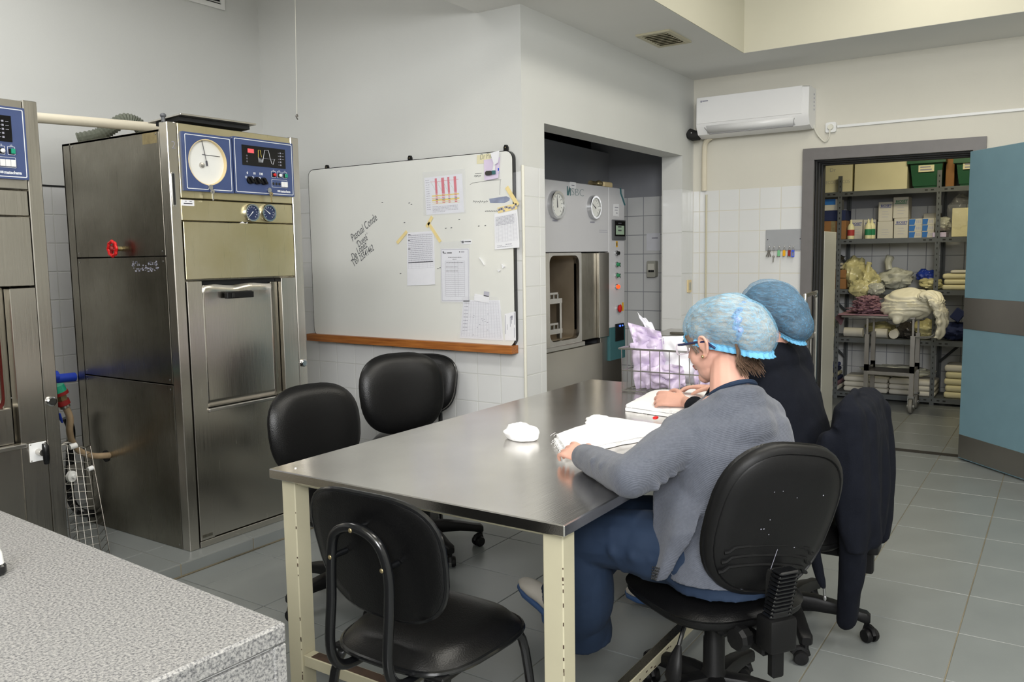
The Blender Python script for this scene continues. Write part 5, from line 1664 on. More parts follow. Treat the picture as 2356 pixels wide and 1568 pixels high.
def pouch(label, c, ax, sx, sy, bul, matn, seed, fold=0.02):
    """crumpled sterilization pouch: pillow with creases; ax = (u axis, v axis)"""
    u, v = Vector(ax[0]).normalized(), Vector(ax[1]).normalized()
    n_ = u.cross(v).normalized()
    t = thing('sterile_pouch', label, 'pouch', (c[0], c[1], c[2] - sy / 2))
    c = Vector(c)

    def fn(sgn):
        def f(a, b):
            x, y = a * 2 - 1, b * 2 - 1
            e = max(0, 1 - x ** 4) * max(0, 1 - y ** 4)
            cr = fold * (abs(noise.noise((x * 1.3 + seed, y * 1.3, seed))) * 2 - 0.5) + fold * 0.28 * abs(noise.noise((x * 3.1, y * 3.1 + seed, 1)))
            return c + u * x * sx + v * y * sy + n_ * (sgn * bul * e ** 0.7 + cr)
        return f
    g = G().grid(fn(1), 26, 26).grid(fn(-1), 26, 26)
    o = g.build('film', matn, t, smooth=50)
    return t


pouch('crumpled lilac pouch filling the left end of the basket', (3.80, 1.715, 0.90), ((0.25, -0.9, 0.15), (0.1, 0.2, 1)), 0.088, 0.115, 0.035, 'lilac_film', 2, 0.045)
pouch('lilac pouch standing out above the left basket rim', (3.82, 1.735, 1.01), ((0.3, -0.85, -0.25), (0.0, 0.3, 0.9)), 0.085, 0.075, 0.012, 'lilac_film', 5, 0.05)
pouch('white pouch folded over with a blue printed corner on top', (3.87, 1.74, 1.06), ((0.2, -0.7, -0.5), (0.1, 0.6, 0.8)), 0.045, 0.075, 0.008, 'pouch_white', 9, 0.03)
pouch('big white paper pouch in the middle of the basket', (3.84, 1.52, 0.925), ((0.2, -0.95, 0.05), (-0.1, 0.1, 1)), 0.13, 0.12, 0.05, 'pouch_white', 4, 0.03)
pouch('lilac pouch lying low at the front of the basket', (3.75, 1.62, 0.845), ((0.1, -0.95, 0.1), (-0.25, 0.1, 0.9)), 0.10, 0.062, 0.02, 'lilac_film', 7, 0.04)
pouch('pale pouch at the right end of the basket', (3.80, 1.42, 0.88), ((0.1, -0.95, 0.0), (0.1, 0.0, 0.9)), 0.06, 0.09, 0.03, 'lilac_film', 12, 0.035)

# ================================================================== GRANITE COUNTER IN FRONT
GM = Matrix.Translation((0.818, 0.967, 0)) @ Matrix.Rotation(radians(-3.2), 4, 'Z')
gc = thing('granite_counter', 'speckled grey granite counter in the near left corner', 'counter', (0.2, 1.6, 0))
G().box(-2.6, 0.0, 0.0, 1.75, 0.868, 0.90, 0.004, GM).build('worktop', 'granite', gc, smooth=20)
G().box(-2.6, -0.022, 0.012, 1.75, 0.858, 0.866, 0, GM).build('joint_line', 'white_plastic', gc, smooth=0)
G().box(-2.6, -0.004, 0.004, 0.05, 0.05, 0.862, 0.002, GM).build('front_slab', 'granite', gc, smooth=20)
G().box(-0.024, -0.001, 0.001, 1.75, 0.05, 0.867, 0.002, GM).build('end_slab', 'granite', gc, smooth=20)
G().box(-2.6, -0.03, 0.06, 1.72, 0.0, 0.85, 0, GM).build('plinth', 'panel_grey', gc, smooth=0)
c = P(-6, 1322, Z=0.90)
bt = thing('squeeze_bottle', 'white and dark object cut by the left edge on the granite counter', 'bottle', (c.x, c.y, 0.90))
G().lathe((c.x, c.y, 0.9005), (0, 0, 1), [(0.012, 0), (0.015, 0.004), (0.015, 0.016), (0.012, 0.02)], 16).build('foot', 'black_gloss', bt)
G().lathe((c.x, c.y, 0.9205), (0, 0, 1), [(0.012, 0), (0.010, 0.02), (0.004, 0.035), (0.0001, 0.036)], 16).build('body', 'white_plastic', bt)

# ================================================================== STEEL TROLLEY BEHIND THE SEATED PAIR
A = P(1486, 769, Z=0.905)
A = EYE + (A - EYE) * 0.94
cart = thing('steel_trolley', 'steel trolley with a tall chrome push handle before the recess', 'trolley', (5.05, 1.75, 0))
ta, tb_ = P(1488, 770, X=5.02), P(1846, 752, X=5.12)
tz = ta.z
cu = Vector((tb_.x - ta.x, tb_.y - ta.y, 0)).normalized()
cv = Vector((0, 0, 1)).cross(cu)
cl = (Vector((tb_.x, tb_.y, 0)) - Vector((ta.x, ta.y, 0))).length
FT = Frame((ta.x, ta.y, 0), cu, cv)                           # w = up, v = away
sgn = 1 if cv.x > 0 else -1
for z in (tz - 0.02, 0.30):
    G().fbox(FT, 0, cl, 0, 0.5 * sgn, z - 0.012, z + 0.02, 0.004).build('shelf', 'steel_plain', cart)
for u in (0.02, cl - 0.02):
    for v in (0.02 * sgn, 0.48 * sgn):
        G().cyl(FT(u, v, 0.10), FT(u, v, tz), 0.012, n=12).build('leg', 'wire_steel', cart)
        cs = G().cyl(FT(u, v, 0.05) + cv * 0.012, FT(u, v, 0.05) - cv * 0.012, 0.05).build('caster', 'caster_grey', cart)
        G().box(-0.012, 0.012, -0.018, 0.018, 0.05, 0.11, 0, Matrix.Translation(FT(u, v, 0))).build('fork', 'steel_plain', cs, smooth=0)
hz = P(1845, 682, X=tb_.x).z
G().tube(smoothpath([FT(cl + 0.01, 0.02 * sgn, 0.35), FT(cl + 0.01, 0.02 * sgn, hz - 0.06), FT(cl + 0.008, 0.035 * sgn, hz - 0.02), FT(cl + 0.005, 0.08 * sgn, hz), FT(cl + 0.005, 0.42 * sgn, hz), FT(cl + 0.008, 0.465 * sgn, hz - 0.02), FT(cl + 0.01, 0.48 * sgn, hz - 0.06), FT(cl + 0.01, 0.48 * sgn, 0.35)], 5), 0.0125, 10).build('push_handle', 'wire_steel', cart)
q = P(1540, 774, X=4.9)
o = G().box(-0.09, 0.09, -0.02, 0.02, -0.004, 0.010, 0.003, Matrix.Translation((FT(0.22, 0.1 * sgn, tz + 0.006))) @ Matrix.Rotation(math.atan2(cu.y, cu.x), 4, 'Z')).build('metal_tray', 'steel_side')
tag(o, 'dark metal tray lying on the steel trolley', 'tray')

# ================================================================== STORE ROOM
XS, SD = 8.50, 0.42
su = thing('shelving_unit', 'grey slotted steel shelving across the rear of the store', 'shelving', (XS + 0.2, 1.4, 0))
SY = [2.71, 1.865, 1.012, 0.165]
SZ = [2.000, 1.548, 1.068, 0.600, 0.070]
for y in SY:
    for x, dx in ((XS, 0.036), (XS + SD, -0.036)):
        up = G().box(min(x, x + dx), max(x, x + dx), y - 0.002, y + 0.002, 0, 2.15).box(x - 0.002, x + 0.002, y - 0.019, y + 0.019, 0, 2.15).build('upright', 'shelf_grey', su, smooth=0)
        if x == XS and 0.5 < y < 2.5:
            g = G()
            for k in range(42):
                g.box(XS - 0.0032, XS - 0.002, y - 0.004, y + 0.004, 0.04 + k * 0.05, 0.058 + k * 0.05)
            g.build('slot', 'slot_dark', up, smooth=0)
for a in range(3):
    y1, y0 = SY[a] - 0.005, SY[a + 1] + 0.005
    for z in SZ:
        s_ = G().box(XS + 0.003, XS + SD - 0.003, y0, y1, z - 0.004, z, 0).box(XS - 0.001, XS + 0.003, y0, y1, z - 0.045, z).build('shelf', 'shelf_grey', su, smooth=0)
        g = G()
        for yy in (y0 + 0.05, y0 + 0.10, y1 - 0.10, y1 - 0.05):
            g.box(XS - 0.002, XS, yy - 0.012, yy + 0.012, z - 0.028, z - 0.016)
        g.build('slot', 'slot_dark', s_, smooth=0)
    for z in SZ[1:4]:
        for s1 in (1, -1):
            yy = y1 if s1 > 0 else y0
            if (a == 0 and s1 < 0) or (a == 2 and s1 > 0 and z < 1):
                G().tube([(XS + SD - 0.01, yy, z - 0.24), (XS + SD - 0.01, yy - s1 * 0.20, z - 0.04)], 0.012, 4).build('brace', 'shelf_grey', su, smooth=0)


def sbox(name, label, cat, x0, y0, x1, y1, zb, matn, dep=0.3, X=None, group=None, lid=0, tilt=0):
    X = XS + 0.05 if X is None else X
    a, b = P(x0, (y0 + y1) / 2, X=X), P(x1, (y0 + y1) / 2, X=X)
    t_ = P((x0 + x1) / 2, y0, X=X).z
    ya, yb = max(a.y, b.y), min(a.y, b.y)
    t = thing(name, label, cat, (X + dep / 2, (ya + yb) / 2, zb), 0, group)
    g = G().box(X, X + dep, yb, ya, zb + 0.001, t_, 0.003)
    o = g.build('carton' if cat == 'box' else 'body', matn, t)
    F_ = Frame((X, ya, zb), (0, -1, 0), (0, 0, 1))
    return t, F_, ya - yb, t_ - zb, o


z = SZ[0]
t, F_, w_, h_, o = sbox('carton', 'large cream carton with handwriting at the left end of the top shelf', 'box', 1884, 372, 1960.5, 440, z, 'carton_cream')
text('handwriting', 'GINECOLOGICOS', F_, 0.005, 0.085, 0.045, 'ink_soft', t, bold=-0.001, sx=0.78)
text('handwriting', 'Dr', F_, 0.10, 0.20, 0.05, 'ink_soft', t, bold=-0.001)
t, F_, w_, h_, o = sbox('carton', 'wide cream carton beside the green crate on the top shelf', 'box', 1966, 364, 2087.5, 433, z, 'carton_cream')
text('handwriting', 'HIPOS', F_, 0.07, h_ - 0.030, 0.055, 'ink_soft', t, bold=-0.001)


def crate(label, x0, x1, zb, ytop, X, tx):
    a, b = P(x0, 400, X=X).y, P(x1, 400, X=X).y
    zt_ = P((x0 + x1) / 2, ytop, X=X).z
    t = thing('plastic_crate', label, 'crate', (X + 0.15, (a + b) / 2, zb))
    m = 0.03
    g = G()
    secs = []
    for z_, ins in ((zb + 0.001, 0.045), (zt_ - 0.05, 0.012), (zt_ - 0.05, -0.012), (zt_, -0.012), (zt_, 0.006), (zb + 0.02, 0.035)):
        secs.append([Vector((X + ins, b + ins, z_)), Vector((X + ins, a - ins, z_)), Vector((X + 0.34 - ins, a - ins, z_)), Vector((X + 0.34 - ins, b + ins, z_))])
    g.sections(secs)
    g.build('tub', 'crate_green', t, smooth=0)
    F_ = Frame((X + 0.02, a, zb), (0, -1, 0), (0, 0, 1))
    mid = (a - b) / 2
    l_ = G().fbox(F_, mid - 0.065, mid + 0.065, 0.145, 0.205, 0.012, 0.014).build('paper_label', 'carton_cream', t, smooth=0)
    G().fbox(F_, mid - 0.05, mid + 0.035, 0.182, 0.194, 0.014, 0.0145).fbox(F_, mid - 0.05, mid + 0.045, 0.158, 0.170, 0.014, 0.0145).build('print', 'ink_soft', t, smooth=0)
    G().fbox(F_, mid - 0.09, mid + 0.09, h_ - 0.08, h_ - 0.055, 0.0, 0.012, 0.003).build('handle_lip', 'crate_green', t)
    return t


crate('dark green plastic crate with a paper label on the top shelf', 2090, 2172, z, 362, XS + 0.03, '')
crate('second green crate half hidden by the blue door', 2196, 2272, z, 360, XS + 0.03, '')
sbox('carton', 'brown carton between the two green crates', 'box', 2176, 362, 2196, 426, z, 'carton_brown', 0.2, XS + 0.15)
# second shelf
z = SZ[1]
t, F_, w_, h_, o = sbox('carton', 'brown taped carton on the left of the second shelf', 'box', 1888, 508, 1946, 551, z, 'carton_brown', 0.3)
G().fbox(F_, w_ / 2 - 0.02, w_ / 2 + 0.02, 0.001, h_, 0.0003, 0.001).build('packing_tape', 'carton_cream', t, smooth=0).data.materials[0] = M['brass']
zz = z + h_
t, F_, w_, h_, o = sbox('instrument_box', 'dark blue case under the blue topped carton', 'case', 1894, 484, 1945, 506, zz, 'navy_cloth', 0.25)
t, F_, w_, h_, o = sbox('carton', 'white carton with blue printed upper half on the dark case', 'box', 1896, 458, 1931, 484, zz + h_ , 'carton_white', 0.2)
G().fbox(F_, 0.0, w_ * 0.75, h_ * 0.5, h_, 0.0003, 0.001).build('print', 'carton_blue', t, smooth=0)


def bottle(label, x, y0, zb, lab, group=None, X=None):
    X = XS + 0.06 if X is None else X
    p = P(x, y0, X=X)
    h = p.z - zb
    t = thing('plastic_bottle', label, 'bottle', (X, p.y, zb), 0, group)
    r = 0.032
    G().lathe((X, p.y, zb + 0.001), (0, 0, 1), [(r * 0.95, 0), (r, 0.006), (r, h * 0.62), (r * 0.6, h * 0.76), (r * 0.33, h * 0.80)], 18).build('body', 'bottle_cream', t)
    G().lathe((X, p.y, zb + h * 0.80), (0, 0, 1), [(r * 0.36, 0), (r * 0.32, h * 0.08), (r * 0.14, h * 0.2), (r * 0.001, h * 0.2)], 14).build('nozzle', 'bottle_cream', t)
    G().lathe((X, p.y, zb + h * 0.18), (0, 0, 1), [(r * 1.01, 0), (r * 1.015, 0.001), (r * 1.015, h * 0.3), (r * 1.01, h * 0.301)], 18).build('paper_label', lab, t)
    return t


bottle('cream squeeze bottle with red label on the second shelf', 1958.5, 505, z, 'label_red')
bottle('cream squeeze bottle with green label, left of the green pair', 1998.5, 503, z, 'label_green')
bottle('cream squeeze bottle with green label, right of the green pair', 2006.5, 502, z, 'label_green', None, XS + 0.10)
NB = 'white supply boxes on the second shelf'


def supply(label, x0, y0, x1, y1, zb, X, hd='print_blue', dep=0.2):
    t, F_, w_, h_, o = sbox('supply_box', label, 'box', x0, y0, x1, y1, zb, 'carton_white', dep, X, NB)
    if hd:
        text('print', 'BIOSET', F_, w_ * 0.16, h_ * 0.74, w_ * 0.26, hd, t, bold=0.0008, w=0.0006, sx=0.95)
        G().fbox(F_, w_ * 0.1, w_ * 0.9, h_ * 0.69, h_ * 0.715, 0.0004, 0.001).build('print', hd, t, smooth=0)
    g = G()
    for k in range(3):
        g.fbox(F_, w_ * 0.28, w_ * (0.7 + 0.08 * (k % 2)), h_ * (0.50 - 0.14 * k), h_ * (0.52 - 0.14 * k), 0.0004, 0.001)
    g.build('print', 'ink_line', t, smooth=0)
    return zb + h_


XB = XS + 0.14
supply('white box behind the red labelled bottle', 1955, 505, 1984, 548, z, XB + 0.06)
supply('white box behind the pair of green labelled bottles', 1986, 505, 2015, 548, z, XB + 0.06)
z2 = supply('plain white box under the upright box, right of the green bottles', 2018.5, 509, 2054, 548, z, XB, None)
supply('white box standing on the plain white box', 2021, 464, 2053, 509, z2, XB)
z3 = supply('white box under the tallest box of the shelf', 2056.5, 502, 2089, 548, z, XB)
supply('topmost white box with a dark green heading', 2055, 453, 2090, 502, z3, XB, 'label_green')
SB = 'flat blue and white boxes stacked on the second shelf'
for c_ in range(2):
    zb = z
    for r_ in range(3):
        x0, x1 = (2091, 2121) if c_ == 0 else (2121.5, 2149)
        hgt = 0.0595
        a, b = P(x0, 525, X=XB).y, P(x1, 525, X=XB).y
        t = thing('flat_box', 'flat blue and white box, %s of the %s stack beside the white boxes' % (('lowest', 'middle', 'topmost')[r_], ('left', 'right')[c_]), 'box', (XB + 0.1, (a + b) / 2, zb), 0, SB)
        G().box(XB, XB + 0.2, b, a, zb + 0.0005, zb + hgt, 0.002).build('carton', 'carton_white', t)
        F_ = Frame((XB, a, zb), (0, -1, 0), (0, 0, 1))
        w_ = a - b
        G().prism(F_, [(0.002, 0.004), (w_ * 0.42, 0.004), (w_ * 0.5, hgt - 0.004), (0.002, hgt - 0.004)], 0.0003, 0.001).build('print', 'carton_blue', t, smooth=0)
        g = G()
        for k in range(3):
            g.fbox(F_, w_ * (0.56 + 0.13 * k), w_ * (0.64 + 0.13 * k), hgt * 0.3, hgt * 0.75, 0.0003, 0.001)
        g.build('print_marks', 'ink_line', t, smooth=0)
        zb += hgt


def lump(name, label, cat, px_, py_, rx, ry, zb, X, matn, seed, rz=None, amp=0.3, freq=1.8, group=None, crease=0.12):
    """soft lump lying on zb; px/py its top centre; rx depth radius, ry half width"""
    p = P(px_, py_, X=X)
    hh = (p.z - zb) / 2 if rz is None else rz
    cz_ = zb + hh

    def fn(s, q):
        th, ph = s * 2 * pi, -pi / 2 + q * pi
        d = Vector((cos(ph) * cos(th), cos(ph) * sin(th), sin(ph)))
        k = 1 + amp * noise.noise(d * freq + Vector((seed, seed * 2, 0))) + crease * (abs(noise.noise(d * 3.4 + Vector((0, seed, 0)))) - 0.25) * 2.4 + crease * 0.8 * (abs(noise.noise(d * 8 + Vector((seed, 0, 1)))) - 0.2)
        v = Vector((X + rx + d.x * rx * k, p.y + d.y * ry * k, cz_ + d.z * hh * k))
        v.z = max(v.z, zb + 0.001)
        return v
    o = G().grid(fn, 44, 28).build(name, matn, smooth=48)
    return tag(o, label, cat, group)


sbox('carton', 'grey carton behind the blue boxes', 'box', 2124, 490, 2163, 545, z, 'carton_white', 0.12, XB + 0.16)
lump('plastic_bag', 'crumpled clear bag in front of the grey carton', 'bag', 2166, 497, 0.07, 0.075, z + 0.06, XS + 0.12, 'bag_grey', 4)
sbox('flat_pack', 'thin lilac pack lying right of the blue boxes', 'pack', 2145, 534, 2177, 546, z, 'lilac_film', 0.2, XS + 0.06)
sbox('linen_pack', 'cream packed linen in a clear bag near the blue door', 'linen', 2190, 478, 2230, 543, z, 'linen_cream', 0.25, XS + 0.06)
lump('plastic_bag', 'clear bag bulging over the cream packed linen', 'bag', 2208, 446, 0.13, 0.105, z + 0.01, XS + 0.03, 'clear_film', 6, None, 0.15)
# third shelf
z = SZ[2]
for k in range(2):
    t, F_, w_, h_, o = sbox('carton', ('lower', 'upper')[k] + ' of the two flat brown cartons on the third shelf', 'box', 1889, 640.5 - 20 * k, 1946, 660 - 20 * k, z + 0.105 * k, 'carton_brown', 0.3)
zt3 = z + 0.195
for k in range(2):
    t, F_, w_, h_, o = sbox('folded_linen', ('lower', 'upper')[k] + ' folded white linen on the brown cartons', 'linen', 1892, 613 - 8 * k, 1934, 621 - 8 * k, zt3 + 0.035 * k, 'linen_white', 0.25)
lump('plastic_bag', 'dark plastic bag on the folded white linen', 'bag', 1914, 583, 0.1, 0.09, zt3 + 0.075, XS + 0.05, 'bag_dark', 2)
lump('plastic_bag', 'tall yellow plastic bag at the left of the third shelf', 'bag', 1962, 592, 0.13, 0.125, z, XS + 0.05, 'bag_yellow', 1, None, 0.35)
lump('plastic_bag', 'yellow bag with a knotted neck beside the tall yellow bag', 'bag', 1996, 620, 0.10, 0.10, z, XS + 0.03, 'bag_yellow', 7, None, 0.35)
g = G()
p = P(1999, 618, X=XS + 0.1)
g.tube(smoothpath([p + Vector((0, 0.01, -0.05)), p + Vector((0, 0.005, 0.02)), p + Vector((0, -0.005, 0.065))], 4), [0.03, 0.028, 0.026, 0.024, 0.022, 0.022, 0.024, 0.026, 0.02], 10)
o = g.build('bag_neck', 'bag_yellow')
tag(o, 'twisted yellow bag neck standing up on the third shelf', 'bag')
lump('plastic_bag', 'whitish clear bag in the middle of the third shelf', 'bag', 2056, 618, 0.13, 0.15, z, XS + 0.06, 'bag_grey', 3, None, 0.3)
p = P(2046, 612, X=XS + 0.15)
o = G().tube(smoothpath([p + Vector((0, 0, -0.03)), p + Vector((0, 0.01, 0.04)), p + Vector((0, -0.01, 0.10))], 4), [0.03, 0.03, 0.03, 0.03, 0.034, 0.036, 0.038, 0.04, 0.03], 10).build('bag_neck', 'bag_grey')
tag(o, 'twisted clear bag neck standing up behind the white sack', 'bag')
lump('plastic_bag', 'small yellow bag hanging over the front of the third shelf', 'bag', 1975, 645, 0.05, 0.09, z - 0.07, XS - 0.07, 'bag_yellow', 11, None, 0.3)
lump('plastic_bag', 'pale blue plastic bag at the front of the third shelf', 'bag', 2014, 650, 0.05, 0.075, z - 0.05, XS - 0.08, 'bag_grey', 13, None, 0.3)
lump('plastic_bag', 'blue plastic bag with a red corner on the third shelf', 'bag', 2130, 620, 0.07, 0.085, z + 0.06, XS + 0.12, 'bag_blue', 5, None, 0.35)
lump('plastic_bag', 'grey yellow bag lying in front of the blue bag', 'bag', 2138, 640, 0.10, 0.10, z, XS + 0.03, 'bag_yellow', 9, None, 0.25)
LN = 'cream linen stack on the third shelf'
for k in range(4):
    a, b = P(2168, 640, X=XS + 0.04).y, P(2232, 640, X=XS + 0.04).y
    hh = 0.048 if k < 3 else 0.03
    o = G().box(XS + 0.04, XS + 0.34, b, a - 0.012 * (k % 2) - (0.05 if k == 3 else 0), z + 0.05 * k + 0.001, z + 0.05 * k + hh, 0.018, None, 3).build('folded_linen', 'linen_cream' if k < 3 else 'linen_white')
    tag(o, 'folded linen near the door on the third shelf, %s of its stack' % ('lowest', 'second', 'third', 'topmost')[k], 'linen', LN)
# fourth shelf
z = SZ[3]
for k, x in enumerate((1902, 1911, 1920)):
    bottle('cream bottle on the fourth shelf, %s of the three' % ('left', 'middle', 'right')[k], x, 724 + 2 * k, z, ('label_red', 'label_red', 'carton_white')[k], 'bottles on the fourth shelf', XS + 0.08)
for k, (x0, x1, y) in enumerate(((1943, 1986, 760), (2014, 2042, 766))):
    a, b = P(x0, y, X=XS + 0.1), P(x1, y, X=XS + 0.1)
    o = G().cyl((XS + 0.1, a.y, z + 0.046), (XS + 0.1, b.y, z + 0.046), 0.045).build('paper_roll', 'linen_white')
    tag(o, ('long white paper roll lying left on the fourth shelf', 'short white paper roll lying under the trolley top')[k], 'roll')
o = G().cyl((XS + 0.03, P(2056, 765, X=XS + 0.03).y, z + 0.045), (XS + 0.3, P(2056, 765, X=XS + 0.03).y, z + 0.045), 0.042).build('paper_roll', 'linen_white')
tag(o, 'white roll seen end on behind the trolley', 'roll')
lump('plastic_bag', 'clear yellowish bag in the middle of the fourth shelf', 'bag', 2022, 742, 0.1, 0.13, z + 0.02, XS + 0.18, 'bag_yellow', 21, None, 0.2)
lump('plastic_bag', 'yellow bag right of the trolley frame on the fourth shelf', 'bag', 2128, 735, 0.1, 0.10, z, XS + 0.06, 'bag_yellow', 22, None, 0.25)
lump('plastic_bag', 'grey clear bag behind the trolley on the fourth shelf', 'bag', 2086, 742, 0.1, 0.09, z, XS + 0.06, 'bag_dark', 23, None, 0.25)
lump('navy_cloth', 'heap of navy cloth at the right of the fourth shelf', 'cloth', 2196, 742, 0.12, 0.13, z, XS + 0.04, 'navy_cloth', 24, None, 0.25)
p = P(2203, 725, X=XS + 0.06)
o = G().box(-0.02, 0.02, -0.045, 0.045, -0.05, 0.06, 0.006, Matrix.Translation(p) @ Matrix.Rotation(radians(35), 4, 'X')).build('folded_pack', 'navy_cloth')
tag(o, 'navy folded pack leaning on the heap of navy cloth', 'cloth')
# bottom shelf
z = SZ[4]
cols = ('linen_white', 'mauve_cloth', 'navy_cloth', 'linen_cream', 'navy_cloth', 'bag_blue')
for k in range(6):
    a, b = P(1885, 860, X=XS + 0.04).y, P(1929 - 2 * k, 860, X=XS + 0.04).y
    o = G().box(XS + 0.04, XS + 0.34, b, a, z + 0.042 * k + 0.001, z + 0.042 * k + 0.04, 0.014, None, 3).build('folded_linen', cols[k])
    tag(o, 'folded cloth on the left of the bottom shelf, %s' % ('lowest, white', 'second, mauve', 'third, navy', 'fourth, cream', 'fifth, navy', 'topmost, blue')[k], 'linen', 'mixed linen on the bottom shelf')
for k in range(3):
    a, b = P(1940, 880, X=XS + 0.04).y, P(2152, 880, X=XS + 0.04).y
    m_ = (a + b) / 2
    for h_, (u0, u1) in enumerate(((m_ + 0.005, a), (b, m_ - 0.005))):
        o = G().box(XS + 0.04, XS + 0.36, u0, u1, z + 0.05 * k + 0.001, z + 0.05 * k + 0.048, 0.018, None, 3).build('folded_linen', 'linen_white')
        tag(o, 'wide white linen behind the trolley legs, %s of the %s stack' % (('lowest', 'middle', 'topmost')[k], ('left', 'right')[h_]), 'linen', 'wide white linen on the bottom shelf')
lump('plastic_bag', 'clear bag spread over the wide white linen', 'bag', 2060, 842, 0.12, 0.30, z + 0.151, XS + 0.08, 'bag_grey', 31, None, 0.15)
for k in range(5):
    a, b = P(2172, 860, X=XS + 0.04).y, P(2230, 860, X=XS + 0.04).y
    o = G().box(XS + 0.04, XS + 0.34, b, a - 0.01 * (k % 2), z + 0.062 * k + 0.001, z + 0.062 * k + 0.060, 0.022, None, 3).build('folded_linen', 'linen_cream' if k < 4 else 'linen_white')
    tag(o, 'cream linen by the door on the bottom shelf, %s of its stack' % ('lowest', 'second', 'middle', 'fourth', 'topmost')[k], 'linen', 'cream linen on the bottom shelf')
# store trolley
tr = thing('instrument_trolley', 'steel frame trolley on grey casters in the store', 'trolley', (7.95, 1.3, 0))
def TP(x, y, X):
    return P(x, y, X=X)
fl_, fr_ = 8.02, 8.02
zt_ = TP(2000, 728, 7.98).z
yl, yr = TP(1993, 850, 7.98).y, TP(2098, 850, 7.98).y
xf, xbk = 7.98, 8.28
for y in (yl, yr):
    for x in (xf, xbk):
        G().box(x - 0.014, x + 0.014, y - 0.018, y + 0.018, 0.36, 0.69).build('leg', 'steel_plate', tr, smooth=0)
        G().box(x - 0.007, x + 0.007, y - 0.008, y + 0.008, 0.69, zt_).build('leg_tube', 'steel_plate', tr, smooth=0)
        G().box(x - 0.014, x + 0.014, y - 0.018, y + 0.018, 0.15, 0.42).build('lower_leg', 'steel_plate', tr, smooth=0)
        cs = G().lathe((x - 0.0, y + 0.018, 0.066), (0, -1, 0), [(0.018, 0), (0.062, 0.003), (0.066, 0.009), (0.066, 0.027), (0.062, 0.033), (0.018, 0.036)], 20).build('caster', 'caster_grey', tr)
        G().box(x - 0.014, x + 0.014, y - 0.027, y - 0.022, 0.06, 0.16).box(x - 0.014, x + 0.014, y + 0.022, y + 0.027, 0.06, 0.16).box(x - 0.016, x + 0.016, y - 0.027, y + 0.027, 0.135, 0.152).build('fork', 'chrome', cs, smooth=0)
        G().cyl((x, y - 0.03, 0.066), (x, y + 0.03, 0.066), 0.020, n=12).build('hub', 'chrome', cs)
G().box(xf - 0.03, xbk + 0.03, yr - 0.02, yl + 0.22, zt_ - 0.012, zt_ + 0.012, 0.003).build('top_frame', 'steel_plate', tr)
for y in (yl, yr):
    G().box(xf, xbk, y - 0.01, y + 0.01, 0.36, 0.39).build('side_rail', 'steel_plate', tr, smooth=0)
G().box(xf - 0.01, xbk + 0.01, yr, yl, 0.33, 0.36).build('lower_shelf', 'steel_plate', tr, smooth=0)
G().tube(smoothpath([(xf, yr + 0.02, 0.68), (xf, yr - 0.10, 0.68), (xf, yr - 0.16, 0.70), (xf, yr - 0.185, 0.76), (xf, yr - 0.185, zt_)], 5), 0.012, 10).build('side_handle', 'chrome', tr)
for k, y in enumerate((yl + 0.19, yl - 0.02)):
    pass
c = P(1975, 726, X=7.96)
g = G()
g.box(7.90, 8.32, yr + 0.05, yl + 0.24, zt_ + 0.013, zt_ + 0.024, 0.004)
g.grid(lambda s, q: Vector((7.92 + 0.36 * s, yl + 0.235 + 0.03 * sin(q * 3), zt_ + 0.02 - 0.11 * q * (0.6 + 0.4 * sin(s * 5)))), 8, 6)
o = g.build('mauve_sheet', 'mauve_cloth', smooth=40)
tag(o, 'mauve sheet spread over the trolley top in the store', 'cloth')
for k in range(4):
    o = lump('mauve_cloth', 'crumpled mauve cloth on the trolley, %s' % ('spread lowest', 'spread second', 'heaped behind', 'topmost of the heap')[k], 'cloth', 1985 + (k % 2) * 14 - 6 * (k == 3), 705 - 8 * k, 0.12, 0.125 - 0.012 * k, zt_ + 0.026 + 0.028 * k, 7.93 + 0.02 * k, 'mauve_cloth', 40 + k, 0.035, 0.25, 2.2, 'mauve cloths on the trolley', 0.35)
# white sack draped over the trolley
sy, sz = P(2088, 695, X=7.9).y, P(2088, 700, X=7.9).z
sk = thing('laundry_sack', 'big white cloth sack slumped over the trolley in the store', 'sack', (8.0, sy, zt_))
sc_ = Vector((8.02, sy, sz))
tipp = P(2061, 742, X=7.88)
L_ = [G().ell(sc_, (0.17, 0.215, 0.135), None, 22, 14), G().ell(sc_ + Vector((0, 0.06, -0.03)), (0.16, 0.17, 0.12), None, 22, 14)]
L_.append(G().tube([sc_ + Vector((-0.06, 0.06, -0.03)), tipp * 0.6 + (sc_ + Vector((-0.05, 0.08, -0.05))) * 0.4, tipp], [0.12, 0.075, 0.016], 14))
pps = smoothpath([sc_ + Vector((-0.02, -0.10, 0.03)), P(2146, 682, X=7.86), P(2164, 715, X=7.83), P(2168, 748, X=7.83), P(2156, 778, X=7.83)], 5)
nn_ = len(pps) - 1
L_.append(G().tube(pps, [0.105 - 0.065 * (k / nn_) + 0.010 * sin(k * 1.9) for k in range(nn_ + 1)], 14, flat=0.5))


def sack_folds(p, n):
    d = p - sc_
    a = math.atan2(d.z, d.x + 0.25)
    return 0.007 * sin(26 * a + 6 * d.y + 2.5 * noise.noise(d * 7)) + 0.010 * noise.noise(d * 9) + 0.006 * abs(noise.noise(d * 19))


blob(L_, 0.010, 5, displace=sack_folds).build('cloth', 'bag_white', sk, smooth=80)
# white upright strip just inside the doorway
q0, q1 = P(1893, 532, X=6.95), P(1890, 1098, X=6.95)
o = G().box(6.95, 7.35, q0.y - 0.016, q0.y + 0.016, 0.001, q0.z, 0.003).build('folding_panel', 'white_strip')
tag(o, 'white metal edged panel standing just inside the store doorway', 'panel')

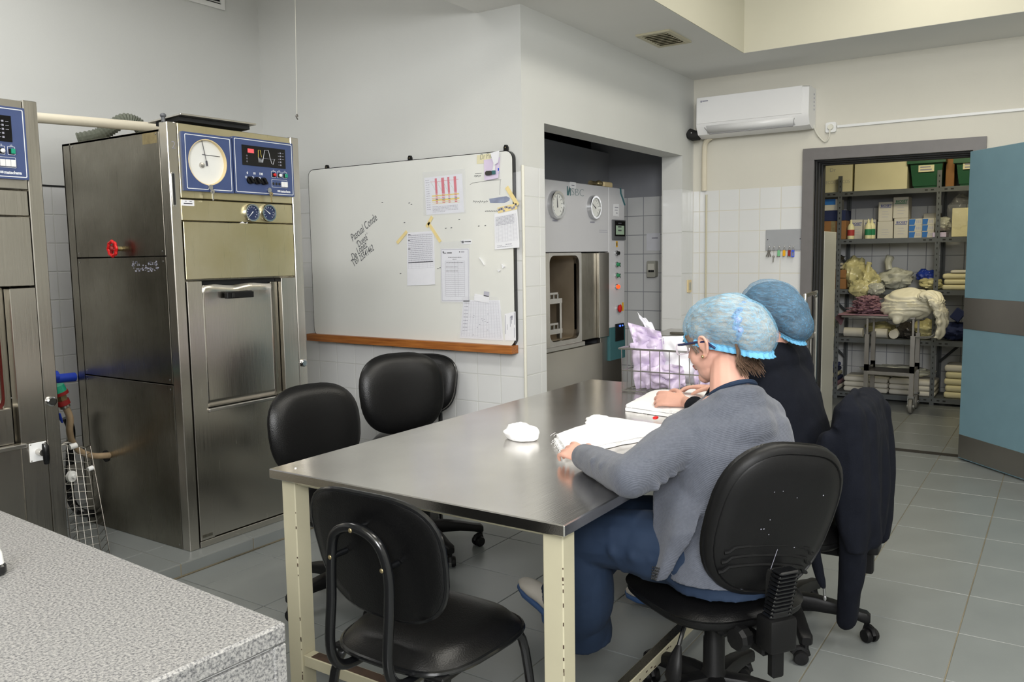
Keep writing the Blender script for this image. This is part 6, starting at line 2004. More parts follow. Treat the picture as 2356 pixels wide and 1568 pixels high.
# ================================================================== CHAIRS
def outline(w, h, k_top, e, n=44, squeeze=0.0):
    """rounded outline (x, z): superellipse with a narrower or wider top"""
    pts = []
    for i in range(n):
        a = 2 * pi * i / n
        x = math.copysign(abs(cos(a)) ** (2 / e), cos(a)) * w / 2
        z = math.copysign(abs(sin(a)) ** (2 / e), sin(a)) * h / 2
        x *= 1 + k_top * (z / (h / 2)) - squeeze * (z / (h / 2)) ** 2
        pts.append((x, z))
    return pts


def pad(pts, front, back, curve, F, lip=0.012, rings=8):
    """cushion: bulging front (+w), flatter rear; curve = wrap of the sides towards +w"""
    n = len(pts)
    secs = []
    for k in range(rings):
        s = 0.04 + 0.96 * k / (rings - 1)
        secs.append((s, front * max(0, 1 - s ** 4.0) ** 0.6 + lip * 0))
    seq = [(s, w) for s, w in secs] + [(1.012, -back * 0.25), (1.0, -back * 0.7)] + [(s * 0.985, -back) for s, _ in reversed(secs)]
    out = []
    for s, w in seq:
        out.append([F(x * s, z * s, w + curve * (x * s / 0.23) ** 2) for x, z in pts])
    return G().sections(out)


def five_star(t, r=0.285, ang=0.0, glide=0.07):
    G().cyl((0, 0, 0.09), (0, 0, 0.40), 0.026).build('gas_column', 'black_plastic', t, True)
    G().lathe((0, 0, 0.07), (0, 0, 1), [(0.045, 0), (0.05, 0.02), (0.045, 0.07), (0.034, 0.09), (0.033, 0.19), (0.030, 0.195), (0.030, 0.26)], 20).build('column_sleeve', 'black_plastic', t, True)
    for k in range(5):
        a = ang + 2 * pi * k / 5
        d, n_ = Vector((cos(a), sin(a), 0)), Vector((-sin(a), cos(a), 0))
        up = Vector((0, 0, 1))
        secs = []
        for s, z, hw, hh in ((0.03, 0.115, 0.030, 0.036), (0.10, 0.118, 0.028, 0.030), (0.18, 0.110, 0.025, 0.024), (0.25, 0.096, 0.023, 0.020), (r, 0.088, 0.024, 0.022), (r + 0.012, 0.086, 0.016, 0.014)):
            secs.append((d * s + up * z, n_, up, hw, hh, 4))
        l_ = G().loft(secs, 14).build('leg', 'black_plastic', t, True)
        c = d * r + n_ * 0.0
        ca = a + 0.9 * (k - 2) + 0.5
        wd = Vector((cos(ca), sin(ca), 0))
        wn = Vector((-sin(ca), cos(ca), 0))
        cc = c - wd * 0.016 + up * 0.026
        cs = G()
        for sg in (-1, 1):
            cs.lathe(cc + wn * (sg * 0.006), wn * sg, [(0.006, 0), (0.0255, 0.001), (0.026, 0.012), (0.022, 0.020), (0.0001, 0.021)], 16)
        cs.build('caster', 'black_plastic', l_, True)
        hd = G()
        hd.tube([cc + wd * 0.022 + up * 0.006, cc + wd * 0.018 + up * 0.022, cc + up * 0.031, cc - wd * 0.016 + up * 0.026, cc - wd * 0.027 + up * 0.008], 0.012, 8)
        hd.cyl(c + up * 0.03, c + up * 0.075, 0.010, n=10)
        hd.build('caster_hood', 'black_plastic', l_, True)


FLOC = lambda o, u, v: Frame(o, u, v)


def swivel_chair(name, label, x, y, facing, seat_z=0.47, back_z=0.70, back_h=0.44, back_w=0.45, back_d=0.25, tilt=8, roll=0, ang=0.3, ribs=False, group=None):
    rz = -math.atan2(facing[0], facing[1])
    t = thing(name, label, 'chair', (x, y, 0), rz, group)
    five_star(t, ang=ang)
    # seat: cushion and shell
    FS_ = Frame((0, 0.005, seat_z - 0.045), (1, 0, 0), (0, 1, 0))
    so = outline(0.47, 0.46, 0.05, 3.2)
    pad(so, 0.046, 0.012, 0.0, FS_).build('seat', 'black_leather', t, True, smooth=50)
    so2 = outline(0.465, 0.455, 0.05, 3.2)
    rings = []
    for s, w in ((1.0, -0.010), (1.0, -0.024), (0.93, -0.040), (0.60, -0.058), (0.25, -0.066), (0.05, -0.066)):
        rings.append([FS_(a * s, b * s, w) for a, b in so2])
    G().sections(rings).build('seat_shell', 'black_plastic', t, True, smooth=50)
    G().box(-0.07, 0.07, -0.13, 0.10, seat_z - 0.145, seat_z - 0.105, 0.012).build('mechanism', 'black_plastic', t, True)
    # backrest
    tl = radians(tilt)
    bo = Vector((0, -back_d, back_z))
    FB_ = Frame(bo, (1, 0, 0), (0, -sin(tl), cos(tl)))           # normal = x cross v = -y: flip for a forward front
    ro = radians(roll)
    FBF = Frame(bo, (-cos(ro), 0, sin(ro)), (sin(ro) * cos(tl), -sin(tl), cos(ro) * cos(tl)))          # front faces +y
    bo_ = outline(back_w, back_h, 0.03, 2.9, squeeze=0.08)
    b_ = pad(bo_, 0.040, 0.014, 0.030, FBF).build('backrest', 'black_leather', t, True, smooth=50)
    rings = []
    for s, w in ((1.0, -0.012), (1.008, -0.022), (0.985, -0.034), (0.93, -0.040), (0.915, -0.036), (0.90, -0.040), (0.7, -0.047), (0.4, -0.052), (0.12, -0.054), (0.02, -0.054)):
        rings.append([FBF(a * s, b * s, w + 0.030 * (a * s / 0.23) ** 2) for a, b in bo_])
    sh = G().sections(rings).build('backrest_shell', 'black_plastic', t, True, smooth=50)
    if ribs:
        for k in range(3):
            zz = -0.055 - 0.030 * k
            pts = []
            for q in range(25):
                xx = -0.15 + 0.30 * q / 24
                pts.append(FBF(xx, zz - 0.10 * (xx / 0.15) ** 2 * 0.25 - 0.012 * (abs(xx) > 0.13), -0.049 + 0.028 * (xx / 0.23) ** 2 + 0.004 * abs(xx) / 0.15))
            G().tube(pts, 0.0055, 6).build('ridge', 'black_plastic', sh, True)
        g = G()
        r_ = random.Random(6)
        for k in range(9):
            xx, zz = (r_.random() - .5) * 0.24, (r_.random() - .3) * 0.2
            g.prism(Frame(FBF(xx, zz, -0.0545 + 0.028 * (xx / 0.23) ** 2), FBF.u * -1, FBF.v), circ(0, 0, 0.0008 + 0.0014 * r_.random(), 6), 0, 0.0006)
        g.fbox(Frame(FBF(0.0, -0.085, -0.0552), FBF.u * -1, FBF.v), -0.0006, 0.0006, -0.05, 0.02, 0, 0.001)
        g.build('scuff', 'ink_soft', sh, True, smooth=0)
    # bellows post behind the back, L-shaped bar, knob, lever
    zb0, zb1 = seat_z - 0.03, back_z - 0.135
    n = 12
    for k in range(n):
        f = k / (n - 1)
        z = zb0 + 0.012 + (zb1 - zb0 - 0.012) * f
        yb = -0.29 - (back_d - 0.25) * f - 0.018 * f
        G().box(-0.037 + 0.004 * f, 0.037 - 0.004 * f, yb - 0.022, yb + 0.022, z, z + (zb1 - zb0) / n * 0.72, 0.006).build('bellows_fold', 'black_gloss', t, True)
    G().box(-0.026, 0.026, -0.310, -0.270, zb0, zb1, 0.004).build('back_post', 'black_rubber', t, True)
    G().box(-0.045, 0.045, -0.325, -0.255, zb0 - 0.085, zb0 + 0.012, 0.010, None, 2).build('post_housing', 'black_plastic', t, True)
    G().box(-0.02, 0.02, -0.305, -0.275, zb0 - 0.165, zb0 - 0.07, 0.006).build('post_tail', 'black_plastic', t, True)
    G().box(-0.028, 0.028, -0.27, -0.08, seat_z - 0.145, seat_z - 0.115, 0.006).build('bar', 'black_plastic', t, True)
    g = G().lathe((-0.03, -0.215, seat_z - 0.10), (-1, -0.2, 0), [(0.012, 0), (0.012, 0.02), (0.034, 0.024), (0.037, 0.05), (0.030, 0.062), (0.0001, 0.064)], 10)
    g.build('knob', 'black_plastic', t, True, smooth=20)
    lv = G().tube(smoothpath([(-0.05, 0.02, seat_z - 0.12), (-0.10, 0.0, seat_z - 0.14), (-0.14, -0.02, seat_z - 0.20)], 5), 0.007, 8)
    lv.build('lever', 'black_gloss', t, True)
    G().tube([(-0.14, -0.02, seat_z - 0.20), (-0.158, -0.03, seat_z - 0.235), (-0.172, -0.038, seat_z - 0.285), (-0.176, -0.04, seat_z - 0.31)], [0.009, 0.022, 0.028, 0.014], 12, flat=0.5).build('lever_paddle', 'black_plastic', t, True)
    return t


GS = 'black swivel chairs around the table'
swivel_chair('swivel_chair', 'black swivel chair whose seat carries the person in the grey cardigan', 2.40, 0.867, (0.574, 0.819), back_z=0.720, back_h=0.455, back_w=0.41, back_d=0.265, tilt=14, roll=9, ang=0.55, ribs=True, group=GS)
swivel_chair('swivel_chair', 'black swivel chair with a navy jacket hung over its backrest', 3.15, 0.85, (-0.05, 1.0), back_z=0.70, back_h=0.40, back_w=0.40, back_d=0.235, ang=0.12 - 0.3, group=GS)
swivel_chair('swivel_chair', 'black swivel chair at the table corner nearest the centre sterilizer', 2.46, 2.49, (-0.22, -0.975), back_z=0.70, back_h=0.40, back_w=0.44, back_d=0.25, ang=0.0, group=GS)
swivel_chair('swivel_chair', 'black swivel chair right under the whiteboard', 3.08, 2.60, (-0.46, -0.89), back_z=0.755, back_h=0.41, back_w=0.45, back_d=0.25, ang=0.35, group=GS)


def visitor_chair(label, x, y, facing, seat_z=0.47, back_z=0.70):
    rz = -math.atan2(facing[0], facing[1])
    t = thing('visitor_chair', label, 'chair', (x, y, 0), rz)
    FS_ = Frame((0, 0.0, seat_z - 0.05), (1, 0, 0), (0, 1, 0))
    so = outline(0.43, 0.43, 0.06, 3.4)
    pad(so, 0.05, 0.012, 0.0, FS_).build('seat', 'black_leather', t, True, smooth=50)
    G().tube([FS_(a * 1.005, b * 1.005, -0.006) for a, b in so], 0.008, 8, True).build('seat_piping', 'black_gloss', t, True)
    G().box(-0.19, 0.19, -0.19, 0.19, seat_z - 0.075, seat_z - 0.060, 0.004).build('seat_board', 'black_plastic', t, True)
    bo = Vector((0, -0.215, back_z))
    tl = radians(12)
    FBF = Frame(bo, (-1, 0, 0), (0, -sin(tl), cos(tl)))
    ol = outline(0.43, 0.345, 0.06, 3.2, squeeze=0.04)
    pad(ol, 0.030, 0.012, 0.022, FBF).build('backrest', 'black_leather', t, True, smooth=50)
    G().tube([FBF(a * 1.004, b * 1.004, -0.004 + 0.022 * (a / 0.23) ** 2) for a, b in ol], 0.008, 8, True).build('back_piping', 'black_gloss', t, True)
    R = 0.0135
    for sx in (-1, 1):
        G().tube(smoothpath([(sx * 0.17, 0.16, seat_z - 0.075), (sx * 0.185, 0.19, seat_z - 0.14), (sx * 0.205, 0.225, 0.012)], 4), R, 10).build('leg', 'black_gloss', t, True)
        G().tube(smoothpath([(sx * 0.17, -0.15, seat_z - 0.075), (sx * 0.185, -0.19, seat_z - 0.14), (sx * 0.205, -0.24, 0.012)], 4), R, 10).build('leg', 'black_gloss', t, True)
        for yy in (0.225, -0.24):
            G().cyl((sx * 0.205, yy, 0.0), (sx * 0.205, yy, 0.02), 0.017, n=12).build('foot_cap', 'black_rubber', t, True)
        G().tube([(sx * 0.17, -0.18, seat_z - 0.072), (sx * 0.17, 0.18, seat_z - 0.072)], R, 8).build('side_rail', 'black_gloss', t, True)
    # inverted U tube behind the back
    w = 0.098
    pts = [(-w, -0.04, seat_z - 0.075), (-w, -0.20, seat_z - 0.082), (-w, -0.262, seat_z - 0.06), (-w, -0.285, seat_z + 0.0), (-w, -0.275, seat_z + 0.12), (-w * 0.98, -0.272, back_z - 0.01), (-w * 0.72, -0.280, back_z + 0.065), (0, -0.285, back_z + 0.092)]
    pts = pts + [(-a, b, c) for a, b, c in reversed(pts[:-1])]
    G().tube(smoothpath(pts, 6), R, 12).build('back_tube', 'black_gloss', t, True)
    g = G()
    for a, b in ((-0.092, -0.272), (0.092, -0.272), (0, -0.285)):
        z = back_z + (0.088 if a == 0 else 0.0)
        g.cyl((a * 0.95, b, z), (a * 0.95, b + 0.045, z), 0.008, n=10)
        G().ell((a * 0.95, b - 0.0135, z), (0.006, 0.003, 0.006), None, 10, 6).build('bolt_head', 'brass', t, True)
    g.build('spacer', 'black_gloss', t, True)
    return t


visitor_chair('black visitor chair with a bent tube back at the near end of the table', 1.715, 1.43, (1.0, 0.0))
visitor_chair('black visitor chair mostly hidden behind the chair under the whiteboard', 3.56, 3.07, (-0.9, -0.43), back_z=0.70)

# ================================================================== PEOPLE
V = Vector


def limb(pts, rads, n=14):
    """tapered round limb through the joints, rounded ends"""
    g = G()
    ps = smoothpath(pts, 5)
    k = len(pts) - 1
    rs = []
    for i in range(len(ps)):
        f = i / 5
        a = min(int(f), k - 1)
        q = f - a
        rs.append(rads[a] * (1 - q) + rads[a + 1] * q)
    g.tube(ps, rs, n)
    g.ell(ps[0], rs[0] * 0.99).ell(ps[-1], rs[-1] * 0.99)
    return [g] if False else g


def head_shapes(Mh, ears=True):
    """closed shapes that fuse into a head; local: x right, y forward, z up, centre between the ears"""
    E_ = lambda c, r: G().ell(Mh @ V(c), r, Mh.to_3x3(), 18, 12)
    L = [E_((0, -0.016, 0.036), (0.074, 0.094, 0.083)), E_((0, 0.022, -0.025), (0.061, 0.066, 0.080)), E_((0, 0.020, -0.070), (0.050, 0.058, 0.042)), E_((0, 0.062, -0.092), (0.024, 0.022, 0.020)),
         E_((0.034, 0.050, -0.030), (0.028, 0.028, 0.030)), E_((-0.034, 0.050, -0.030), (0.028, 0.028, 0.030)), E_((0, 0.064, 0.036), (0.052, 0.020, 0.018)),
         E_((0, 0.078, -0.056), (0.024, 0.013, 0.013))]
    L.append(G().loft([(Mh @ V((0, 0.078, 0.020)), Mh.to_3x3() @ V((1, 0, 0)), Mh.to_3x3() @ V((0, 1, 0)), 0.008, 0.010), (Mh @ V((0, 0.092, -0.010)), Mh.to_3x3() @ V((1, 0, 0)), Mh.to_3x3() @ V((0, 1, 0)), 0.011, 0.012), (Mh @ V((0, 0.096, -0.026)), Mh.to_3x3() @ V((1, 0, 0)), Mh.to_3x3() @ V((0, 1, 0)), 0.016, 0.013), (Mh @ V((0, 0.086, -0.034)), Mh.to_3x3() @ V((1, 0, 0)), Mh.to_3x3() @ V((0, 1, 0)), 0.012, 0.008)], 12))
    for s in (-1, 1):
        rim = [(s * 0.074, 0.008, -0.012), (s * 0.082, 0.010, 0.012), (s * 0.088, 0.000, 0.028), (s * 0.091, -0.014, 0.026), (s * 0.090, -0.022, 0.008), (s * 0.085, -0.016, -0.014), (s * 0.079, -0.004, -0.030), (s * 0.076, 0.004, -0.028)]
        L.append(G().tube([Mh @ V(p) for p in smoothpath(rim, 4)], 0.0052, 8))
        L.append(E_((s * 0.079, -0.006, 0.0), (0.006, 0.015, 0.024)))
        L.append(E_((s * 0.079, 0.002, -0.028), (0.006, 0.008, 0.009)))
    return L


def face_parts(t, Mh):
    for s in (-1, 1):
        c = Mh @ V((s * 0.031, 0.076, 0.012))
        e = G().ell(c, (0.014, 0.010, 0.009), Mh.to_3x3(), 14, 9).build('eye', 'eye_white', t)
        G().ell(Mh @ V((s * 0.031, 0.0845, 0.0105)), (0.0055, 0.002, 0.0055), Mh.to_3x3(), 12, 7).build('iris', 'iris', e)
        G().tube([Mh @ V((s * 0.015, 0.088, 0.031)), Mh @ V((s * 0.032, 0.088, 0.037)), Mh @ V((s * 0.052, 0.074, 0.031))], [0.002, 0.0032, 0.0015], 6).build('eyebrow', 'hair_brown', t)
    G().tube([Mh @ V((-0.022, 0.083, -0.057)), Mh @ V((-0.010, 0.091, -0.054)), Mh @ V((0, 0.0915, -0.0555)), Mh @ V((0.010, 0.091, -0.054)), Mh @ V((0.022, 0.083, -0.057))], [0.002, 0.004, 0.004, 0.004, 0.002], 8).tube([Mh @ V((-0.018, 0.084, -0.060)), Mh @ V((0, 0.0905, -0.0635)), Mh @ V((0.018, 0.084, -0.060))], [0.002, 0.005, 0.002], 8).build('mouth', 'lip', t)


def hand_shapes(wrist, fdir, palm_n, thumb_side, curl=0.6, spread=0.10, scale=1.0):
    """palm, four fingers of unequal length with two bends, thumb from the side; fdir = towards the knuckles, palm_n = out of the palm"""
    f, pn = V(fdir).normalized(), V(palm_n)
    pn = (pn - f * pn.dot(f)).normalized()
    sd = f.cross(pn).normalized() * thumb_side
    s = scale
    L = []
    w = V(wrist)
    L.append(G().loft([(w, sd, pn, 0.026 * s, 0.019 * s), (w + f * 0.025 * s, sd, pn, 0.031 * s, 0.017 * s), (w + f * 0.06 * s, sd, pn, 0.038 * s, 0.015 * s), (w + f * 0.085 * s, sd, pn, 0.038 * s, 0.012 * s), (w + f * 0.092 * s, sd, pn, 0.033 * s, 0.008 * s)], 16))
    lens = (0.070, 0.079, 0.073, 0.058)
    for k in range(4):
        off = (0.029 - 0.0193 * k) * s
        d = (f + sd * spread * (1.5 - k) * 0.5).normalized()
        base = w + f * 0.070 * s + sd * off
        p1 = base + d * 0.022 * s
        c1 = curl * 0.7
        d1 = (d * cos(c1) + pn * sin(c1))
        p2 = p1 + d1 * lens[k] * 0.48 * s
        c2 = curl * 1.7
        d2 = (d * cos(c2) + pn * sin(c2))
        p3 = p2 + d2 * lens[k] * 0.30 * s
        c3 = curl * 2.3
        d3 = (d * cos(c3) + pn * sin(c3))
        p4 = p3 + d3 * lens[k] * 0.22 * s
        L.append(limb([base, p1, p2, p3, p4], [0.0095 * s, 0.0092 * s, 0.0084 * s, 0.0076 * s, 0.0062 * s], 10))
    b = w + f * 0.022 * s + sd * 0.022 * s
    L.append(limb([b, b + (f * 0.55 + sd * 0.75 + pn * 0.25).normalized() * 0.034 * s, b + (f * 0.75 + sd * 0.62 + pn * 0.35).normalized() * 0.064 * s, b + (f * 0.95 + sd * 0.42 + pn * 0.5).normalized() * 0.086 * s], [0.014 * s, 0.0115 * s, 0.0098 * s, 0.0072 * s], 10))
    return L


def head_matrix(c, facing, pitch, roll=0.0):
    f = V((facing[0], facing[1], 0)).normalized()
    f = f * cos(pitch) - V((0, 0, 1)) * sin(pitch)
    r = f.cross(V((0, 0, 1))).normalized()
    u = r.cross(f)
    if roll:
        r, u = r * cos(roll) + u * sin(roll), u * cos(roll) - r * sin(roll)
    return Matrix(((r.x, f.x, u.x, c[0]), (r.y, f.y, u.y, c[1]), (r.z, f.z, u.z, c[2]), (0, 0, 0, 1)))


def bouffant(t, Mh, matn, hair_mat, bun, edge, seed, scrunch=None):
    """thin cap: dome over the skull and a bag of hair behind, elastic edge; hair mass below it"""
    R3 = Mh.to_3x3()
    L = [G().ell(Mh @ V((0, -0.006, 0.052)), (0.085, 0.104, 0.094), R3, 24, 16)]
    H = [G().ell(Mh @ V((0, -0.010, 0.048)), (0.0795, 0.097, 0.086), R3, 24, 16)]
    for c, r in bun:
        L.append(G().ell(Mh @ V(c), tuple(q + 0.005 for q in r), R3, 22, 14))
        H.append(G().ell(Mh @ V(c), r, R3, 22, 14))
    inv = Mh.inverted()

    def disp(p, n):
        q = inv @ p
        return 0.0022 * noise.noise(q * 26 + V((seed, 0, 0))) + 0.0012 * sin(q.x * 160 + 30 * noise.noise(q * 9))
    cap = blob(L, 0.006, 6, displace=disp)
    hair = blob(H, 0.007, 5, displace=lambda p, n: 0.003 * noise.noise((inv @ p) * 22))

    def cut(g, dz):
        me = bpy.data.meshes.new('c')
        me.from_pydata([tuple(v) for v in g.v], [], g.f)
        b = bmesh.new()
        b.from_mesh(me)
        bpy.data.meshes.remove(me)
        e0, e1 = V(edge[0]), V(edge[1])                        # front and rear point of the hem, local
        d = (e1 - e0).normalized()
        nrm = R3 @ V((1, 0, 0)).cross(d)
        if nrm.dot(R3 @ V((0, 0, 1))) < 0:
            nrm = -nrm
        bmesh.ops.bisect_plane(b, geom=b.verts[:] + b.edges[:] + b.faces[:], plane_co=Mh @ (e0 + V((0, 0, dz))), plane_no=nrm, clear_inner=True)
        rim = [e for e in b.edges if e.is_boundary]
        loop = []
        if rim:
            vs_ = {}
            for e in rim:
                for v in e.verts:
                    vs_.setdefault(v, []).append(e)
            v = rim[0].verts[0]
            e = rim[0]
            start = v
            while True:
                loop.append(v.co.copy())
                v = e.other_vert(v)
                nx = [q for q in vs_[v] if q is not e]
                if v is start or not nx:
                    break
                e = nx[0]
        h = G()
        h.bm(b)
        return h, loop
    capc, loop = cut(cap, 0.0)
    hairc, _ = cut(hair, 0.008)
    hairc.build('hair', hair_mat, t, smooth=80)
    co = capc.build('cap', matn, t, smooth=80)
    if len(loop) > 12:
        cen = sum(loop, V()) / len(loop)
        # resample the hem and ruffle it
        tot = [0]
        for a, b in zip(loop, loop[1:] + loop[:1]):
            tot.append(tot[-1] + (b - a).length)
        N = 150
        ring = []
        j = 0
        lp = loop + loop[:1]
        for i in range(N):
            s = tot[-1] * i / N
            while tot[j + 1] < s:
                j += 1
            q = (s - tot[j]) / max(1e-9, tot[j + 1] - tot[j])
            ring.append(lp[j] * (1 - q) + lp[j + 1] * q)
        up = R3 @ V((0, 0, 1))
        secs = []
        for k, (o_, z_, ru) in enumerate(((0.000, 0.010, 0.0004), (0.004, 0.004, 0.0022), (0.002, -0.004, 0.0026), (0.007, -0.011, 0.0042))):
            secs.append([p + (p - cen).normalized() * (o_ + ru * sin(i * 2 * pi / N * 37 + k * 0.4)) + up * (z_ + 0.0012 * sin(i * 1.7)) for i, p in enumerate(ring)])
        g = G().sections(secs, caps=False)
        g.build('cap_band', 'cap_band', co, smooth=80, solid=0.0012)
    return co


def folds(seed, amp, freq=(9, 9, 5)):
    def f(p, n):
        q = V((p.x * freq[0], p.y * freq[1], p.z * freq[2]))
        w = noise.noise(q * 1.0 + V((seed, 0, 0)))
        w2 = noise.noise(q * 2.3 + V((0, seed, 0)))
        return amp * (abs(w) * 1.6 - 0.45) + amp * 0.45 * w2
    return f


def clog(t, toe, heel, up=V((0, 0, 1))):
    d = (toe - heel).normalized()
    s = d.cross(up).normalized()
    u = s.cross(d)
    ln = (toe - heel).length
    at = lambda f, z: heel + d * (ln * f) + u * z
    sole = G().loft([(at(0.0, 0.012), s, u, 0.022, 0.012, 3), (at(0.08, 0.014), s, u, 0.033, 0.014, 3), (at(0.4, 0.014), s, u, 0.034, 0.014, 3), (at(0.72, 0.015), s, u, 0.046, 0.014, 3), (at(0.92, 0.020), s, u, 0.036, 0.013, 3), (at(1.0, 0.026), s, u, 0.012, 0.008, 3)], 20)
    so = thing_part = sole.build('shoe_sole', 'clog_blue', t)
    top = G().loft([(at(0.02, 0.05), s, u, 0.026, 0.030), (at(0.15, 0.052), s, u, 0.033, 0.036), (at(0.40, 0.055), s, u, 0.036, 0.036), (at(0.62, 0.046), s, u, 0.043, 0.032), (at(0.80, 0.040), s, u, 0.042, 0.024), (at(0.94, 0.036), s, u, 0.028, 0.016), (at(0.99, 0.034), s, u, 0.010, 0.006)], 20)
    o = top.build('shoe_upper', 'clog_white', t)
    g = G()
    for k in range(7):
        f = 0.60 + 0.05 * k
        for sg in (-1, 1):
            g.ell(at(f, 0.066 - 0.06 * (f - 0.55)) + s * sg * 0.022, 0.003, None, 6, 5)
    g.build('vent_hole', 'slot_dark', o)


# ------------------------------------------------------------------ person in the grey cardigan
p1 = thing('person', 'seated person in a grey cardigan and blue hair cap folding gauze at the table', 'person', (2.36, 0.84, 0.47), 0)
FC1 = V((0.60, 0.80, 0)).normalized()                          # chest direction
RT1 = V((FC1.y, -FC1.x, 0))
ear = P(1617, 801, X=2.365)
hd_f = V((0.20, 0.98, 0)).normalized()
hd_r = V((hd_f.y, -hd_f.x, 0))
hc = ear + hd_r * 0.080 + V((0, 0, 0.006))
MH1 = head_matrix(hc, hd_f, radians(13))
pel = V((2.335, 0.80, 0.565))
neck = P(1682, 905, X=2.385)
shL = P(1568, 1012, X=2.255)
shR = P(1762, 962, X=2.50)
elL = P(1452, 1098, Z=0.825)
elL = P(1448, 1098, Z=0.832)
wrL = V((2.255, 1.235, 0.815))
elR = shR + FC1 * 0.16 + V((0.06, 0.05, -0.17))
wrR = V((2.73, 1.06, 0.825))
hipL, hipR = pel - RT1 * 0.09, pel + RT1 * 0.09
knL, knR = V((2.215, 1.225, 0.575)), V((2.50, 1.20, 0.565))
anL, anR = V((2.40, 1.37, 0.13)), V((2.51, 1.50, 0.17))
up = V((0, 0, 1))
sp = (neck - pel)
body = head_shapes(MH1)
body.append(limb([hc + V((0, -0.02, -0.06)) - hd_f * 0.02, (hc + neck) / 2 - hd_f * 0.015, neck - V((0, 0, 0.03))], [0.050, 0.053, 0.066]))
body.append(limb([neck - RT1 * 0.07 - V((0, 0, 0.045)), neck - FC1 * 0.01 - V((0, 0, 0.02)), neck + RT1 * 0.07 - V((0, 0, 0.045))], [0.04, 0.052, 0.04]))
body.append(G().loft([(pel - V((0, 0, 0.05)), RT1, FC1, 0.145, 0.11), (pel + sp * 0.25, RT1, FC1, 0.13, 0.10), (pel + sp * 0.55, RT1, FC1, 0.14, 0.105), (pel + sp * 0.82, RT1, FC1, 0.145, 0.09), (pel + sp * 0.96, RT1, FC1, 0.08, 0.06)], 20))
body.append(limb([shL, (shL + elL) / 2, elL], [0.042, 0.038, 0.034]))
body.append(limb([elL, (elL + wrL) / 2, wrL], [0.034, 0.030, 0.022]))
body.append(limb([shR, (shR + elR) / 2, elR], [0.042, 0.038, 0.034]))
body.append(limb([elR, (elR + wrR) / 2, wrR], [0.034, 0.030, 0.022]))
toeR, heelR = P(1202, 1350, Z=0.11), anR + V((0.0, -0.02, -0.07))
toeL = P(1262, 1412, Z=0.045)
heelL = toeL + (V((2.42, 1.36, 0.02)) - toeL).normalized() * 0.25
anL = heelL + (toeL - heelL) * 0.25 + V((0, 0, 0.085))
for a, b, c, tq, hq in ((hipL, knL, anL, toeL, heelL), (hipR, knR, anR, toeR, heelR)):
    body.append(limb([a, (a + b) / 2, b], [0.075, 0.066, 0.048]))
    body.append(limb([b, b * 0.6 + c * 0.4, c], [0.046, 0.044, 0.030]))
    body.append(limb([c, (tq + hq) / 2 + V((0, 0, 0.045)), tq * 0.85 + hq * 0.15 + V((0, 0, 0.035))], [0.026, 0.024, 0.016]))
body += hand_shapes(wrL, V((0.36, 0.90, 0.12)), V((0.5, -0.15, -0.9)), -1, 0.62, 0.12, 0.92)
body += hand_shapes(wrR, V((0.55, 0.80, -0.02)), V((-0.1, 0, -1)), 1, 0.4, 0.15, 0.92)
bo = blob(body, 0.0042, 3).build('body', 'skin', p1, smooth=80)
face_parts(p1, MH1)
# cardigan: torso with hem, sleeves, open front panel hanging on the left side
c_ = []
c_.append(G().loft([(pel + V((-0.005, -0.005, -0.045)), RT1, FC1, 0.208, 0.162, 2.4), (pel + sp * 0.02, RT1, FC1, 0.200, 0.158, 2.4), (pel + sp * 0.22, RT1, FC1, 0.185, 0.150, 2.4), (pel + sp * 0.45, RT1, FC1, 0.182, 0.148, 2.3), (pel + sp * 0.68, RT1, FC1, 0.192, 0.138, 2.3), (pel + sp * 0.84, RT1, FC1, 0.178, 0.112, 2.3), (pel + sp * 0.945, RT1, FC1, 0.112, 0.082, 2.2), (pel + sp * 0.985, RT1, FC1, 0.070, 0.066)], 28))
c_.append(limb([shL + RT1 * 0.02, shL * 0.55 + elL * 0.45 + V((-0.005, 0.0, 0.0)), elL], [0.082, 0.069, 0.060]))
c_.append(limb([elL, (elL * 0.5 + wrL * 0.5), wrL + (wrL - elL).normalized() * 0.015], [0.060, 0.052, 0.043]))
c_.append(limb([shR - RT1 * 0.01, shR * 0.55 + elR * 0.45, elR], [0.072, 0.066, 0.056]))
c_.append(limb([elR, (elR * 0.5 + wrR * 0.5), wrR - (wrR - elR).normalized() * 0.02], [0.056, 0.046, 0.038]))
# ridges of cloth at the elbow and the armpit
for k in range(4):
    f = 0.20 + 0.16 * k
    m_ = shL * (1 - f) + elL * f
    c_.append(G().tube([m_ + V((-0.045, -0.02, 0.035)), m_ + V((-0.060, -0.030, -0.01)), m_ + V((-0.03, -0.045, -0.052))], 0.016, 8))
for k in range(3):
    f = 0.12 + 0.2 * k
    m_ = elL * (1 - f) + wrL * f
    c_.append(G().tube([m_ + V((-0.040, 0.02, 0.030)), m_ + V((-0.050, 0.005, -0.010)), m_ + V((-0.02, -0.02, -0.045))], 0.013, 8))
# hunched upper back and yoke
c_.append(limb([shL + RT1 * 0.02, neck - FC1 * 0.035 - V((0, 0, 0.035)), shR - RT1 * 0.02], [0.070, 0.072, 0.072]))
c_.append(limb([shL + V((0.01, 0, 0.0)), P(1606, 990, X=2.31), P(1646, 1002, X=2.37)], [0.080, 0.074, 0.058]))
c_.append(limb([neck - RT1 * 0.055 - FC1 * 0.045 + V((0, 0, -0.005)), neck - FC1 * 0.062 + V((0, 0, 0.008)), neck + RT1 * 0.06 - FC1 * 0.04 - V((0, 0, 0.005))], [0.030, 0.034, 0.032]))
c_.append(limb([shL + RT1 * 0.06 - FC1 * 0.05 - V((0, 0, 0.05)), neck - FC1 * 0.065 - V((0, 0, 0.09)), shR - RT1 * 0.06 - FC1 * 0.05 - V((0, 0, 0.05))], [0.075, 0.080, 0.075]))


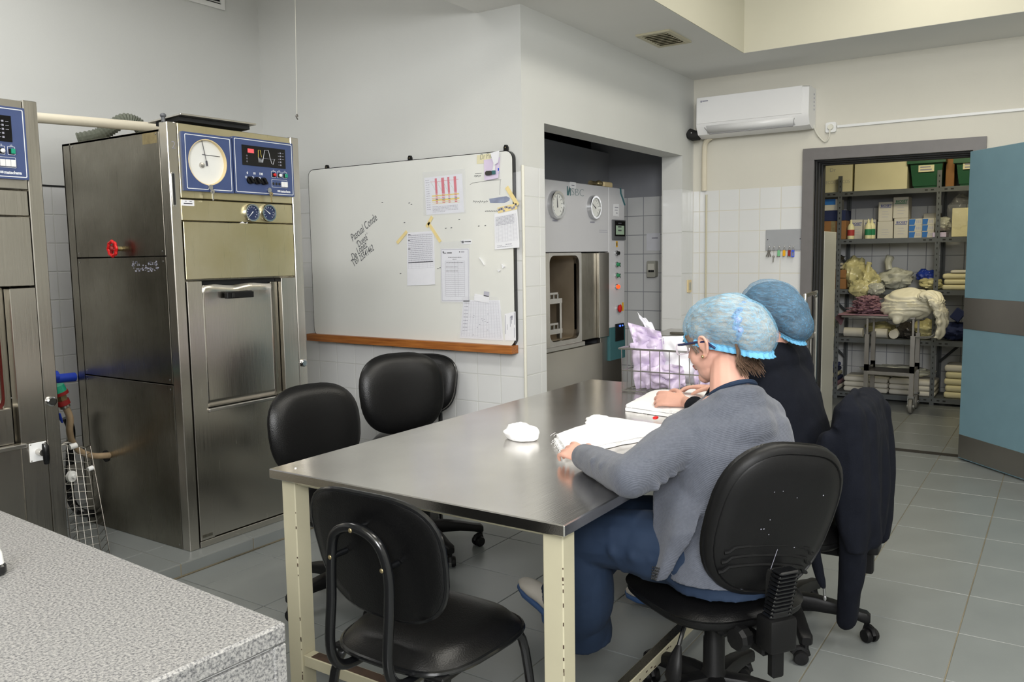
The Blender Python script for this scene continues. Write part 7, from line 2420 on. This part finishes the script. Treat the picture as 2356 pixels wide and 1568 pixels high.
def flap(a, b):
    # a: along the front edge side, b: downwards
    p0 = P(1502, 1075, X=2.25) * (1 - a) + P(1640, 1075, X=2.24) * a
    lo = P(1494, 1338, X=2.15) * (1 - a) + P(1530, 1332, X=2.13) * a
    mid = P(1497, 1230, X=2.17) * (1 - a) + P(1600, 1225, X=2.12) * a
    p1_ = lo
    if b < 0.5:
        p0, p1_, b = p0, mid, b * 2
    else:
        p0, p1_, b = mid, lo, b * 2 - 1
    p = p0 * (1 - b) + p1_ * b
    p.x += 0.010 * sin(a * 7 + 1)
    return p


N1 = 10
fg = G()
tp_ = [[flap(i / N1, j / N1) for i in range(N1 + 1)] for j in range(N1 + 1)]
off = V((0.016, 0.006, 0))
for sg in (1, -1):
    for j in range(N1):
        for i in range(N1):
            q = [tp_[j][i] + off * sg * .5, tp_[j][i + 1] + off * sg * .5, tp_[j + 1][i + 1] + off * sg * .5, tp_[j + 1][i] + off * sg * .5]
            fg.quad(*(q if sg > 0 else q[::-1]))
bd_ = [(0, i) for i in range(N1)] + [(i, N1) for i in range(N1)] + [(N1, N1 - i) for i in range(N1)] + [(N1 - i, 0) for i in range(N1)]
for k in range(len(bd_)):
    a, b = bd_[k], bd_[(k + 1) % len(bd_)]
    fg.quad(tp_[a[0]][a[1]] + off * .5, tp_[a[0]][a[1]] - off * .5, tp_[b[0]][b[1]] - off * .5, tp_[b[0]][b[1]] + off * .5)
c_.append(fg)
cg = blob(c_, 0.0062, 5, displace=folds(4.0, 0.0055))
co = cg.build('cardigan', 'grey_knit', p1, smooth=80)
# cuff and lace hem holes, seam on the shoulder
g = G()
for k in range(2):
    for j in range(5):
        for i in range(2):
            a = 0.10 + 0.25 * k + 0.12 * i
            q = flap(min(1, a), 0.84 + 0.03 * j)
            g.ell(q + V((-0.0125, -0.003, 0)), (0.003, 0.0028, 0.0032), None, 6, 5)
g.build('lace_hole', 'slot_dark', co)
# blue scrub neckline, trousers
nk = neck + V((0, 0, -0.005))
pts = []
for i in range(28):
    a = 2 * pi * i / 28
    pts.append(neck + RT1 * cos(a) * 0.068 + FC1 * (sin(a) * 0.066 - 0.002) + V((0, 0, 0.004 - 0.042 * sin(a))))
G().tube(pts, 0.0075, 8, True).build('scrub_collar', 'scrub_blue', p1)
c_ = [G().loft([(pel + V((0, 0, -0.085)), RT1, FC1, 0.185, 0.16, 2.4), (pel, RT1, FC1, 0.182, 0.145, 2.4), (pel + V((0, 0, 0.06)), RT1, FC1, 0.160, 0.125, 2.4)], 24)]
hemL, hemR = P(1346, 1452, X=2.36), anR + V((-0.01, -0.02, 0.03))
c_.append(limb([hipL + V((0, 0, 0.0)), (hipL + knL) / 2 + V((0, 0, 0.012)), knL], [0.112, 0.100, 0.084]))
c_.append(G().tube(smoothpath([knL, knL * 0.6 + hemL * 0.4 + V((-0.02, -0.02, -0.03)), hemL * 0.8 + knL * 0.2 + V((-0.01, 0, -0.01)), hemL], 5), [0.080 + 0.016 * (k / 15) for k in range(16)], 18))
c_.append(limb([hipR, (hipR + knR) / 2, knR], [0.108, 0.095, 0.078]))
c_.append(G().tube(smoothpath([knR, knR * 0.5 + hemR * 0.5, hemR], 5), [0.076 + 0.008 * (k / 10) for k in range(11)], 18))
for k in range(4):
    m_ = hipL * (0.72 - 0.16 * k) + knL * (0.28 + 0.16 * k)
    c_.append(G().tube([m_ + V((-0.06, -0.03, 0.07)), m_ + V((-0.09, -0.05, 0.0)), m_ + V((-0.04, -0.07, -0.07))], 0.014, 8))
blob(c_, 0.0075, 5, displace=folds(9.0, 0.007)).build('trousers', 'scrub_blue', p1, smooth=80)
clog(p1, toeR, heelR)
clog(p1, toeL, heelL)
# cap, hair at the nape, ear stud, glasses
bouffant(p1, MH1, 'cap_blue', 'hair_light', [((0.0, -0.050, 0.055), (0.084, 0.100, 0.088)), ((0.0, -0.095, 0.036), (0.078, 0.085, 0.080)), ((0.0, -0.128, 0.008), (0.070, 0.063, 0.072))], ((0, 0.092, 0.040), (0, -0.19, -0.066)), 2.0)
sc = [G().ell(MH1 @ V((0, -0.128, 0.040)), (0.074, 0.020, 0.062), MH1.to_3x3())]
g = G()
for k in range(40):
    a = k / 40 * 2 * pi
    g.ell(MH1 @ V((0.066 * cos(a), -0.118 + 0.006 * (k % 3 - 1), 0.036 + 0.064 * sin(a))), 0.013, None, 8, 6)
g.build('hair_tie', 'scrunchie', p1)
g = G()
r_ = random.Random(2)
for k in range(90):
    s_ = -0.9 + 1.5 * r_.random()
    a = V((0.066 * sin(s_ * 1.2), -0.085 - 0.02 * cos(s_), -0.030 - 0.018 * r_.random()))
    a.x = -0.066 + 0.12 * r_.random()
    e = a + V((-0.01 + 0.02 * r_.random(), 0.006 - 0.02 * r_.random(), -0.036 - 0.042 * r_.random()))
    m_ = (a + e) / 2 + V((0.006 * (r_.random() - .5), 0.012, 0))
    g.tube([MH1 @ (a + V((0, 0, 0.03))), MH1 @ a, MH1 @ m_, MH1 @ e], [0.004, 0.004, 0.003, 0.0008], 5)
for k in range(22):
    y = 0.034 + 0.030 * r_.random()
    a = V((-0.070 + 0.012 * (y - 0.03) * 30 * 0.3, y, 0.040))
    e = V((-0.073, 0.020 + 0.012 * r_.random(), -0.006 - 0.016 * r_.random()))
    g.tube([MH1 @ a, MH1 @ ((a + e) / 2 + V((-0.006, 0, 0))), MH1 @ e], [0.004, 0.003, 0.0008], 5)
for k in range(7):
    a = V((-0.058, -0.045 + 0.01 * k * 0.3, -0.060))
    e = a + V((-0.006, 0.020 + 0.012 * r_.random(), -0.085 - 0.03 * r_.random()))
    g.tube([MH1 @ a, MH1 @ ((a + e) / 2 + V((-0.004, -0.006, 0))), MH1 @ e], [0.0022, 0.0016, 0.0006], 5)
hr = g.build('nape_hair', 'hair_brown', p1)
hr['kind'] = 'stuff'
G().ell(MH1 @ V((-0.0865, 0.003, -0.030)), 0.0048).build('ear_stud', 'gold', p1)
gl = G()
for s in (-1, 1):
    gl.tube([MH1 @ V((s * 0.060, 0.097, 0.018)), MH1 @ V((s * 0.0745, 0.075, 0.016)), MH1 @ V((s * 0.0815, 0.020, 0.016)), MH1 @ V((s * 0.083, -0.014, 0.012)), MH1 @ V((s * 0.080, -0.040, -0.012))], 0.0036, 8)
go = gl.build('glasses_temple', 'glasses_blue', p1)
for s in (-1, 1):
    FG = Frame(MH1 @ V((s * 0.034, 0.104, 0.006)), MH1.to_3x3() @ V((-1, s * -0.12, 0)), MH1.to_3x3() @ V((0, -0.05, 1)))
    G().ring(FG, rrect(-0.028, 0.028, -0.019, 0.017, 0.010, 5), rrect(-0.0245, 0.0245, -0.016, 0.014, 0.008, 5), -0.002, 0.002).build('glasses_rim', 'glasses_clear', go)
    G().prism(FG, rrect(-0.0245, 0.0245, -0.016, 0.014, 0.008, 5), -0.0005, 0.0005).build('lens', 'lens', go)
G().tube([MH1 @ V((-0.008, 0.106, 0.012)), MH1 @ V((0, 0.108, 0.014)), MH1 @ V((0.008, 0.106, 0.012))], 0.002, 6).build('bridge', 'glasses_clear', go)

# ------------------------------------------------------------------ person in navy behind
p2 = thing('person', 'seated person in a navy sweater and blue hair cap, behind the grey cardigan', 'person', (3.17, 0.88, 0.47), 0)
FC2 = V((0.22, 0.97, 0)).normalized()
RT2 = V((FC2.y, -FC2.x, 0))
hc2 = P(1768, 728, X=3.20)
hf2 = V((0.14, 0.99, 0)).normalized()
MH2 = head_matrix(hc2, hf2, radians(20))
pel2 = V((3.15, 0.82, 0.565))
neck2 = P(1768, 812, X=3.19)
sp2 = neck2 - pel2
shL2, shR2 = neck2 - RT2 * 0.165 - V((0, 0, 0.035)), neck2 + RT2 * 0.165 - V((0, 0, 0.035))
haL, haR = P(1545, 932, X=3.22), P(1612, 897, X=3.56)
haL.z, haR.z = max(haL.z, 0.822), max(haR.z, 0.822)
fdL = V((-0.10, 0.98, 0.05)).normalized()
wrL2 = haL - fdL * 0.02 + V((0.015, -0.035, 0.012))
wrR2 = haR + V((0.0, -0.06, 0.012))
elL2 = shL2 + V((-0.02, 0.13, -0.20))
elR2 = shR2 + V((0.03, 0.14, -0.19))
hipL2, hipR2 = pel2 - RT2 * 0.09, pel2 + RT2 * 0.09
knL2, knR2 = V((3.10, 1.24, 0.555)), V((3.34, 1.22, 0.555))
anL2, anR2 = V((3.06, 1.30, 0.11)), V((3.30, 1.30, 0.11))
body = head_shapes(MH2)
body.append(limb([hc2 + V((0, -0.02, -0.06)) - hf2 * 0.02, (hc2 + neck2) / 2 - hf2 * 0.02, neck2 - V((0, 0, 0.03))], [0.052, 0.052, 0.060]))
body.append(G().loft([(pel2 - V((0, 0, 0.05)), RT2, FC2, 0.14, 0.105), (pel2 + sp2 * 0.3, RT2, FC2, 0.125, 0.095), (pel2 + sp2 * 0.6, RT2, FC2, 0.135, 0.10), (pel2 + sp2 * 0.84, RT2, FC2, 0.14, 0.085), (pel2 + sp2 * 0.96, RT2, FC2, 0.075, 0.055)], 20))
for a, b, c in ((shL2, elL2, wrL2), (shR2, elR2, wrR2)):
    body.append(limb([a, (a + b) / 2, b], [0.042, 0.038, 0.034]))
    body.append(limb([b, (b + c) / 2, c], [0.034, 0.030, 0.022]))
for a, b, c in ((hipL2, knL2, anL2), (hipR2, knR2, anR2)):
    body.append(limb([a, (a + b) / 2, b], [0.073, 0.064, 0.046]))
    body.append(limb([b, b * 0.6 + c * 0.4, c], [0.046, 0.044, 0.030]))
    body.append(limb([c, c + V((0.0, 0.08, -0.06)), c + V((0.0, 0.15, -0.08))], [0.03, 0.03, 0.022]))
body += hand_shapes(wrL2, V((-0.18, 0.96, 0.10)), V((0.75, 0.1, -0.65)), -1, 0.55, 0.12, 0.94)
body += hand_shapes(wrR2, V((-0.25, 0.95, 0.05)), V((-0.2, 0.0, -1)), 1, 0.35, 0.12, 0.94)
blob(body, 0.0045, 3).build('body', 'skin', p2, smooth=80)
face_parts(p2, MH2)
c_ = [G().loft([(pel2 + V((0, -0.01, -0.06)), RT2, FC2, 0.205, 0.150, 2.4), (pel2 + sp2 * 0.2, RT2, FC2, 0.195, 0.150, 2.4), (pel2 + sp2 * 0.5, RT2, FC2, 0.192, 0.148, 2.3), (pel2 + sp2 * 0.72, RT2, FC2, 0.195, 0.135, 2.3), (pel2 + sp2 * 0.87, RT2, FC2, 0.172, 0.108, 2.3), (pel2 + sp2 * 0.96, RT2, FC2, 0.105, 0.080), (neck2 + V((0, 0, 0.012)), RT2, FC2, 0.066, 0.062)], 28)]
for a, b, c in ((shL2, elL2, wrL2), (shR2, elR2, wrR2)):
    c_.append(limb([a, (a + b) / 2, b], [0.084, 0.070, 0.058]))
    c_.append(limb([b, b * 0.7 + c * 0.3, c - (c - b).normalized() * 0.10], [0.058, 0.050, 0.042]))
c_.append(limb([shR2 - V((0, 0, 0.02)), pel2 + sp2 * 0.62 + RT2 * 0.115, pel2 + sp2 * 0.35 + RT2 * 0.10], [0.085, 0.095, 0.09]))
c_.append(limb([neck2 + RT2 * 0.06 - V((0, 0, 0.03)), shR2 - V((0, 0, 0.03))], [0.07, 0.08]))
c_.append(limb([shL2, neck2 - FC2 * 0.03 - V((0, 0, 0.03)), shR2], [0.075, 0.078, 0.075]))
c_.append(limb([neck2 + V((0, -0.02, -0.02)), neck2 + V((0, -0.012, 0.022))], [0.070, 0.062]))
blob(c_, 0.0075, 5, displace=folds(14.0, 0.007)).build('sweater', 'navy_knit', p2, smooth=80)
c_ = [G().loft([(pel2 + V((0, 0, -0.085)), RT2, FC2, 0.18, 0.155, 2.4), (pel2, RT2, FC2, 0.178, 0.14, 2.4), (pel2 + V((0, 0, 0.06)), RT2, FC2, 0.155, 0.12, 2.4)], 24)]
for a, b, c in ((hipL2, knL2, anL2), (hipR2, knR2, anR2)):
    c_.append(limb([a, (a + b) / 2, b], [0.106, 0.094, 0.078]))
    c_.append(G().tube([b, b * 0.5 + c * 0.5, c + V((0, 0, 0.02))], [0.076, 0.074, 0.080], 18))
blob(c_, 0.009, 4, displace=folds(19.0, 0.006)).build('trousers', 'scrub_blue', p2, smooth=80)
for a in (anL2, anR2):
    clog(p2, a + V((0, 0.19, -0.095)), a + V((0, -0.05, -0.105)))
bouffant(p2, MH2, 'cap_blue_deep', 'hair_dark', [((0.0, -0.050, 0.025), (0.082, 0.086, 0.094)), ((0.0, -0.080, -0.015), (0.078, 0.072, 0.085)), ((0.0, -0.095, -0.065), (0.068, 0.056, 0.062))], ((0, 0.092, 0.035), (0, -0.14, -0.168)), 7.0)

# ------------------------------------------------------------------ jacket hung over the backrest of the second chair
jk = thing('jacket', 'dark navy zip jacket draped over the backrest of the far swivel chair', 'jacket', (3.18, 0.57, 0.1))
J = []
X0, X1 = 2.965, 3.350
xm = (X0 + X1) / 2
ax, ay = V((1, 0, 0)), V((0, 1, 0))
J.append(G().loft([(V((xm, 0.612, 0.930)), ax, ay, 0.19, 0.030, 3), (V((xm, 0.610, 0.905)), ax, ay, 0.222, 0.058, 3), (V((xm, 0.605, 0.80)), ax, ay, 0.232, 0.080, 3), (V((xm, 0.600, 0.62)), ax, ay, 0.232, 0.078, 3), (V((xm, 0.585, 0.48)), ax, ay, 0.228, 0.066, 3), (V((xm, 0.575, 0.41)), ax, ay, 0.222, 0.045, 3)], 28))
J.append(limb([V((2.985, 0.60, 0.875)), V((2.975, 0.585, 0.62)), V((3.01, 0.590, 0.38)), V((3.075, 0.615, 0.115))], [0.052, 0.055, 0.048, 0.036]))
J.append(limb([V((2.945, 0.665, 0.80)), V((2.935, 0.705, 0.62)), V((2.945, 0.705, 0.42)), V((2.972, 0.675, 0.262))], [0.036, 0.036, 0.030, 0.010]))
J.append(limb([V((3.05, 0.565, 0.86)), V((3.03, 0.545, 0.60)), V((3.05, 0.530, 0.44))], [0.036, 0.040, 0.034]))
J.append(limb([V((3.20, 0.560, 0.84)), V((3.20, 0.535, 0.60)), V((3.20, 0.545, 0.42))], [0.030, 0.036, 0.030]))
J.append(limb([V((3.36, 0.58, 0.84)), V((3.37, 0.56, 0.60)), V((3.36, 0.56, 0.36))], [0.05, 0.05, 0.04]))
J.append(G().tube([V((2.94, 0.64, 0.84)), V((2.965, 0.62, 0.915)), V((3.02, 0.61, 0.945)), V((3.10, 0.61, 0.945))], 0.018, 8))
jb = blob(J, 0.0075, 5, displace=folds(23.0, 0.009, (13, 13, 2.5))).build('cloth', 'navy_knit', jk, smooth=80)
q = V((2.966, 0.672, 0.262))
F_ = Frame((2.905, 0.70, 0.545), (0.25, -1, 0), (0, 0.05, 1))
G().tube([F_(0.012, 0.012), F_(0.018, 0.02), F_(0.024, 0.010), F_(0.034, 0.018), F_(0.038, 0.008), F_(0.03, 0.006)], 0.0022, 5).build('emblem', 'carton_blue', jk)
G().fbox(F_, 0.004, 0.046, -0.010, -0.004, -0.001, 0.001).fbox(F_, 0.006, 0.042, -0.024, -0.018, -0.001, 0.001).build('embroidery', 'white_print', jk, smooth=0)
G().tube([q, q + V((0.004, -0.002, -0.03))], 0.005, 6).ell(q + V((0.004, -0.002, -0.038)), (0.005, 0.007, 0.011)).build('zip_pull', 'zip_metal', jk)


# fine marks that cannot be picked apart stay joined
for o in COL.objects:
    base = o.name.split('.')[0]
    if base in ('slot', 'print', 'print_marks', 'paint_chips', 'display_marks', 'scale', 'label_remains', 'faded_writing', 'scuff', 'vent_hole', 'lace_hole', 'pattern', 'screen_print', 'embroidery') and o.type == 'MESH' and o.parent is not None:
        o['kind'] = 'stuff'
